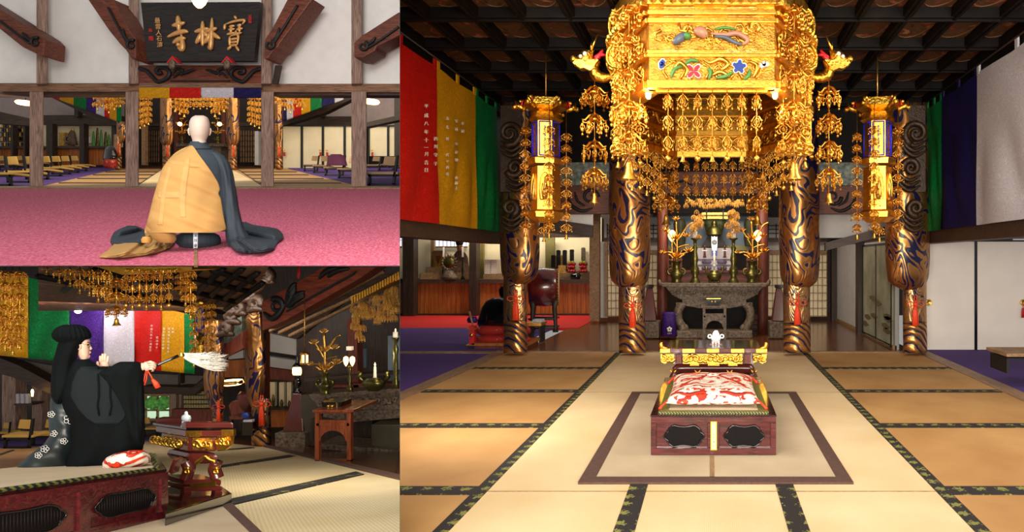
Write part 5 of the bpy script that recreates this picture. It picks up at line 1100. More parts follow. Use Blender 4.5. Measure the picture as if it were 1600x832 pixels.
# name board
nb = thing('name_board', 'black wooden name board with three large raised gold characters', 'sign', F(10.6)(313, 96)); f = F(10.6)
MB().fpoly(f, [(220, 4), (406, 3), (397, 95), (230, 96)], .08).build('board', wood('black_board_wood', '2b2422', '0e0a0a', .4, st=(1.2, 10, 10)), nb)
def tall(fr, sx, cx): return lambda px, py, d=0: fr(cx+(px-cx)*sx, py, d)
M['letter'] = pm('gold_lacquer_letter', 'dba564', .38, .35, .12, 20)
ST = {'character_left': (3.1, [[(278, 24.5), (279.2, 36), (279.5, 49)], [(269, 40.5), (278, 38.5), (289, 35)], [(261.7, 58), (276, 52), (288, 49), (294, 50)], [(270, 67.5), (281, 61), (290, 59.5)], [(283.3, 54), (285.2, 64), (285.5, 73), (283.5, 78), (278, 74)], [(277, 68.5), (281, 71.5)]]),
 'character_middle': (2.9, [[(316.7, 33), (316.9, 52), (316.5, 72)], [(304, 50), (314, 47.5), (326, 44)], [(315.5, 50), (311.5, 60), (306, 68)], [(318, 50), (322, 54), (324, 58)], [(331.5, 28), (330.8, 52), (329, 75), (325.5, 72)], [(321, 49.5), (330, 47), (339, 43.5)], [(330, 49), (325.5, 60), (318.5, 68)], [(331.5, 50.5), (337, 56), (344, 60.5)]]),
 'character_right': (1.75, [[(366.8, 24.5), (369.3, 30)], [(352, 37.5), (350.4, 46.7)], [(352, 38), (366, 33.5), (382, 31.5), (378.5, 38)], [(358, 41.8), (366.8, 40)], [(356.7, 47), (366.8, 45)], [(354, 54), (367, 51)], [(361.7, 40.4), (360.5, 53)], [(370.6, 40.6), (377.5, 38.5)], [(369.3, 46.7), (379.4, 44)], [(374.4, 37), (374.2, 51)], [(368.8, 47.5), (369.6, 52.5), (378, 51)], [(359.2, 56.8), (359, 72)], [(359.2, 56.8), (371.8, 54.3), (370.6, 70.7)], [(360, 61.8), (371, 60)], [(360, 66.8), (371, 65)], [(359.2, 71.6), (370.6, 70)], [(361.7, 72), (355.4, 78)], [(368.5, 71.4), (373.5, 80)]])}
for nm_, (r_, strokes) in ST.items():
    g = MB()
    for sk in strokes: wave(g, F(10.58), sk, r_*.0128, 0, True, 8)
    g.build(nm_, M['letter'], nb)
glyphs(f, [(c, 246+i*.9, 32+i*9.4, 8.5) for i, c in enumerate('最雲人石濤')], M['letter'], 'signature', nb, t=.01, bold=.01)
g = MB(); [g.slab(F(10.59), x-w_, y-w_, x+w_, y+w_, .02) for x, y, w_ in ((235, 47, 2.6), (236, 60, 3.6))]; g.slab(F(10.59), 388, 23, 393, 36, .02); g.build('red_seal', pm('seal_red', '9c1c1c', .6, var=.4, scale=30), nb)
for x, lab in ((269, 'left'), (354.5, 'right')):
    t = thing('beast_carving', 'small brown carved beast head under a red gable at the name board\'s %s foot' % lab, 'carving', F(10.4)(x, 106), 'beast heads under the board'); f = F(10.4)
    MB().loft(f, [(90, x-3, x+3, 3), (94, x-5, x+5, 5), (100, x-6, x+6, 6), (105, x-5, x+5, 5), (108, x-3, x+3, 3)], 16, 2, lambda a, y: .8*math.sin(a*5+y)).build('head', M['carvg'], t)
    MB().fpoly(f, [(x-9, 98), (x, 87.5), (x+9, 98), (x+7, 98), (x, 90.5), (x-7, 98)], .1, -.05).build('gable', M['fred'], t)
t = thing('globe_lamp', 'bright round lamp hanging in front of the name board', 'lamp', F(9)(312, 14)); MB().loft(F(9), [(-14, 309, 315, 4), (-8, 302, 322, 10), (0, 299, 325, 13), (8, 303, 321, 9), (13, 309, 315, 3)], 20, 2).build('globe', M['bulb'], t); MB().tube([F(9)(312, -14), F(9)(312, -60)], .01).build('cord', M['blackm'], t)
tag(MB().fpoly(F(10.8), [(430, 102), (439, 102), (433, 131), (425, 131)], .04).build('leaning_board', M['dkwood']), 'short dark board leaning against the white wall right of the third post', 'board')
# short banner strip under the lintel
f = F(10.8)
for i, (a, b, m, c) in enumerate(((217, 265, 'syel', 'yellow'), (265, 314, 'sred', 'red'), (314, 365, 'swht', 'white'), (365, 408, 'snav', 'navy'))):
    g = MB(); ph = i*2.
    g.sheet(f, [(137, a, b), (153.5 if i != 2 else 153, a, b)], lambda x, y: 0, 16, 1.5, .015, fold=lambda x, y: 1.2*math.sin((x-a)*.25+(y-138)*.5+ph)*(y-136)/14, off=0)
    tag(g.build('banner_strip', M[m]), '%s cloth strip hanging under the carved lintel' % c, 'banner', 'cloth strips under the lintel')
# --- hall seen through the posts: walls, banners, doors
B1 = F(19.5)
struct('wall_back', MB().slab(F(21), -150, 60, 640, 300, .2), M['dkwood'])
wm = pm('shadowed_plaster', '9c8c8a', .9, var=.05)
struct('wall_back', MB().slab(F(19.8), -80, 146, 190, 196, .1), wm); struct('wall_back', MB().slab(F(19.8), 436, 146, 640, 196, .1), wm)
f = F(18.8)
struct('trim_40', MB().fpoly(f, [(73, 149), (82, 149), (186, 189), (186, 198), (152, 189), (120, 172)], .2), M['dkwoodh']); struct('trim_41', MB().slab(F(19.4), 66, 180, 186, 195, .2), M['dkwoodh']); struct('trim_42', MB().fpoly(F(17), [(-40, 166), (50, 186), (50, 197), (-40, 190)], .2), M['dkwoodh'])
struct('trim_43', MB().fpoly(f, [(548, 149), (555, 152), (508, 176), (440, 197), (434, 197), (436, 191)], .2), M['dkwoodh']); struct('trim_44', MB().slab(F(19.4), 440, 182, 560, 196, .2), M['dkwoodh']); struct('trim_45', MB().fpoly(F(17), [(570, 192), (640, 176), (640, 184), (570, 199)], .2), M['dkwoodh'])
struct('trim_46', MB().slab(F(19.3), 500, 146, 505, 183, .15), M['dkwood']); struct('trim_47', MB().slab(F(19.3), 116, 160, 122, 183, .15), M['dkwood']); struct('trim_48', MB().slab(F(18.5), 616, 146, 630, 262, .15), M['dkwood'])
f = F(18.6)
class Panel: pass
def hang(fr, a, b, top, bot, m, lab, grp, am=1.0, folds=.22):
    n, h = 14, 12; g = []
    for tt in (0, .015):
        for j in range(h+1):
            for i in range(n+1):
                x = lerp(a, b, i/n); y = lerp(top(x), bot(x), j/h); g.append(fr(x, y, tt+fr.k*am*math.sin((x-a)*folds*2+j*.5+a)*(.3+j/h)))
    W = n+1; K = W*(h+1); fs = [(q+j*W+i, q+j*W+i+1, q+(j+1)*W+i+1, q+(j+1)*W+i) for q in (0, K) for j in range(h) for i in range(n)]
    fs += [(j*W, (j+1)*W, K+(j+1)*W, K+j*W) for j in range(h)]+[(j*W+n, K+j*W+n, K+(j+1)*W+n, (j+1)*W+n) for j in range(h)]+[(h*W+i, h*W+i+1, K+h*W+i+1, K+h*W+i) for i in range(n)]
    return tag(MB().add(g, fs, True).build('silk_banner', m), lab, 'banner', grp)
bt = lambda x: 147
for a, b, m, c in ((80, 94, 'sred', 'red sliver'), (93, 115, 'syel', 'yellow'), (115, 135, 'sgrn', 'green'), (135, 150, 'spur', 'purple'), (150, 163, 'swht', 'white'), (163, 171, 'sred', 'narrow red'), (171, 182, 'syel', 'narrow yellow'), (182, 190, 'sgrn', 'narrow green')):
    hang(F(18.4), a, b, bt, lambda x: 150+(x-76)*.375, M[m], '%s banner between the first and second posts above the slanting beam' % c, 'distant banners on the left', .5)
for a, b, m, c in ((431, 440, 'sgrn', 'darkest green'), (440, 448, 'snav', 'narrow navy'), (448, 458, 'swht', 'narrow white'), (458, 471, 'sred', 'red'), (471, 485, 'syel', 'yellow'), (485, 503, 'sgrn', 'broad green'), (503, 523, 'snav', 'broad navy'), (523, 537, 'swht', 'white corner')):
    hang(F(18.4), a, b, bt, lambda x: 193-(x-434)*.36, M[m], '%s banner between the third and fourth posts above the slanting beam' % c, 'distant banners on the right', .5)
dn = 5
for a, b in ((440, 470), (471.5, 503), (504.5, 537), (538.5, 560), (576, 605), (606.5, 618)):
    d = struct('door_%d' % dn, MB().slab(F(18.9), a, 197, b, 264 if a < 560 else 244, .04), M['paperw']); dn += 1; g = MB()
    for x in (a-.8, b-.5): g.slab(F(18.85), x, 196, x+1.3, 265, .06)
    g.slab(F(18.85), a, 195.5, b, 197.3, .06); g.build('door_frame', M['blackm'], d)
    g = MB(); c = {440: 443.5, 471.5: 500, 504.5: 510.5, 576: 581}.get(a)
    if c: g.ball(F(18.8)(c, 235), .03, 8); g.build('door_pull', M['goldp'], d); MB().slab(F(18.8), c-1, 238, c+1.2, 244, .03).build('tassel', M['red'], d)
for x, lab in ((40, 'left'), (580, 'right')):
    c = F(15)(x, 161 if x < 100 else 159); t = thing('ring_lamp', 'glowing round ceiling lamp at the %s of the upper room' % lab, 'lamp', c-Vector((0, 0, .06)), 'round ceiling lamps'); MB().lathe(c, [(.02, .04), (.16, .035), (.18, 0), (.15, -.04), (.02, -.05)], 20).build('shade', M['bulb'], t); MB().lathe(c, [(.02, .06), (.1, .05), (.1, .03)], 14).build('rim', M['goldp'], t); MB().tube([c, c+Vector((0, 0, 3))], .01).build('cord', M['blackm'], t)
# counter and niche in the upper room
f = F(19.2); ct = thing('counter', 'orange cedar board counter behind the rows of chairs in the upper room', 'counter', f(80, 258)); g = MB(); x = -60
while x < 168: g.slab(F(19.2+R.random()*.03), x+.2, 232, x+4, 258, .1); x += 4.2
g.build('board_front', M['panelw'], ct); MB().slab(F(19.1), -60, 228.5, 168, 232, .5).build('worktop', M['dkwoodh'], ct)
struct('wall_back', MB().slab(F(19.7), -60, 193, 190, 230, .05), M['paperw'])
for i, (a, b) in enumerate(((-14, -10), (17, 20), (36, 39), (46, 51), (72, 82), (124, 131), (174, 180))): struct('trim_%d' % (49+i), MB().slab(F(19.0), a, 193, b, 259, .15), M['dkwood'])
g = MB(); 
for y in (199, 206, 213, 220): g.slab(F(19.5), -40, y, 47, y+.8, .15)
struct('trim_56', g, M['trimw'])
tb = 0
for y in (199, 206, 213, 220, 228):
    for x in range(2, 46, 4):
        if 16 < x < 21 or 35 < x < 40: continue
        tag(MB().slab(F(19.45), x, y-5.2, x+2.4, y, .05).build('memorial_tablet', M['black' if (x+y) % 3 else 'goldd']), '%s tiny %s tablet from the left on the %s shelf of the upper room' % (ORD[(x-2)//4], 'black' if (x+y) % 3 else 'gilt', ('top', 'second', 'middle', 'fourth', 'lowest')[(199, 206, 213, 220, 228).index(y)]), 'tablet', 'rows of tiny memorial tablets')
t = thing('seated_figure', 'small dark seated statue in the lit niche of the upper room', 'statue', F(19.3)(112, 228)); f = F(19.3); MB().loft(f, [(204, 110, 116, 3), (208, 107, 118, 5), (218, 104, 120, 7), (227, 103, 122, 8)], 14).build('robe', pm('brown_robe2', '5a4434', .7), t); MB().loft(f, [(200, 111, 115, 2), (203, 110.5, 116, 3), (206, 112, 115, 2)], 12).build('head', M['goldd'], t)
t = thing('round_mirror', 'small round mirror with a dark frame in the niche of the upper room', 'mirror', F(19.2)(106, 229)); MB().torus(F(19.2)(106, 218), .085, .03, n=18).build('frame', M['carvg'], t); MB().rings([[F(19.2)(106, 218)+Vector((r*math.cos(2*PI*j/18), y, r*math.sin(2*PI*j/18))) for j in range(18)] for r, y in ((.001, -.01), (.08, -.01), (.08, .02))]).build('disc', M['bronze'], t); MB().slab(F(19.2), 100, 225, 112, 229, .1).build('base', M['carvg'], t)
tag(MB().slab(F(19.4), 92, 207, 101, 228, .15).build('miniature_shrine', M['goldd']), 'small gilt shrine case in the niche of the upper room', 'shrine')
tag(MB().slab(F(19.4), 133, 214, 141, 224, .1).build('checked_box', edging('red_check2', 'e6dcd0', 'b03028', 30)), 'red and white checked box in the niche right of the second niche post', 'box')
for i, (x, y0) in enumerate(((146, 205), (152, 200), (158, 203), (165, 206), (170, 210))): tag(MB().loft(F(19.35), [(y0, x-1, x+1, 1), (y0+6, x-2, x+2, 2), (222, x-2.5, x+2.5, 2.5), (228, x-3, x+3, 3)], 10, 3, lambda a, y: .4*math.sin(3*a+y)).build('offering_vase', M['bronze' if i % 2 else 'leafg']), 'green and bronze vase ornament, %s from the left in the right-hand niche' % ORD[i], 'vase', 'niche vases')
# --- chairs of the upper room
def chair(fr, xa, xb, y0, y1, s, lab, grp, um, name='low_chair'):
    """low armless chair; s=+1 seat reaches right of the backrest"""
    w_ = xb-xa; h = y1-y0; X = (lambda u: xa+u*w_) if s > 0 else (lambda u: xb-u*w_); D = h*fr.k*.5
    t = thing(name, lab, 'chair', fr((xa+xb)/2, y1), grp)
    def sl(u0, v0, u1, v1, tt, d=0, mb=None): return (mb or MB()).slab(fr, min(X(u0), X(u1)), y0+h*v0, max(X(u0), X(u1)), y0+h*v1, tt, d)
    sl(.02, .55, 1, .63, D*1.1).build('seat', um, t, bevel=.008)
    g = MB(); P = lambda u, v: (X(u), y0+h*v); g.fpoly(fr, [P(.0, .05), P(.42, .03), (X(.48), y0+h*.32), P(.07, .34)], D*.12, D*.8); g.build('backrest', um, t)
    for d in (0, D):
        g = MB(); g.fpoly(fr, [P(.0, .0), P(.07, .0), P(.2, .97), P(.12, .97)], D*.12, d); g.build('rear_leg', M['blackm'], t)
        g = MB(); g.slab(fr, min(X(.86), X(.93)), y0+h*.62, max(X(.86), X(.93)), y1, D*.12, d); g.build('front_leg', M['blackm'], t)
        g = MB(); g.slab(fr, min(X(.1), X(.95)), y0+h*.63, max(X(.1), X(.95)), y0+h*.7, D*.12, d); g.slab(fr, min(X(.12), X(.95)), y1-h*.07, max(X(.12), X(.95)), y1, D*.12, d); g.build('side_rail', M['blackm'], t)
    return t
M['yelf'] = pm('mustard_fabric', 'bd9448', .85, var=.08); M['tanf'] = pm('tan_wood_slat', '9c7c58', .6, var=.1); M['crm'] = pm('cream_fabric', 'c9b48c', .85, var=.05)
nm = ['farthest', 'second farthest', 'third farthest', 'fourth farthest', 'fifth farthest', 'second nearest', 'nearest']
for i, (a, b, y1) in enumerate(((107, 137, 268), (91, 125, 270.5), (76, 112, 273), (58, 98, 276), (34, 78, 281), (5, 50, 286), (-26, 20, 291))): chair(F(PA(100, y1).y), a, b, 243, y1, 1, '%s black framed mustard chair in the upper room\'s left front row' % nm[i], 'left front row of chairs', M['yelf'])
for i, (a, b, y1) in enumerate(((46, 72, 264), (22, 50, 265.5), (-6, 24, 267))): chair(F(PA(100, y1).y), a, b, 243, y1, 1, '%s mustard chair of the half hidden back row on the left' % ('farthest', 'middle', 'nearest')[i], 'left back row of chairs', M['yelf'])
for i, (a, b, y1) in enumerate(((473, 499, 268), (488, 514, 270.5), (505, 540, 275), (526, 562, 279), (572, 622, 290))): chair(F(PA(500, y1).y), a, b, 243, y1, -1, '%s tan backed black framed chair in the row on the right of the upper room' % ('farthest', 'second', 'third', 'fourth', 'nearest')[i], 'right row of chairs', M['tanf'])
for i, (a, b, y1) in enumerate(((566, 596, 268), (590, 618, 267))): chair(F(PA(500, y1).y), a, b, 244, y1, -1, '%s tan chair of the back row behind the nearest right chair' % ('left', 'right')[i], 'right back row of chairs', M['tanf'])
f = F(PA(520, 275).y-.15); tag(MB().loft(f, [(241, 518, 532, 6), (244, 513, 539, 8), (252, 511, 541, 9), (259, 510, 543, 9)], 20, 2, lambda a, y: .7*math.sin(a*6)).build('draped_cloth', pm('plum_cloth', '4a1238', .8)), 'plum cloth draped over a chair back on the right of the upper room', 'cloth')
# --- distant sanctum
for a, b in ((228, 249), (374, 398)):
    w2_ = struct('window_6' if a < 300 else 'window_7', MB().slab(F(20.5), a, 203, b, 254, .04), M['trimw']); g = MB()
    for i in range(7): g.slab(F(20.45), a+(b-a)*i/6-.3, 203, a+(b-a)*i/6+.3, 254, .03)
    for j in range(7): g.slab(F(20.45), a, 203+j*8.4, b, 203.7+j*8.4, .03)
    g.build('lattice', M['dkwood'], w2_)
struct('trim_57', MB().slab(F(20.3), 217, 192, 250, 197, .1), M['dkwoodh']); struct('trim_58', MB().slab(F(19), 221, 196, 227, 258, .1), M['trimw']); struct('trim_59', MB().slab(F(20.3), 372, 192, 410, 197, .1), M['dkwoodh']); struct('trim_60', MB().slab(F(19), 398, 205, 404, 258, .1), M['whited'])
t = thing('distant_altar', 'dark red altar with vases behind the shaven head in the upper room', 'altar', F(20)(312, 262)); MB().slab(F(20), 279, 228, 345, 262, .4).build('body', M['carvg'], t); MB().slab(F(19.9), 275, 224, 350, 229, .6).build('tabletop', M['carvg'], t); MB().slab(F(20.3), 272, 150, 278, 262, .3).build('red_post', M['redwoodv'], t); MB().slab(F(20.3), 346, 150, 352, 262, .3).build('red_post', M['redwoodv'], t)
for x, lab in ((284, 'left'), (340, 'right')):
    lotus_vase(F(19.6), x, 0, 224, 'tiny vase of gilt lotus on the distant altar, %s of the shaven head' % lab, s=.38, grp='distant lotus vases')
    tag(MB().ball(F(19.3)(x-3 if x < 300 else x+3, 194), .06, 12, m=8).build('small_lamp', M['bulb']), 'small glowing lamp %s of the shaven head in the upper room' % lab, 'lamp', 'distant glowing lamps')
pillar(261, 17.6, (254, 267), (249, 272), 'gold brocade pillar just left of the shaven head in the upper room', 265, 226, 146, tassel=True, yt=232, ts=.38, lab2='small orange tassel on the pillar left of the shaven head')
pillar(363, 17.6, (357, 370), (352, 375), 'gold brocade pillar just right of the shaven head in the upper room', 265, 226, 146, yt=232, ts=.38, lab2='small orange tassel on the pillar right of the shaven head')
pillar(186, 17.6, (178, 190), (181, 197), 'gold brocade pillar left of the second cedar post in the upper room', 265, 222, 190, tassel=True, yt=229, ts=.38, lab2='small orange tassel left of the second cedar post')
pillar(435, 17.6, (430, 441), (427, 442), 'gold brocade pillar right of the third cedar post in the upper room', 265, 226, 146, tassel=True, yt=232, ts=.38, lab2='small orange tassel right of the third cedar post')
gp = MB(); 
for i in range(11): string(F(15), 287+i*5.2, 150, 172 if i % 2 else 169, 2, 7, '%s from the left of eleven tiny gold strings over the shaven head' % ORD[i], 'tiny gold strings over the head', 'ball', 3)
for s, lab in ((-1, 'left'), (1, 'right')):
    X = lambda v: 312+s*v
    for j, v in enumerate((24, 31, 38)): string(F(14.8), X(v), 148, 184-j*4, 3, 11, '%s thick gold pendant string %s of the shaven head, counted outwards' % (ORD[j], lab), 'distant thick strings', 'bell', 5, cls='canopy')
    for j, v in enumerate((80, 86, 93)): string(F(16), X(v), 146, 196+j*3, 5, 9, '%s gold pendant string of the distant %s lantern, counted outwards' % (ORD[j], lab), 'distant lantern strings', 'bell', 4, cls='canopy')
    for j, v in enumerate((124, 133, 142, 152, 160)): string(F(16), X(v) if s > 0 else 312-v, 147, 168+5*(j % 3), 2, 11, '%s gold pendant string in front of the distant %s banners, counted outwards' % (ORD[j], lab), 'strings before the distant banners', 'bell', 4, cls='canopy')
tag(MB().loft(F(17), [(228, 168, 176, 4), (233, 163, 181, 8), (242, 161, 184, 10), (249, 160, 184, 10), (252, 164, 180, 8)], 20, 2).build('wooden_fish_drum', M['black']), 'distant glossy black wooden fish drum left of the second cedar post', 'drum')
tag(MB().loft(F(16.9), [(249, 164, 182, 6), (252, 161, 184, 9), (256, 162, 183, 9), (260, 161, 184, 9), (263, 165, 181, 6)], 20, 1).build('round_cushion', pc), 'distant red cushion pair under the wooden fish drum', 'cushion')
# ================================================================= the person on the round cushion
FA = Frame(309, 4.6); kA = FA.k
M['navy'] = pm('charcoal_blue_robe', '232e38', .8, var=.12, scale=5, bmp=.08, bs=200); M['kesa'] = pm('golden_yellow_gauze', 'ab8248', .85, var=.08, scale=4, bmp=.1, bs=240); M['kesb'] = pm('yellow_gauze_band', 'b38b52', .85, var=.05, scale=4)
zf = thing('round_cushion', 'round black pleated sitting cushion with a white name strip on the pink carpet', 'cushion', PA(309, 390))
CU = Frame(309, 4.75); MB().loft(CU, [(364, 284, 334, 22), (367, 276, 342, 30), (373, 273, 345.5, 33), (380, 274, 345, 33), (386, 281, 338, 28), (391, 294, 324, 18)], 64, 1.5, lambda a, y: .7*math.sin(a*26)).build('pad', M['navy'], zf)
q = Frame(306, 4.75); kk = q.k; MB().sheet(q, [(362, 302, 309.5), (376, 302, 309), (390, 302, 309)], lambda x, y: -33*(1-((y-376)/17)**2*.45), 4, 2, .004, off=3).build('name_strip', M['whitep'], zf)
glyphs(lambda px, py, d=0: q(px, py, -36.6*kk*(1-((py-376)/17)**2*.45)+d), [(c, 305.5, y, 5.4) for c, y in zip('宝林寺', (367.5, 376, 384))], pm('violet_ink', '4a4a9c', .6), 'writing', zf, t=.002, bold=.01)
pa = thing('person', 'person with a shaven head seen from behind, in a dark robe and yellow shoulder cloth, seated on the round cushion', 'person', PA(309, 385))
tag(pa, 'shaven person seen from behind in a dark robe and yellow shoulder cloth, seated cross-legged')
BR = [(222, 299, 320, 9), (227, 296, 323, 10), (232, 290, 329, 13), (238, 280, 339, 18), (246, 268, 349, 22), (256, 261, 354, 26), (270, 256, 357, 28), (295, 252, 358, 29), (320, 250, 360, 31), (345, 246, 363, 34), (362, 252, 358, 34)]
def frontA(x, y):
    xl, xr, d = interp(BR, y); u = (x-(xl+xr)/2)/((xr-xl)/2); return -d*math.sqrt(max(0, 1-u*u))
HD = [(180.5, 306, 317, 5), (182, 301, 322, 11), (185, 298, 325.5, 15), (190, 295.8, 327.5, 18), (197, 295, 328.5, 19.5), (204, 295.5, 328, 19), (210, 297, 326.5, 17), (215, 299, 324.5, 14), (219, 300.5, 322.5, 12), (224, 300.5, 322.5, 11.5), (236, 298, 325, 12)]
g = MB(); g.loft(FA, HD, 36, 1.5, lambda a, y: .25*math.sin(2*a) if y > 205 else 0)
for s in (-1, 1):
    X = lambda v: 311.8+s*v; g.loft(FA, [(200, X(16.5)-1, X(16.5)+1, 2.5), (203, X(17.5)-1.6, X(17.5)+1.6, 3.5), (208, X(17)-1.5, X(17)+1.5, 3), (212, X(15.6)-1, X(15.6)+1, 2)], 12, 1)
# arms and folded hands inside the sleeves, face turned away
g.loft(FA, [(203, 310.5, 313.5, 3), (208, 308.5, 315.5, 5), (212, 309.5, 314.5, 3)], 12, d0=18*FA.k)
for s in (-1, 1): g.tube([FA(311+s*26, 258), FA(311+s*34, 290), FA(311+s*30, 325, .1), FA(311+s*6, 335, .24)], [.045, .04, .035, .03], 12)
for s in (-1, 1):
    for j in range(5): g.tube([FA(311+s*6, 335, .23+.008*j), FA(311-s*6, 336+j, .24+.008*j), FA(311-s*12, 337+j, .22+.008*j)], [.01, .009, .006], 8)
g.build('body', M['skinp'], pa)
fd1 = lambda a, y: 1.0*math.sin(a*3+y*.06)+.6*math.sin(a*8-y*.09)
MB().loft(FA, BR, 48, 2, lambda a, y: fd1(a, y)*min(1, (y-225)/40) if y > 225 else 0).build('robe', M['navy'], pa)
MB().loft(FA, [(221, 297.5, 322, 11.5), (226, 295, 325, 13), (232, 290, 331, 16)], 30, 1.5).build('collar', M['navy'], pa)
SL = [(238, 326, 340, 10), (244, 330, 351, 14), (254, 335, 358, 17), (266, 340, 362, 18), (280, 342, 365.5, 19), (300, 344, 369, 20), (320, 346, 372, 21), (340, 349, 377, 22), (358, 351, 382, 22), (374, 353, 392, 20), (386, 358, 398, 14), (392, 366, 396, 8)]
MB().loft(FA, SL, 36, 2, lambda a, y: (1.2*math.sin(a*4+y*.05)+.9*math.sin(a*9-y*.07))*min(1, (y-236)/30), d0=-.02).build('right_sleeve', M['navy'], pa)
def fan(ox, oy, k, base=.03):
    return lambda x, y: base+.016*math.sin(math.atan2(y-oy, (x-ox))*k)+.008*math.sin(math.atan2(y-oy, x-ox)*k*2.3+1)
fl = fan(262, 348, 13); flr = fan(340, 352, 15)
g = MB(); PA.cloth(g, [(347, 366, 384), (352, 364, 396), (356, 362, 430), (360, 358, 437), (366, 356, 442), (372, 356, 443), (378, 358, 434), (384, 360, 430), (390, 366, 428), (394, 378, 402)], lambda x, y: flr(x, y)+.04*max(0, (400-x)/40), 36); g.build('right_hem', M['navy'], pa)
g = MB(); PA.cloth(g, [(353, 200, 212), (357, 188, 222), (363, 178, 232), (370, 174, 236), (377, 172, 234), (382, 176, 230)], fl, 30); g.build('left_hem', M['navy'], pa)
KL = [(227.5, 297, 300), (230, 290, 303), (236, 278, 307), (242, 270, 311), (250, 263, 317), (262, 254, 326), (274, 250, 334), (286, 246, 341), (296, 243, 344), (303, 241, 341), (310, 239, 345), (322, 236, 347), (335, 233, 349), (346, 230, 351), (354, 228, 353), (358, 226, 354), (361, 226, 350), (364, 226, 330)]
def frontK(x, y):
    xl, xr, d = interp(BR, y); xl -= 20*min(1, (y-228)/120); u = (x-(xl+xr)/2)/((xr-xl)/2); return -(d+2.5)*math.sqrt(max(.0, 1-min(1, u*u)))
fk = lambda x, y: (.6+1.0*max(0, (x-280)/60))*(1.0*math.sin((x*.55-y*1.0)*.2)+.6*math.sin((x*.4-y*1.0)*.41+1))+.5*math.sin((x+y*.35)*.17)
def kl(y): return interp(KL, y)
MB().sheet(FA, KL, frontK, 48, 2, .014, fold=lambda x, y: fk(x, y)*min(1, (y-226)/25), off=2.5).build('shoulder_cloth', M['kesa'], pa)
# woven bands of the shoulder cloth
def band(rows, nu=4): MB().sheet(FA, rows, frontK, nu, 2, .001, fold=lambda x, y: fk(x, y)*min(1, (y-226)/25), off=2.7).build('cloth_band', M['kesb'], pa)
band([(248, 290, 297), (262, 286, 296), (290, 281, 292), (318, 280, 290), (340, 282, 291)]); band([(300, 246, 284), (303, 246, 290), (306, 245, 290), (310, 248, 280)], 12)
band([(262, 262, 268), (300, 252, 259), (352, 246, 254)]); band([(250, 262, 266), (253, 264, 290), (256, 266, 300), (259, 286, 308), (262, 296, 314)], 12)
g = MB(); PA.cloth(g, [(354, 232, 262), (360, 226, 270), (366, 214, 276), (372, 190, 274), (378, 182, 272), (384, 176, 268), (390, 170, 256), (395, 163, 240), (399, 157, 215), (401, 155, 190)], lambda x, y: fl(x, y)*.8+.06*max(0, (x-225)/50)*max(0, (392-y)/40), 44); g.build('cloth_tail', M['kesa'], pa)
g = MB(); f = Frame(225, 4.5); g.loft(f, [(370, 223, 236, 4), (375, 220, 238, 6), (380, 221, 236, 5)], 16, 1); g.build('cloth_knot', pm('tan_ring', 'b8843c', .6), pa)
g = MB(); g.loft(FA, [(352, 228, 246, 12), (360, 227, 262, 16), (366, 232, 274, 18), (374, 240, 276, 14), (380, 250, 272, 8)], 24, 2, lambda a, y: .8*math.sin(a*7)); g.build('cloth_gather', M['kesa'], pa)
# ================================================================= LOWER LEFT: the hall from the side
PB = Plane(-.603, -.23); PC = Plane(-.603+1.917, -.23)
def on(y): return PB(0, y).y
g = MB(); PB.slab(g, [(-400, 1400), (900, 1400), (900, 1000), (640, 832), (640, 752), (425, 700), (300, 690), (-60, 690)][:0] or [(-80, 900), (640, 900), (640, 690), (-80, 690)]); struct('floor', g, tatami('pale_tatami_side', 'e2cfa4', 'd6c296', 26, 'DIAGONAL'))
g = MB(); PB.slab(g, [(425, 697), (640, 748), (640, 672), (330, 672), (330, 690), (395, 697)], .004, .01); struct('floor', g, M['floorw'])
g = MB(); PB.slab(g, [(412, 697), (420, 696), (640, 745), (640, 751)], .02, .03); struct('trim_61', g, M['brownc'])
g = MB(); PB.slab(g, [(-80, 900), (450, 900), (410, 832), (352, 787), (-80, 820)], .006, .01); struct('floor', g, M['tatr'])
g = MB(); PB.slab(g, [(400, 840), (418, 840), (362, 786), (347, 789)], .012, .012); struct('trim_62', g, M['brownc'])
g = MB()
for P in ([(361, 789), (359, 780), (556, 737), (569, 741)], [(340, 731), (340, 728), (452, 711), (462, 713)], [(340, 704.5), (340, 703), (392, 699), (398, 700)], [(0, 712), (0, 709), (20, 703), (23, 704)], [(0, 739), (0, 736), (14, 734), (14, 737)]): PB.slab(g, P, .008, .01)
struct('trim_63', g, M['edge'])
g = MB(); PB.slab(g, [(-60, 703), (60, 698), (90, 690), (90, 676), (-60, 676)], .008, .01); struct('floor', g, M['purple']); g = MB(); PB.slab(g, [(215, 688), (256, 688), (262, 676), (215, 676)], .008, .01); struct('floor', g, M['purple'])
g = MB(); PB.slab(g, [(-60, 735), (60, 735), (80, 700), (-60, 700)], .004, .005); struct('floor', g, M['tatb'])
# walls and ceiling
ZW = 12.5
struct('wall_back', MB().slab(F(ZW), -300, 416.4, 640, 760, .2), M['dkwood'])
g = MB(); g.poly([PC(x, y) for x, y in ((60, 417.5), (420, 417.5), (400, 452), (352, 486), (60, 486))], (0, 0, .02)); struct('ceiling', g, M['coffer'])
g = MB(); up = lambda x, y: PC(x, y)+Vector((0, 0, -.02))
for a, b in (((284, 444), (312, 418)), ((306, 456), (348, 418)), ((318, 470), (378, 418)), ((334, 478), (402, 424)), ((240, 452), (280, 418)), ((200, 452), (244, 418)), ((150, 452), (200, 418)), ((352, 482), (410, 440)), ((100, 452), (150, 418))): g.tube([up(*a), up(*b)], .035, 4)
for a, b in (((160, 418), (372, 470)), ((250, 418), (386, 452)), ((330, 418), (396, 438)), ((60, 428), (350, 486))): g.tube([up(*a), up(*b)], .035, 4)
struct('trim_64', g, M['ceilb'])
f = F(8.6)
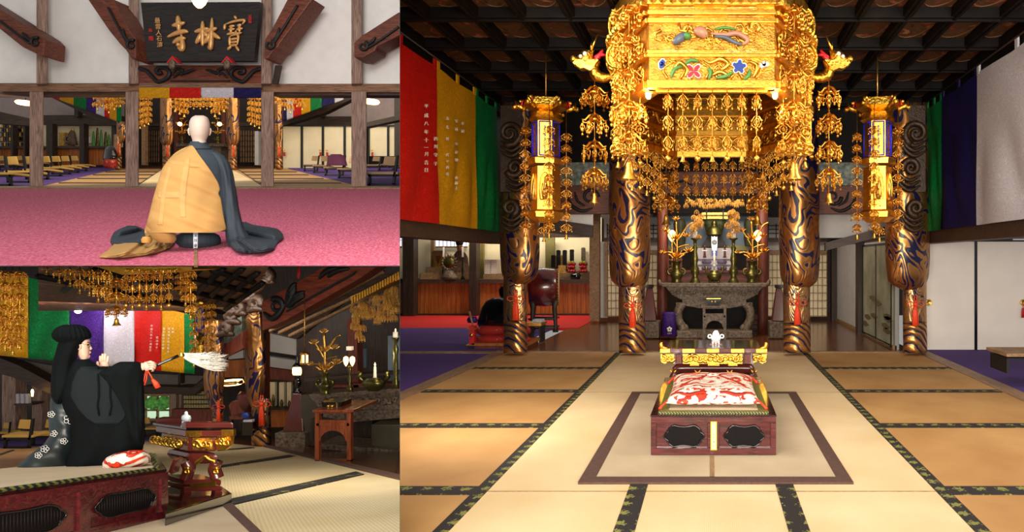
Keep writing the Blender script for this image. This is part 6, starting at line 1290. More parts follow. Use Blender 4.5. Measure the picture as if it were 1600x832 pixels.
bm_ = thing('carved_red_beam', 'long red-brown beam with black carved clouds slanting across the ceiling', 'beam', f(410, 517)); MB().fpoly(f, [(409, 473), (506, 417.5), (588, 417.5), (561, 436), (448, 500), (410, 517)], .3).build('beam', wood('red_beam', '8a3a20', '4a1c12', .5, st=(1.5, 12, 12)), bm_)
g = MB(); q = F(8.58); spiral(g, q, 432, 478, 12, 3, 1.3, 2.2, .04, s=-1); wave(g, q, [(412, 488), (424, 498), (436, 490), (446, 474)], .045)
for d in (0, 7, 13): wave(g, q, [(447, 470+d*.8), (455, 452+d), (462, 442+d*.6)], .045); wave(g, q, [(450, 468+d), (462, 462+d*.6), (476, 456+d*.5)], .04)
wave(g, q, [(498, 436), (510, 424), (528, 419)], .04); wave(g, q, [(512, 434), (524, 424), (546, 420)], .04); g.build('cloud_carving', M['blackm'], bm_)
g = MB(); g.fpoly(F(8.55), [(446, 486), (452, 482), (556, 424), (552, 430), (448, 488)], .03); g.build('groove', M['blackm'], bm_)
struct('trim_65', MB().fpoly(F(9.2), [(430, 520), (560, 440), (640, 417.5), (640, 436), (550, 462), (462, 531)], .1), M['panelw'] if 0 else M['trimw2'] if 'trimw2' in M else M['dkwoodh'])
g = MB(); [g.tube([F(9.15)(*a), F(9.15)(*b)], .03, 4) for a, b in (((422, 518), (600, 424)), ((436, 521), (622, 430)), ((452, 526), (622, 440)))]; struct('trim_66', g, M['trimw'])
for i, (P, m) in enumerate((([(416, 520), (463, 531), (463, 556), (416, 549)], 'whited'), ([(416, 557), (463, 564), (463, 579), (416, 573)], 'whited'), ([(357, 550), (380, 545), (380, 560), (357, 562)], 'whited'), ([(416, 575), (463, 580), (463, 597), (416, 592)], 'redwoodv'), ([(340, 565), (385, 562), (385, 590), (340, 590)], 'panelw'))): struct('wall_back', MB().fpoly(F(11.5), P, .1), M[m])
struct('trim_67', MB().slab(F(9.9), 408, 516, 415, 697, .1), M['redwoodv'])
f = F(11.4)
for a, b in ((418, 430), (436, 444), (448, 455)): struct('window_8', MB().slab(f, a, 598, b, 640, .05), M['paperw'])
ct = thing('cedar_counter', 'orange cedar counter front seen between the brocade pillar and the tapering pedestal', 'counter', f(438, 670)); MB().slab(f, 416, 641, 462, 668, .2).build('board_front', M['panelw'], ct); MB().slab(F(11.3), 414, 637, 462, 641, .3).build('worktop', M['dkwood'], ct)
MBr = MB(); PB.slab(MBr, [(424, 676), (447, 676), (447, 669), (424, 669)], .05, .05); tag(MBr.build('red_mat', M['redc']), 'strip of red carpet behind the brocade pillar', 'mat')
for i, (x, h) in enumerate(((421, 14), (427, 20), (440, 12), (452, 10))): tag(MB().loft(F(11.2), [(637-h, x-1, x+1, 1), (637-h*.6, x-3, x+3, 3), (637, x-2, x+2, 2)], 10, 2).build('offering_vase', M['bronze']), '%s small bronze vase on the cedar counter right of the brocade pillar' % ORD[i], 'vase', 'vases on the side counter')
# windows and left side
w8 = struct('window_9', MB().slab(F(12.2), 226, 619, 265, 655, .04), None or glow('garden_light', 'bcd8b8', .9)); 
g = MB(); [g.slab(F(12.1), *r, .05) for r in ((224, 616, 267, 619.5), (224, 619, 226.5, 656), (264, 619, 267, 656), (244, 619, 245.2, 656), (226, 641, 265, 643), (222, 655, 268, 658))]; g.build('window_frame', M['trimw'], w8)
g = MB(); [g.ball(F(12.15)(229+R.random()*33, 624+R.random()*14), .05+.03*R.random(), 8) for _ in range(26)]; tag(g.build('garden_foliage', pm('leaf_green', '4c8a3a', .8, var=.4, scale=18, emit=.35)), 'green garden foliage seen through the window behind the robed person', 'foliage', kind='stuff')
f = F(11.8)
for i, (a, b, y0, y1) in enumerate(((3, 24, 582, 690), (50, 65, 600, 678), (267, 275, 612, 660), (280, 283, 600, 660))): struct('trim_%d' % (68+i), MB().slab(f, a, y0, b, y1, .2), M['posth' if 0 else 'postw'])
struct('trim_72', MB().fpoly(F(11.6), [(-10, 556), (30, 572), (82, 600), (82, 618), (20, 590), (-10, 582)], .2), M['dkwoodh']); struct('trim_73', MB().fpoly(F(11.6), [(220, 604), (300, 606), (325, 590), (325, 598), (302, 618), (220, 613)], .2), M['dkwoodh'])
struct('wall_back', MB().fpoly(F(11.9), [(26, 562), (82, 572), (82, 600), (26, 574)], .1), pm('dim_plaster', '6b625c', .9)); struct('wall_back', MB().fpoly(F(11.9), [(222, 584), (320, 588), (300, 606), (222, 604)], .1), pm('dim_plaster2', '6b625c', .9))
struct('trim_74', MB().slab(f, 278, 580, 282, 610, .1), M['dkwood'])
ck = thing('tablet_cabinet', 'wall cabinet with rows of pale memorial cards behind the porcelain burner', 'cabinet', f(300, 640)); MB().slab(f, 285, 602, 330, 640, .1).build('case', M['dkwood'], ck); g = MB(); [g.slab(F(11.75), 287+4*i, 605+7*j, 290+4*i, 610+7*j, .03) for i in range(11) for j in range(5)]; g.build('cards', pm('pale_cards', '9c8f60', .7), ck)['kind'] = 'stuff'
struct('wall_back', MB().slab(F(11.7), 268, 640, 332, 668, .1), M['redwoodv'])
for i, x in enumerate((27, 34.5, 42)): tag(MB().slab(F(11.5), x-2.3, 616, x+2.3, 632, .05).build('white_tablet', M['swht']), '%s white tablet on the dark shelf behind the left post' % ('left', 'middle', 'right')[i], 'tablet', 'white tablets')
tag(MB().slab(F(11.5), 22, 631, 50, 634, .2).build('dark_shelf', M['dkwoodh']), 'dark wall shelf under the three white tablets', 'shelf'); tag(MB().loft(F(11.45), [(609, 49, 52, 1), (612, 48, 53, 2), (620, 49, 52, 1.5)], 10).build('small_lamp', M['bulb']), 'small amber lamp beside the white tablets', 'lamp')
# banners
def topB(x): return 424+x*.228
def botB(x): return 556+x*.095
FB = F(9.6); bn = []
for a, b, m, c in ((-20, 44, 'syel', 'dark yellow banner panel at the far left behind the gold strings'), (44, 109, 'sgrn', 'green banner panel behind the veiled head'), (109, 162, 'spur', 'purple banner panel lit by a small spotlight'), (162, 210, 'swht', 'grey-white banner panel behind the raised hand'), (210, 252, 'sred', 'red banner panel with small white writing behind the whisk hand'), (252, 288, 'syel', 'yellow banner panel with small white writing behind the whisk handle'), (288, 304, 'sgrn', 'narrow green banner panel behind the whisk hair')):
    bn.append(hang(FB, a, b, topB, botB, M[m], c, 'banners of the lower room', 2.2, .08))
rw_ = F(9.55)
glyphs(rw_, [(c, 237-i*.28, 510+i*4.7, 3.6) for i, c in enumerate('平成八年十一月吉日')], M['wthr'], 'inscription', bn[4], d=-.02); glyphs(rw_, [(c, 245.5-i*.2, 528+i*5.2, 3.6) for i, c in enumerate('西川守子')], M['wthr'], 'inscription', bn[4], d=-.02)
for x, y0, s_ in ((256, 514, '為先祖代々供養'), (264, 514, '宝林寺什物也施主'), (270, 514, '奉納')): glyphs(rw_, [(c, x-i*.2, y0+i*5.1, 3.4) for i, c in enumerate(s_)], M['wthr'], 'inscription', bn[5], d=-.02)
tag(MB().ball(F(9.3)(122, 486), .04, 12, m=8).build('spotlight', glow('spot_bulb', 'fff2e0', 25)), 'bright round spotlight shining in front of the purple banner', 'lamp'); point('spot_light', F(9.25)(122, 490, -.05), 14, (1, .8, .9))
# canopy underside and strings
cu2 = thing('gilt_canopy', 'underside corner of a gilt canopy with a row of hanging gold strings', 'canopy', F(5.2)(190, 430)); MB().fpoly(F(5.2), [(150, 417), (192, 430), (300, 421.5), (300, 417)], .3).build('rim_board', M['goldb'], cu2)
g = MB(); [spiral(g, F(5.18), 198+i*11, 423.5, 3, .8, 1.1, i, .008, n=10) for i in range(8)]; g.build('openwork', M['goldc'], cu2)
for i, (x, y1, w_) in enumerate(((73, 431, 12), (93, 444, 15), (110, 449, 15), (125, 460, 15), (140, 464, 14), (154, 474, 15), (167, 476, 13))): string(F(5.4), x, 417.5, y1, 1 if i < 2 else 2, w_, '%s gold string from the left on the receding canopy edge above the green banner' % ORD[i], 'left canopy strings of the lower room', 'bell', 8, cls='canopy')
for i, x in enumerate((197, 207, 218, 229, 240, 252, 264)): string(F(5.3), x, 427-i*.8, 483+(3 if i % 2 else 0), 3, 11, '%s gold string from the left in the row above the white and red banners' % ORD[i], 'right canopy strings of the lower room', 'bell' if i % 2 else 'ball', 9)
string(F(5.2), 182, 430, 512, 3, 26, 'longest gold tassel at the canopy corner above the white banner', None, cls='canopy', endh=14)
for i, (x, y0, y1) in enumerate(((8, 417.5, 550), (20, 417.5, 556), (31, 417.5, 548), (-2, 417.5, 520))): string(F(4.8), x, y0, y1, 7, 17, '%s dense gold pendant string at the far left edge of the lower room' % ('second', 'third', 'innermost', 'outermost')[i], 'dense strings at far left', 'bell', 7, cls='canopy')
for i, (x, y0, y1) in enumerate(((282, 417.5, 462), (290, 417.5, 480), (298, 417.5, 500))): string(F(5.6), x, y0, y1, 4, 14, '%s gold string of the dense group above the whisk hair' % ('left', 'middle', 'right')[i], 'dense strings over the whisk', 'bell', 7, cls='canopy')
t = thing('hanging_lantern', 'gilt hexagonal lantern hanging behind the whisk hair', 'lantern', F(7.6)(311, 575)); f = F(7.6); MB().loft(f, [(478, 305, 318, 5), (520, 305, 318, 5)], 6).build('upper_case', M['goldb'], t); MB().loft(f, [(524, 304, 319, 6), (570, 304, 319, 6)], 6).build('lower_case', M['goldc'], t); MB().loft(f, [(468, 308, 315, 4), (474, 301, 322, 8), (478, 304, 319, 6)], 6).build('roof', M['goldc'], t)
g = MB(); [g.slab(F(7.5), *r, .01) for r in ((306, 481, 317, 482.5), (306, 516, 317, 517.5), (306, 481, 307.3, 517), (315.7, 481, 317, 517))]; g.build('blue_frame', M['blue'], t); MB().slab(F(7.5), 308.5, 484, 314.5, 514, .01).build('board', M['goldd'], t)
for i, (x, y1) in enumerate(((303, 575), (322, 566), (331, 560))): string(F(7.3), x, 470, y1, 7, 11, '%s gold pendant string of the lantern behind the whisk hair' % ('left', 'middle', 'right')[i], 'strings of the lower room lantern', 'bell', 6, cls='canopy')
# pillars
pillar(405, on(697.5), (393, 423), (382, 416), 'large gold and navy brocade pillar standing at the edge of the straw mats', 697, 635, 468, yt=632, lab2='orange tassel cord on the large brocade pillar of the lower room')
pillar(340, 9.4, (332, 349), (317, 351), 'smaller brocade pillar behind the whisk hair and writing desk', 668, 632, 500, yt=636, ts=.7, lab2='orange tassel cord on the pillar behind the writing desk')
f = F(9.2); g = MB()
for cx, cy, r in ((398, 440, 14), (388, 458, 13), (400, 474, 10), (372, 480, 10), (362, 494, 8), (415, 430, 10), (352, 512, 7)): spiral(g, f, cx, cy, r, 2, 1.5, cx*.8, .07); wave(g, f, [(cx-14, cy+14), (cx, cy+8), (cx+14, cy+12)], .06)
tag(g.build('carved_dragon', M['dragw']), 'bronzed carved dragon wound round the top of the large brocade pillar', 'carving')
tag(MB().fpoly(F(9.6), [(346, 512), (378, 494), (378, 530), (350, 540)], .08).build('openwork_carving', pm('grey_green_carving2', '6a7468', .6, var=.5, scale=14, bmp=1, bs=18)), 'grey-green openwork carving left of the large brocade pillar', 'carving')
tag(MB().fpoly(F(9.5), [(340, 548), (380, 518), (380, 545), (345, 562)], .1).build('carved_lintel', M['redwoodv']), 'short red-brown lintel left of the large brocade pillar', 'beam')
t = thing('ring_lamp', 'glowing gilt ring lamp on the ceiling between the two lower pillars', 'lamp', F(10.5)(363, 600)); c = F(10.5)(363, 597); MB().lathe(c, [(.02, .03), (.15, .02), (.16, -.02), (.12, -.05), (.02, -.06)], 20).build('shade', M['bulb'], t); g = MB(); g.torus(c, .16, .03, 'z', 20); g.build('rim', M['goldp'], t)
t = thing('wooden_armchair', 'brown carved wooden chair standing left of the large brocade pillar', 'chair', F(9.8)(368, 676)); f = F(9.8)
MB().fpoly(f, [(357, 634), (362, 628), (374, 626), (382, 630), (384, 640), (380, 652), (362, 652)], .06, .3).build('backrest', M['redwoodv'], t); MB().slab(f, 358, 652, 384, 656, .35).build('seat', M['redwoodv'], t)
for x in (359, 381): MB().slab(f, x, 656, x+2.5, 677, .05).build('leg', M['dkwood'], t); MB().slab(f, x, 656, x+2.5, 675, .05, .3).build('leg', M['dkwood'], t)
t = thing('bell_stand', 'low black stand with a blue cushion and white cloth beside the brown chair', 'stand', F(9.4)(384, 680)); f = F(9.4); MB().slab(f, 376, 656, 397, 661, .3).build('top', M['blackm'], t); MB().slab(f, 378, 661, 395, 681, .25).build('body', M['black'], t); MB().loft(f, [(645, 378, 388, 4), (650, 377, 391, 5), (655, 379, 389, 4)], 14).build('cushion', M['dblue'], t); MB().slab(F(9.35), 380, 657, 394, 660, .05).build('white_cloth', M['swht'], t)
t = thing('taiko_drum', 'dark barrel drum with red patches behind the large brocade pillar', 'drum', F(10.2)(385, 645)); f = F(10.2); MB().loft(f, [(612, 376, 398, 6), (618, 370, 402, 12), (634, 368, 404, 14), (645, 372, 400, 10)], 24, 2).build('barrel', pm('drum_red_black', '160c0a', .35, c2='6a2018', scale=3), t); MB().slab(f, 374, 645, 377, 672, .05).build('leg', M['dkwood'], t); MB().slab(f, 396, 645, 399, 672, .05).build('leg', M['dkwood'], t)
# chairs
for i, (a, b, y0, y1, s) in enumerate(((2, 52, 655, 702, -1), (46, 92, 655, 698, -1), (-8, 16, 660, 690, -1), (222, 246, 652, 684, 1), (243, 264, 652, 682, 1))):
    chair(F(on(max(y1, 690))), a, b, y0, y1, s, ('mustard chair at the far left of the lower room', 'mustard chair just behind the robed person', 'mustard chair cut by the left edge of the lower room', 'tan chair below the garden window, left of the pair', 'tan chair below the garden window, right of the pair')[i], 'chairs of the lower room', M['yelf'])
# altar side
f = F(8.6); al2 = thing('altar_table', 'long dark carved wooden altar table running to the right edge of the lower room', 'table', f(560, 700))
MB().fpoly(f, [(482, 617), (640, 606), (640, 612), (486, 623)], .5).build('tabletop', M['carvg'], al2); MB().fpoly(F(8.7), [(486, 623), (640, 612), (640, 640), (505, 640), (495, 632)], .4).build('apron', M['carvg'], al2)
g = MB(); [spiral(g, F(8.68), 500+i*9, 631-i*.4, 5, 1, 1.2, i, .025, s=1 if i % 2 else -1, n=12) for i in range(14)]; g.build('apron_carving', M['carvg'], al2)
MB().fpoly(F(8.8), [(505, 640), (640, 640), (640, 652), (552, 660), (505, 652)], .3).build('waist', M['carvg'], al2); MB().slab(F(8.6), 580, 664, 640, 706, .4).build('foot_block', pm('olive_block', '4a4430', .6), al2, bevel=.01); MB().fpoly(F(8.5), [(500, 694), (640, 706), (640, 714), (500, 702)], .4).build('plinth', M['carvg'], al2)
MB().slab(F(9.1), 486, 655, 582, 697, .2).build('shadowed_back', M['dkwood'], al2)
struct('wall_right', MB().fpoly(F(10), [(464, 520), (640, 440), (640, 620), (464, 620)], .1), M['dkwood']); struct('wall_right', MB().slab(F(9.5), 470, 618, 500, 690, .1), pm('olive_grey_panel', '3c3628', .7))
struct('trim_75', MB().fpoly(F(9.3), [(542, 500), (556, 494), (560, 610), (546, 612)], .15), M['redwoodv']); struct('wall_back', MB().slab(F(9.8), 556, 545, 572, 575, .05), pm('blue_grey2', '5c6c7c', .8)); struct('wall_back', MB().slab(F(9.8), 606, 525, 640, 600, .05), pm('blue_grey3', '76808a', .8))
struct('trim_76', MB().fpoly(F(9.2), [(476, 592), (640, 580), (640, 584), (476, 597)], .2), M['dkwoodh'])
for i, (x0, y0, x1, y1) in enumerate(((552, 600, 624, 606), (510, 602, 560, 606))): tag(MB().slab(F(8.9), x0, y0, x1, y1, .2).build('red_step', M['redwoodv']), 'narrow red step on the altar, the %s one' % ('longer right', 'shorter left')[i], 'step')
t = side_stand(F(on(721)), 520, 641, 722, 32, wood('bright_red_wood', '8a4426', '5a2414', .35, coat=.3), 'red-brown arched wooden stand on the floor beside the straw mats')
t = thing('black_tray_box', 'black lacquer box with gold crests on the red-brown arched stand', 'box', F(7.1)(518, 641)); f = F(7.1); MB().fpoly(f, [(502, 629), (534, 629), (532, 641), (505, 641)], .2).build('box', M['black'], t); g = MB(); [g.ball(f(x, 635, -.005), .017, 10, m=6) for x in (513, 519)]; g.slab(f, 525, 629, 526, 641, .01, -.01); g.build('gold_crest', M['goldp'], t)
f = F(on(694)-.6); YY = on(694)-.6; t = thing('lantern_pedestal', 'tall tapering dark red pedestal on a stone coloured block carrying a lit black lantern', 'pedestal', f(468, 694)); X = 468
def sq(r, y): c = f(X, y); c2 = [c+Vector((a*r*f.k, b*r*f.k, 0)) for a, b in ((-1, -1), (1, -1), (1, 1), (-1, 1))]; return c2
MB().rings([sq(23, 694), sq(23, 671)], True, False).build('block', M['carvg'], t, bevel=.01); MB().rings([sq(16, 671), sq(6.5, 614)], True, False).build('tapered_post', M['maroon'], t, bevel=.01)
lathe_px(f, 464, [(556, .5), (560, 2), (564, 1.5), (568, 3), (572, 7), (574, 8)], M['black'], 'finial', t); lathe_px(f, 464, [(574, 6), (577, 7.5), (584, 7.5), (587, 6)], M['lamp'], 'lit_globe', t); lathe_px(f, 464, [(587, 7), (590, 3), (596, 7), (602, 7), (606, 3), (611, 5), (614, 9)], M['black'], 'stem', t)
lotus_vase(F(8.2), 507, 0, 617, 'tall gilt lotus flowers in a bronze vase on the dark altar', m=M['bronze'], gm=M['goldd'], s=.98, grp='lotus of the lower room')
t = thing('small_hanging_lantern', 'small lit gilt lantern hanging left of the tall gilt lotus', 'lantern', F(8.3)(476, 572)); f = F(8.3); lathe_px(f, 476, [(549, 3), (552, 7), (555, 8)], M['goldd'], 'roof', t, 8); lathe_px(f, 476, [(555, 6), (568, 7)], M['lamp'], 'lit_pane', t, 8); g = MB(); [g.slab(F(8.2), x, 555, x+.8, 569, .02) for x in (469.5, 475.5, 481.5)]; g.slab(F(8.2), 469, 568, 483, 570, .1); g.build('frame', M['goldd'], t); MB().tube([f(476, 549), f(476, 470)], .006).build('chain', M['goldd'], t)
t = thing('leaf_lamp_stand', 'bronze stand with two glowing leaf-shaped lamps beside the gilt lotus', 'lamp', F(8.1)(546, 613)); f = F(8.1)
for x in (540.5, 550.5): lathe_px(f, x, [(557, 1), (559, 4), (564, 4.6), (569, 3), (573, .6)], M['lamp'], 'lit_leaf', t, 14)
lathe_px(f, 546, [(572, 2), (578, 4), (584, 2), (592, 3.5), (600, 2), (606, 5), (613, 7)], M['bronze'], 'stem', t); MB().slab(f, 541, 542, 549, 548, .05).build('card', M['wax'], t)
t = thing('incense_burner', 'large shallow bronze incense bowl with a lit white candle on the dark altar', 'burner', F(8)(584, 612)); f = F(8); lathe_px(f, 584, [(591, 14), (593, 13), (596, 17), (601, 19), (606, 15), (610, 10), (612, 9)], M['bronze'], 'bowl', t)
for s in (-1, 1): g = MB(); wave(g, f, [(584+s*16, 596), (584+s*22, 590), (584+s*21, 584), (584+s*25, 582)], .03); g.each('handle', M['bronze'], t)
lathe_px(f, 586, [(573, 2), (587, 2.6), (591, 3)], M['wax'], 'candle', t); lathe_px(f, 586, [(567, .2), (570, 1.2), (573, .6)], M['flame'], 'flame', t); point('candle_light', f(586, 560, -.15), 3)
t = thing('candlestick', 'bronze candlestick with a white candle at the right edge of the lower room', 'candlestick', F(7.8)(618, 608)); f = F(7.8); lathe_px(f, 618, [(528, 6), (531, 5), (538, 2), (546, 5), (556, 3), (570, 4), (585, 3), (600, 5), (608, 6)], M['bronze'], 'stem', t); lathe_px(f, 618, [(519, 4), (528, 4.2)], M['wax'], 'candle', t); lathe_px(f, 618, [(514, .2), (516, 1), (519, .6)], M['flame'], 'flame', t)
# gilt altar canopy, right
ac = thing('altar_canopy', 'dark gilt canopy dense with fine pendants at the upper right of the lower room', 'canopy', F(7.9)(590, 520)); g = MB()
for i in range(19): u = i/18; x = lerp(550, 622, u); y = lerp(466, 427, u); g.fpoly(F(7.9), [(x-1.3, y-1), (x+1.3, y-2.4), (x+1.6, y+8), (x-1, y+9.5)], .06)
g.build('fringe', M['goldb'], ac); MB().fpoly(F(7.95), [(547, 464), (640, 424), (640, 430), (548, 470)], .3).build('rim', M['goldd'], ac)
for j in range(70):
    x = 552+R.random()*68; lo = interp([(548, 510), (562, 540), (580, 520), (600, 505), (624, 500)], x)[0]; hi = 478-(x-549)*.52; y = lerp(hi, lo-10, R.random()); c = F(7.8+R.random()*.4)(x, y); inst(CANOD, 'pendant', ac, c.z-ac.location.z, .085, .11, R.random()*3, c.x-ac.location.x, c.y-ac.location.y)
tag(MB().loft(F(8.4), [(416.8, 464, 469, 2), (430, 464, 469, 2), (436, 465, 468, 1.5)], 12).build('red_tassel', M['red']), 'red tassel hanging in front of the carved ceiling beam', 'tassel')
# ================================================================= platform, desk in the lower room
P1, P2, P3 = PB(259, 811), PB(175, 832), None
dr_ = (P2-P1); dr_.normalize(); bk = (PB(229, 782)-P1)
def at3(P): return P
hgt = .265
c0 = P1; c1 = P1+dr_*1.75; bk = Vector((-.66, .72, 0)).normalized()*1.55; bk.z = -.23*bk.y; c1.z = EYE-.603-.23*c1.y
c2 = c1+bk; c3 = c0+bk; H = Vector((0, 0, hgt)); frn = (c1-c0); nrm = Vector((frn.y, -frn.x, 0)).normalized(); nrm = nrm if nrm.dot(bk) < 0 else -nrm
pf = thing('platform_seat', 'large dark red lacquer platform seat with slatted openings under the robed person', 'platform', c0)
def fp(u, v, o=0): return c0+frn*u+Vector((0, 0, v))+nrm*o        # u 0..1 along the front, v height
def blk3(mb, u0, u1, v0, v1, o0, o1): return mb.hexa([fp(u0, v0, o1), fp(u1, v0, o1), fp(u1, v0, o0), fp(u0, v0, o0), fp(u0, v1, o1), fp(u1, v1, o1), fp(u1, v1, o0), fp(u0, v1, o0)])
MB().hexa([c0, c1, c2, c3, c0+H*.95, c1+H*.95, c2+H*.95, c3+H*.95]).build('body', M['lacq'], pf)
g = MB(); o = -nrm*-.005; g.hexa([c0+H*.95+o, c1+H*.95+o, c2+H*.95, c3+H*.95, c0+H+o, c1+H+o, c2+H, c3+H]); g.build('top_edge', M['lacqt'], pf)
g = MB(); blk3(g, 0, 1, 0, .045, 0, .012); blk3(g, 0, 1, .215, .25, 0, .012); [blk3(g, a, b, .045, .215, 0, .012) for a, b in ((0, .03), (.30, .335), (.64, .675))]; g.build('frame', M['lacq'], pf)
for i, uc in enumerate((.165, .488, .82)):
    P = []
    for j in range(40):
        a = 2*PI*j/40; c, s_ = math.cos(a), math.sin(a); r = 1+.05*math.cos(6*a)+.03*math.cos(10*a); P.append((uc+.108*math.copysign(abs(c)**.6, c)*r, .128+.055*math.copysign(abs(s_)**.7, s_)*r))
    g = MB(); g.poly([fp(u, v, .002) for u, v in P], nrm*.003); dop = g.build('dark_opening', M['slat'], pf)
    g = MB(); [g.tube([fp(uc-.1+.2*j/22, .128-(.045 if 2 < j < 20 else .026), .005), fp(uc-.1+.2*j/22, .128+(.045 if 2 < j < 20 else .026), .005)], .0028, 5) for j in range(23)]; g.build('slats', M['slat'], dop)
    g = MB(); g.tube([fp(u, v, .006) for u, v in P+[P[0]]], .004, 6, False); g.build('opening_rim', M['black'], dop)
tp = lambda u, w_, h=0: c0+frn*u+bk*w_+H+Vector((0, 0, h))
def tq(mb, u0, u1, w0, w1, h): return mb.hexa([tp(u0, w0), tp(u1, w0), tp(u1, w1), tp(u0, w1), tp(u0, w0, h), tp(u1, w0, h), tp(u1, w1, h), tp(u0, w1, h)])
tq(MB(), .05, 1, .06, .95, .008).build('straw_mat', M['tatr'], pf); g = MB(); tq(g, .05, 1, .03, .052, .012); tq(g, .025, .05, .03, .95, .012); g.build('patterned_edging', zig('edging_green2', '14201a', '6e6a2c', 26), pf)
cu3 = thing('floor_cushion', 'orange and white floral cushion under the robed person', 'cushion', Frame(200, 3.45)(200, 735)); f = Frame(200, 3.5)
MB().loft(f, [(704, 205, 224, 14), (709, 180, 232, 30), (716, 165, 236, 34), (724, 160, 234, 34), (731, 160, 215, 28), (736, 162, 190, 16)], 40, 2, lambda a, y: .7*math.sin(a*9)).build('pad', M['floral'], cu3)
# desk
def tri(mb, P, h0, h1): # prism from a pixel quad at height h1 down to h0
    top = [PB(x, y, h1) for x, y in P]; return mb.poly([p-Vector((0, 0, h1-h0)) for p in top], (0, 0, h1-h0))
dk2 = thing('writing_desk', 'maroon lacquer desk with gilt carving seen from its end, on a black plinth', 'desk', PB(310, 805))
g = MB(); tri(g, [(258, 803), (362, 771), (335, 752), (236, 765)], 0, .068); g.build('black_base', M['black'], dk2, bevel=.005)
fE = F(PB(290, 790).y); fb = lambda q: q
y2 = fE.Y
def endbox(name, m, x0, y0, x1, y1, back=.9, shift=0, bev=.006, d=0):
    a = [fE(x0, y1, d), fE(x1, y1, d), fE(x1, y0, d), fE(x0, y0, d)]; v = Vector((-.82, .57, -.1))*back*.66
    g = MB(); g.hexa([a[0], a[1], a[1]+v, a[0]+v, a[3], a[2], a[2]+v, a[3]+v]); return g.build(name, m, dk2, bevel=bev)
endbox('base_frame', M['maroon'], 287, 761, 348, 768, .55); endbox('base_frame', M['maroon'], 287, 750, 346, 759, .55)
MB().fpoly(F(y2-.003), [(297, 757.5), (337, 752), (337, 760), (297, 764)], .01).build('gilt_base_carving', M['goldb'], dk2)
for a, b in ((287, 300), (336, 348)): endbox('foot', M['maroon'], a, 767, b, 778, .1)
endbox('waist', M['maroon'], 293, 707, 343, 726, .6, bev=.03)
for s, x in ((-1, 294), (1, 337)):
    g = MB(); q = F(y2+.02); wave(g, q, [(x+s*2, 722), (x-s*2, 732), (x+s*1, 742), (x+s*3, 748)], .035, 0, False); g.build('leg', M['maroon'], dk2); g = MB(); spiral(g, F(y2-.02), x+s*1, 737, 5, 1, 1.2, 1, .012); g.build('gold_curl', M['goldb'], dk2)
g = MB(); wave(g, F(y2-.01), [(306, 725), (314, 719), (321, 714), (328, 719), (337, 722)], .012, 0, False); g.build('gold_edge', M['goldb'], dk2)
endbox('frieze', M['maroon'], 294, 684, 338, 706, .75)
MB().slab(F(y2-.01), 301, 685, 331, 704, .02).build('carving_ground', M['goldd'], dk2)
g = MB(); [spiral(g, F(y2-.02), 306+6.5*i, 694+2*(i % 2), 6, 1, 1.3, i*1.4, .011, n=14) for i in range(4)]; g.build('gilt_carving', M['goldb'], dk2)
g = MB(); g.fpoly(F(y2+.01), [(337, 684), (361, 682), (359, 698), (352, 704), (337, 704)], .03); [spiral(g, F(y2), 342+6*i, 692, 6, 1, 1.3, i, .011, n=14) for i in range(3)]; g.build('gilt_bracket', M['goldb'], dk2)
endbox('drawer_rail', M['maroon'], 290, 673, 364, 683, .85); endbox('top_rail', M['maroon'], 290, 660, 365.5, 672, .12, bev=.012)
g = MB(); v = Vector((-.82, .57, -.1))*.63; a = [fE(291, 672), fE(364, 672)]; g.hexa([a[0], a[1], a[1]+v, a[0]+v]+[p+Vector((0, 0, .012)) for p in (a[0], a[1], a[1]+v, a[0]+v)]); g.build('desktop', M['black'], dk2)
q = F(y2-.006); MB().slab(q, 290.5, 674, 313, 683.5, .02).build('gold_mount', M['goldb'], dk2); MB().slab(q, 346, 672, 365, 682, .02).build('gold_mount', M['goldb'], dk2); MB().slab(F(y2+.36), 243, 655, 284, 662, .06).build('far_rail', M['maroon'], dk2)
for i in range(7):
    c = fE(292, 694)+Vector((-.82, .57, -.1))*(.05+.075*i); g = MB(); g.ball(c+Vector((-.01, -.02, 0)), .016, 8); g.torus(c+Vector((-.02, -.02, 0)), .024, .007, 'y', 10); g.build('side_carving', M['goldc'], dk2)
bu2 = thing('porcelain_burner', 'white porcelain lidded burner standing on the maroon desk', 'burner', F(4.25)(291, 668)); f = F(4.25); lathe_px(f, 291, [(643, 1.5), (645, 3), (648, 3), (650, 7), (654, 8.2), (658, 7), (661, 4)], M['whitep'], 'bowl', bu2, 18); [MB().tube([f(291+s*3.5, 659), f(291+s*4, 666)], [.012, .008], 8).build('foot', M['whitep'], bu2) for s in (-1, 0, 1)]
# folded fan and iron stand between platform and desk
tag(MB().fpoly(F(3.75), [(263, 738), (271, 718), (275, 720), (268, 742)], .05).build('book_rest', M['maroon']), 'small maroon board leaning between the platform and the desk', 'board')
# ================================================================= the robed person with the whisk
FP = Frame(150, 3.62); kP = FP.k
M['blk'] = pm('black_gauze_robe', '080c0d', .85, var=.2, scale=4, bmp=.06, bs=220, spec=.1); M['blk2'] = pm('black_sheer_layer', '12181a', .8, var=.1, scale=4, spec=.15); M['satin'] = pm('charcoal_satin', '1d2628', .42, var=.35, scale=6, bmp=.15, bs=30)
pb = thing('person', 'veiled person in black robes and glasses kneeling on the platform, holding out a whisk', 'person', FP(150, 738))
hp = [(527, 124, 135, 6), (530, 121, 139.5, 9), (534, 119, 140.8, 11), (538, 118, 140.4, 12), (542, 118, 140, 12), (546, 118.5, 140.6, 11.5), (550, 119.5, 140.4, 11), (554, 121, 140, 10), (558, 123, 139.4, 9), (561, 125, 138, 7), (564, 124, 133, 8), (572, 120, 132, 9)]
g = MB(); g.loft(FP, hp, 32, 1, d0=0)
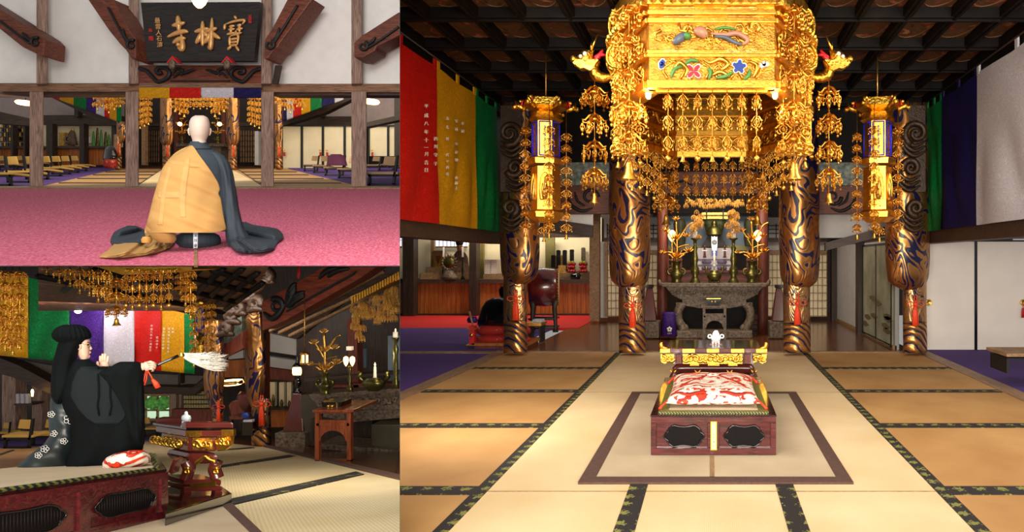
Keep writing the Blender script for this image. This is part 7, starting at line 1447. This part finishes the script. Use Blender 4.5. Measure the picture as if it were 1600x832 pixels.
g.loft(FP, [(538, 139, 140.6, .8), (542, 139, 142.6, 1.4), (545, 139, 144.4, 2.0), (546.5, 139, 143.6, 2.2), (548, 138, 140.6, 1.5)], 14, .7)      # nose
g.loft(FP, [(549.2, 138, 142, 2.6), (551, 138, 142.4, 2.8), (552.8, 138, 141.8, 2.4)], 12, .5); g.loft(FP, [(555, 136, 140.8, 3), (558, 135, 141, 3.5), (560.5, 134, 139, 3)], 12)
g.torus(FP(122.5, 542, -.042), .011, .004, n=12, sz=1.4)
def limb(mb, pts, rs, n=14): return mb.tube([FP(x, y, d) for x, y, d in pts], rs, n)
def finger(mb, pts, r): return limb(mb, pts, [r, r*1.02, r*.95, r*.8, r*.45][:len(pts)], 10)
# extended right arm and hand round the handle
limb(g, [(140, 592, -.03), (172, 588, -.07), (200, 578, -.1), (222, 573.5, -.1), (228, 572.5, -.1)], [.035, .032, .028, .022, .02])
g.loft(FP, [(566, 226, 232, 4), (568, 224, 236, 6), (572, 223, 237, 7), (576, 224, 236, 7), (580, 227, 232, 4)], 18, 1, d0=-.1)
for i, (y, e) in enumerate(((567.5, 242), (570.5, 243), (573.8, 242), (577, 239.5))): finger(g, [(233, y, -.122), (238, y-.4, -.128), (e-.5, y+.6, -.122), (e, y+2.6, -.108), (e-3, y+3.6, -.1)], .0065)
finger(g, [(230, 567, -.12), (235, 565.8, -.128), (240, 567.2, -.12), (244, 569.5, -.112)], .0068)
# raised left hand
limb(g, [(150, 600, .05), (158, 588, .04), (161, 580, .03)], [.045, .03, .022])
g.loft(FP, [(566, 157, 168, 3), (570, 155.5, 170, 3.6), (576, 155, 170.5, 4), (582, 157, 167, 4)], 18, 1, d0=.03)
for x0, y0, x1, y1 in ((157.2, 568, 156.6, 556.5), (160.2, 567, 160.4, 553.2), (163.6, 567, 164.4, 553), (167.2, 568.5, 169, 557)): finger(g, [(x0, y0, .03), (lerp(x0, x1, .4)-.2, lerp(y0, y1, .4), .028), (lerp(x0, x1, .75), lerp(y0, y1, .75), .029), (x1, y1, .032)], .0062)
finger(g, [(157, 577, .02), (153.6, 573, .012), (152.2, 568.5, .012), (152.6, 565.5, .016)], .0062)
g.build('body', M['skin'], pb)
MB().loft(FP, [(549.8, 139, 142.7, 2), (551.2, 139, 142.9, 2.2), (552.4, 139, 142.3, 1.8)], 10, .4).build('lips', pm('lip', 'b0605a', .5), pb)
g = MB(); g.ball(FP(137.2, 539.2, -8.4*kP), .007, 10, .7); g.build('eye', M['blackm'], pb); g = MB(); g.tube([FP(134.5, 535.8, -9.4*kP), FP(137.5, 534.9, -8.4*kP), FP(139.6, 535.6, -6*kP)], .0018, 5); g.build('eyebrow', M['blackm'], pb)
g = MB(); g.torus(FP(138, 539.5, -9*kP), .0135, .0011, n=20); g.tube([FP(134.4, 538.5, -10.5*kP), FP(128, 537.5, -12.6*kP), FP(122, 538, -12.4*kP)], .0013, 5); g.tube([FP(141.6, 539, -7*kP), FP(142.6, 540, -2*kP)], .0011, 5); g.build('glasses', M['blackm'], pb)
fo = lambda a, y: 1.3*math.sin(a*4+y*.05)+.8*math.sin(a*9-y*.04)
VE = [(512, 112, 132, 9), (518, 100, 140, 14), (526, 96, 141, 16), (532, 93, 134, 17), (540, 90, 128, 18), (550, 87, 123.5, 18), (560, 84, 119.5, 18), (572, 81, 117, 18), (590, 79, 116, 18), (606, 78.5, 113, 18), (618, 79, 108, 17), (626, 82, 98, 14), (632, 88, 94, 8)]
MB().loft(FP, VE, 48, 2, lambda a, y: .5*fo(a, y) if y > 535 else 0, d0=-.012).build('veil', M['blk'], pb)
HT = [(507.5, 100, 124, 12), (511, 90, 134, 19), (516, 84, 139, 22), (522, 80.5, 142, 23), (527, 81, 143, 23), (531, 84, 138, 21), (535, 90, 118, 16)]
MB().loft(FP, HT, 96, 1.2, lambda a, y: 1.0*math.sin(a*22+y*.1)*min(1, (y-506)/6), d0=-.01).build('pleated_hat', M['blk'], pb)
KB = [(612, 84, 112, 16), (625, 79, 124, 22), (642, 77, 126, 26), (662, 76, 126, 29), (682, 77, 122, 31), (694, 70, 122, 32), (704, 56, 122, 32), (716, 40, 120, 31), (730, 27, 116, 28), (740, 19, 112, 22), (746, 20, 100, 12)]
MB().loft(FP, KB, 48, 2.5, lambda a, y: 1.0*math.sin(a*5+y*.16)+.8*math.sin(y*.33+a*2), d0=.06).build('under_robe', M['satin'], pb)
RB = [(562, 116, 140, 9), (566, 112, 145, 13), (571, 109, 151, 16), (576, 106, 160, 19), (580, 103, 196, 22), (584, 100, 221, 24), (600, 96, 223.5, 27), (618, 94, 223, 29), (640, 100, 223, 31), (662, 110, 224, 33), (684, 112, 224.5, 34), (700, 110, 225, 34), (712, 107, 220, 33), (724, 104, 208, 32), (734, 101, 184, 29), (742, 100, 162, 24), (746.5, 104, 150, 14)]
def rbf(a, y):
    s = math.sin(a); return (1.6*math.sin(a*3+y*.035)+1.2*math.sin(a*8-y*.03+1))*min(1, (y-560)/40)
MB().loft(FP, RB, 72, 2.5, rbf, d0=-.03, p=2.3).build('outer_robe', M['blk'], pb)
def frontB(x, y):
    xl, xr, d = interp(RB, y); u = abs((x-(xl+xr)/2)/((xr-xl)/2)); return -(d)*max(0, 1-u**2.3)**(1/2.3)-9
MB().sheet(FP, [(573, 128, 208), (580, 120, 212), (600, 112, 206), (620, 110, 200), (640, 122, 198), (655, 136, 194), (663, 150, 184)], frontB, 30, 3, .006, fold=lambda x, y: .7*math.sin(x*.12+y*.03), off=2.6).build('sheer_layer', M['blk2'], pb)
for xs_ in ((153, 154, 152, 155), (166, 172, 174, 171)):
    g = MB(); g.tube([FP(x, y, (frontB(x, y)-5)*kP) for x, y in zip((xs_[0], xs_[0], xs_[1], xs_[1], xs_[2], xs_[3]), (574, 590, 605, 620, 635, 650))], .004, 6); g.build('cord_seam', M['blk'], pb)
g = MB(); g.loft(FP, [(565.5, 190, 214, 4), (567.5, 182, 221, 9), (572, 175, 223.5, 12), (577, 166, 224, 13), (583, 150, 224.5, 15), (600, 158, 225, 14), (630, 176, 225.5, 13), (660, 188, 226, 13), (684, 196, 226, 12), (694, 202, 225, 8), (698, 208, 222, 3)], 40, 2, lambda a, y: (.9*math.sin(a*4+y*.04)+.7*math.sin(a*9-y*.05))*min(1, (y-565)/14), d0=-.1)
g.build('hanging_sleeve', M['blk'], pb)
g = MB()
for r0, c0_ in ((5, 212), (4, 218)): g.tube([FP(c0_-1, 576, -.11), FP(c0_, 610, -.125), FP(c0_+1, 650, -.13), FP(c0_, 692, -.12)], [.008, .014, .016, .01], 8)
g.build('sleeve_fold', M['blk'], pb)
g = MB()   # embroidered blossoms on the satin
def flor(cx, cy, r):
    for j in range(5):
        a = 2*PI*j/5; c = (cx+r*.6*math.cos(a), cy+r*.5*math.sin(a)); pts = []
        for q in range(9):
            b = 2*PI*q/8; x, y = c[0]+r*.38*math.cos(b), c[1]+r*.34*math.sin(b); xl, xr, d = interp(KB, y); u = (x-(xl+xr)/2)/((xr-xl)/2); pts.append(FP(x, y, .06-(d+2.2)*math.sqrt(max(.02, 1-u*u))*kP))
        g.tube(pts, .0018, 4, False)
for c in ((108, 656, 9), (118, 662, 8), (80, 648, 6), (84, 678, 6), (70, 702, 7), (60, 712, 6), (100, 690, 6)): flor(*c)
g.build('embroidery', M['silver'], pb)
wk = thing('horsehair_whisk', 'black handled whisk with long white horsehair held out at arm length', 'whisk', FP(262, 566, -.1)); D = -.1
MB().tube([FP(236, 576.5, D), FP(250, 569, D), FP(266, 562, D), (FP(279, 556.5, D))], [.008, .0085, .009, .0095], 12).build('handle', M['black'], wk); MB().loft(Frame(283, 3.5), [(551.5, 281, 286, 3), (553.5, 279.5, 288, 4), (556.5, 279, 289, 4.5), (559, 281, 287, 3.5)], 14, .6).build('collar', M['goldp'], wk)
g = MB(); rr = random.Random(3)
for i in range(230):
    u = rr.random(); L = 40+rr.random()*32; sp = (rr.random()-.5); x0, y0 = 284+rr.random()*3, 552+rr.random()*6; a = .12+u*.34; dd = D+(rr.random()-.5)*.06; pts = []
    for q in range(8):
        s = q/7; x = x0+L*s; y = y0+L*s*(.10+.36*u)*(1-.25*s)+6*math.sin(s*PI)*(u-.15)+(-9*(s**3)*(1-u)*rr.random()*1.3)+(2.5*math.sin(s*5+i))*s*.6; pts.append(FP(x, y, dd+(rr.random()-.5)*.004+s*(rr.random()-.5)*.05))
    g.tube(pts, [.0022, .0028, .003, .003, .0028, .0022, .0016, .0005], 4)
g.build('horsehair', pm('white_horsehair', 'ded8cc', .6, var=.1, scale=30), wk)
g = MB(); g.tube([FP(228, 580, D), FP(226, 590, D), FP(224, 600, D), FP(226, 603, D), FP(229, 592, D), FP(230, 581, D)], .003, 5); g.tube([FP(231, 580, D), FP(236, 588, D), FP(240, 596, D)], .004, 5); g.build('orange_cord', M['orange'], wk)
MB().tube([FP(238, 593, D), FP(243, 599, D), FP(247, 606, D)], [.006, .013, .014], 10).build('orange_tassel', M['orange'], wk)

CLIP = 0
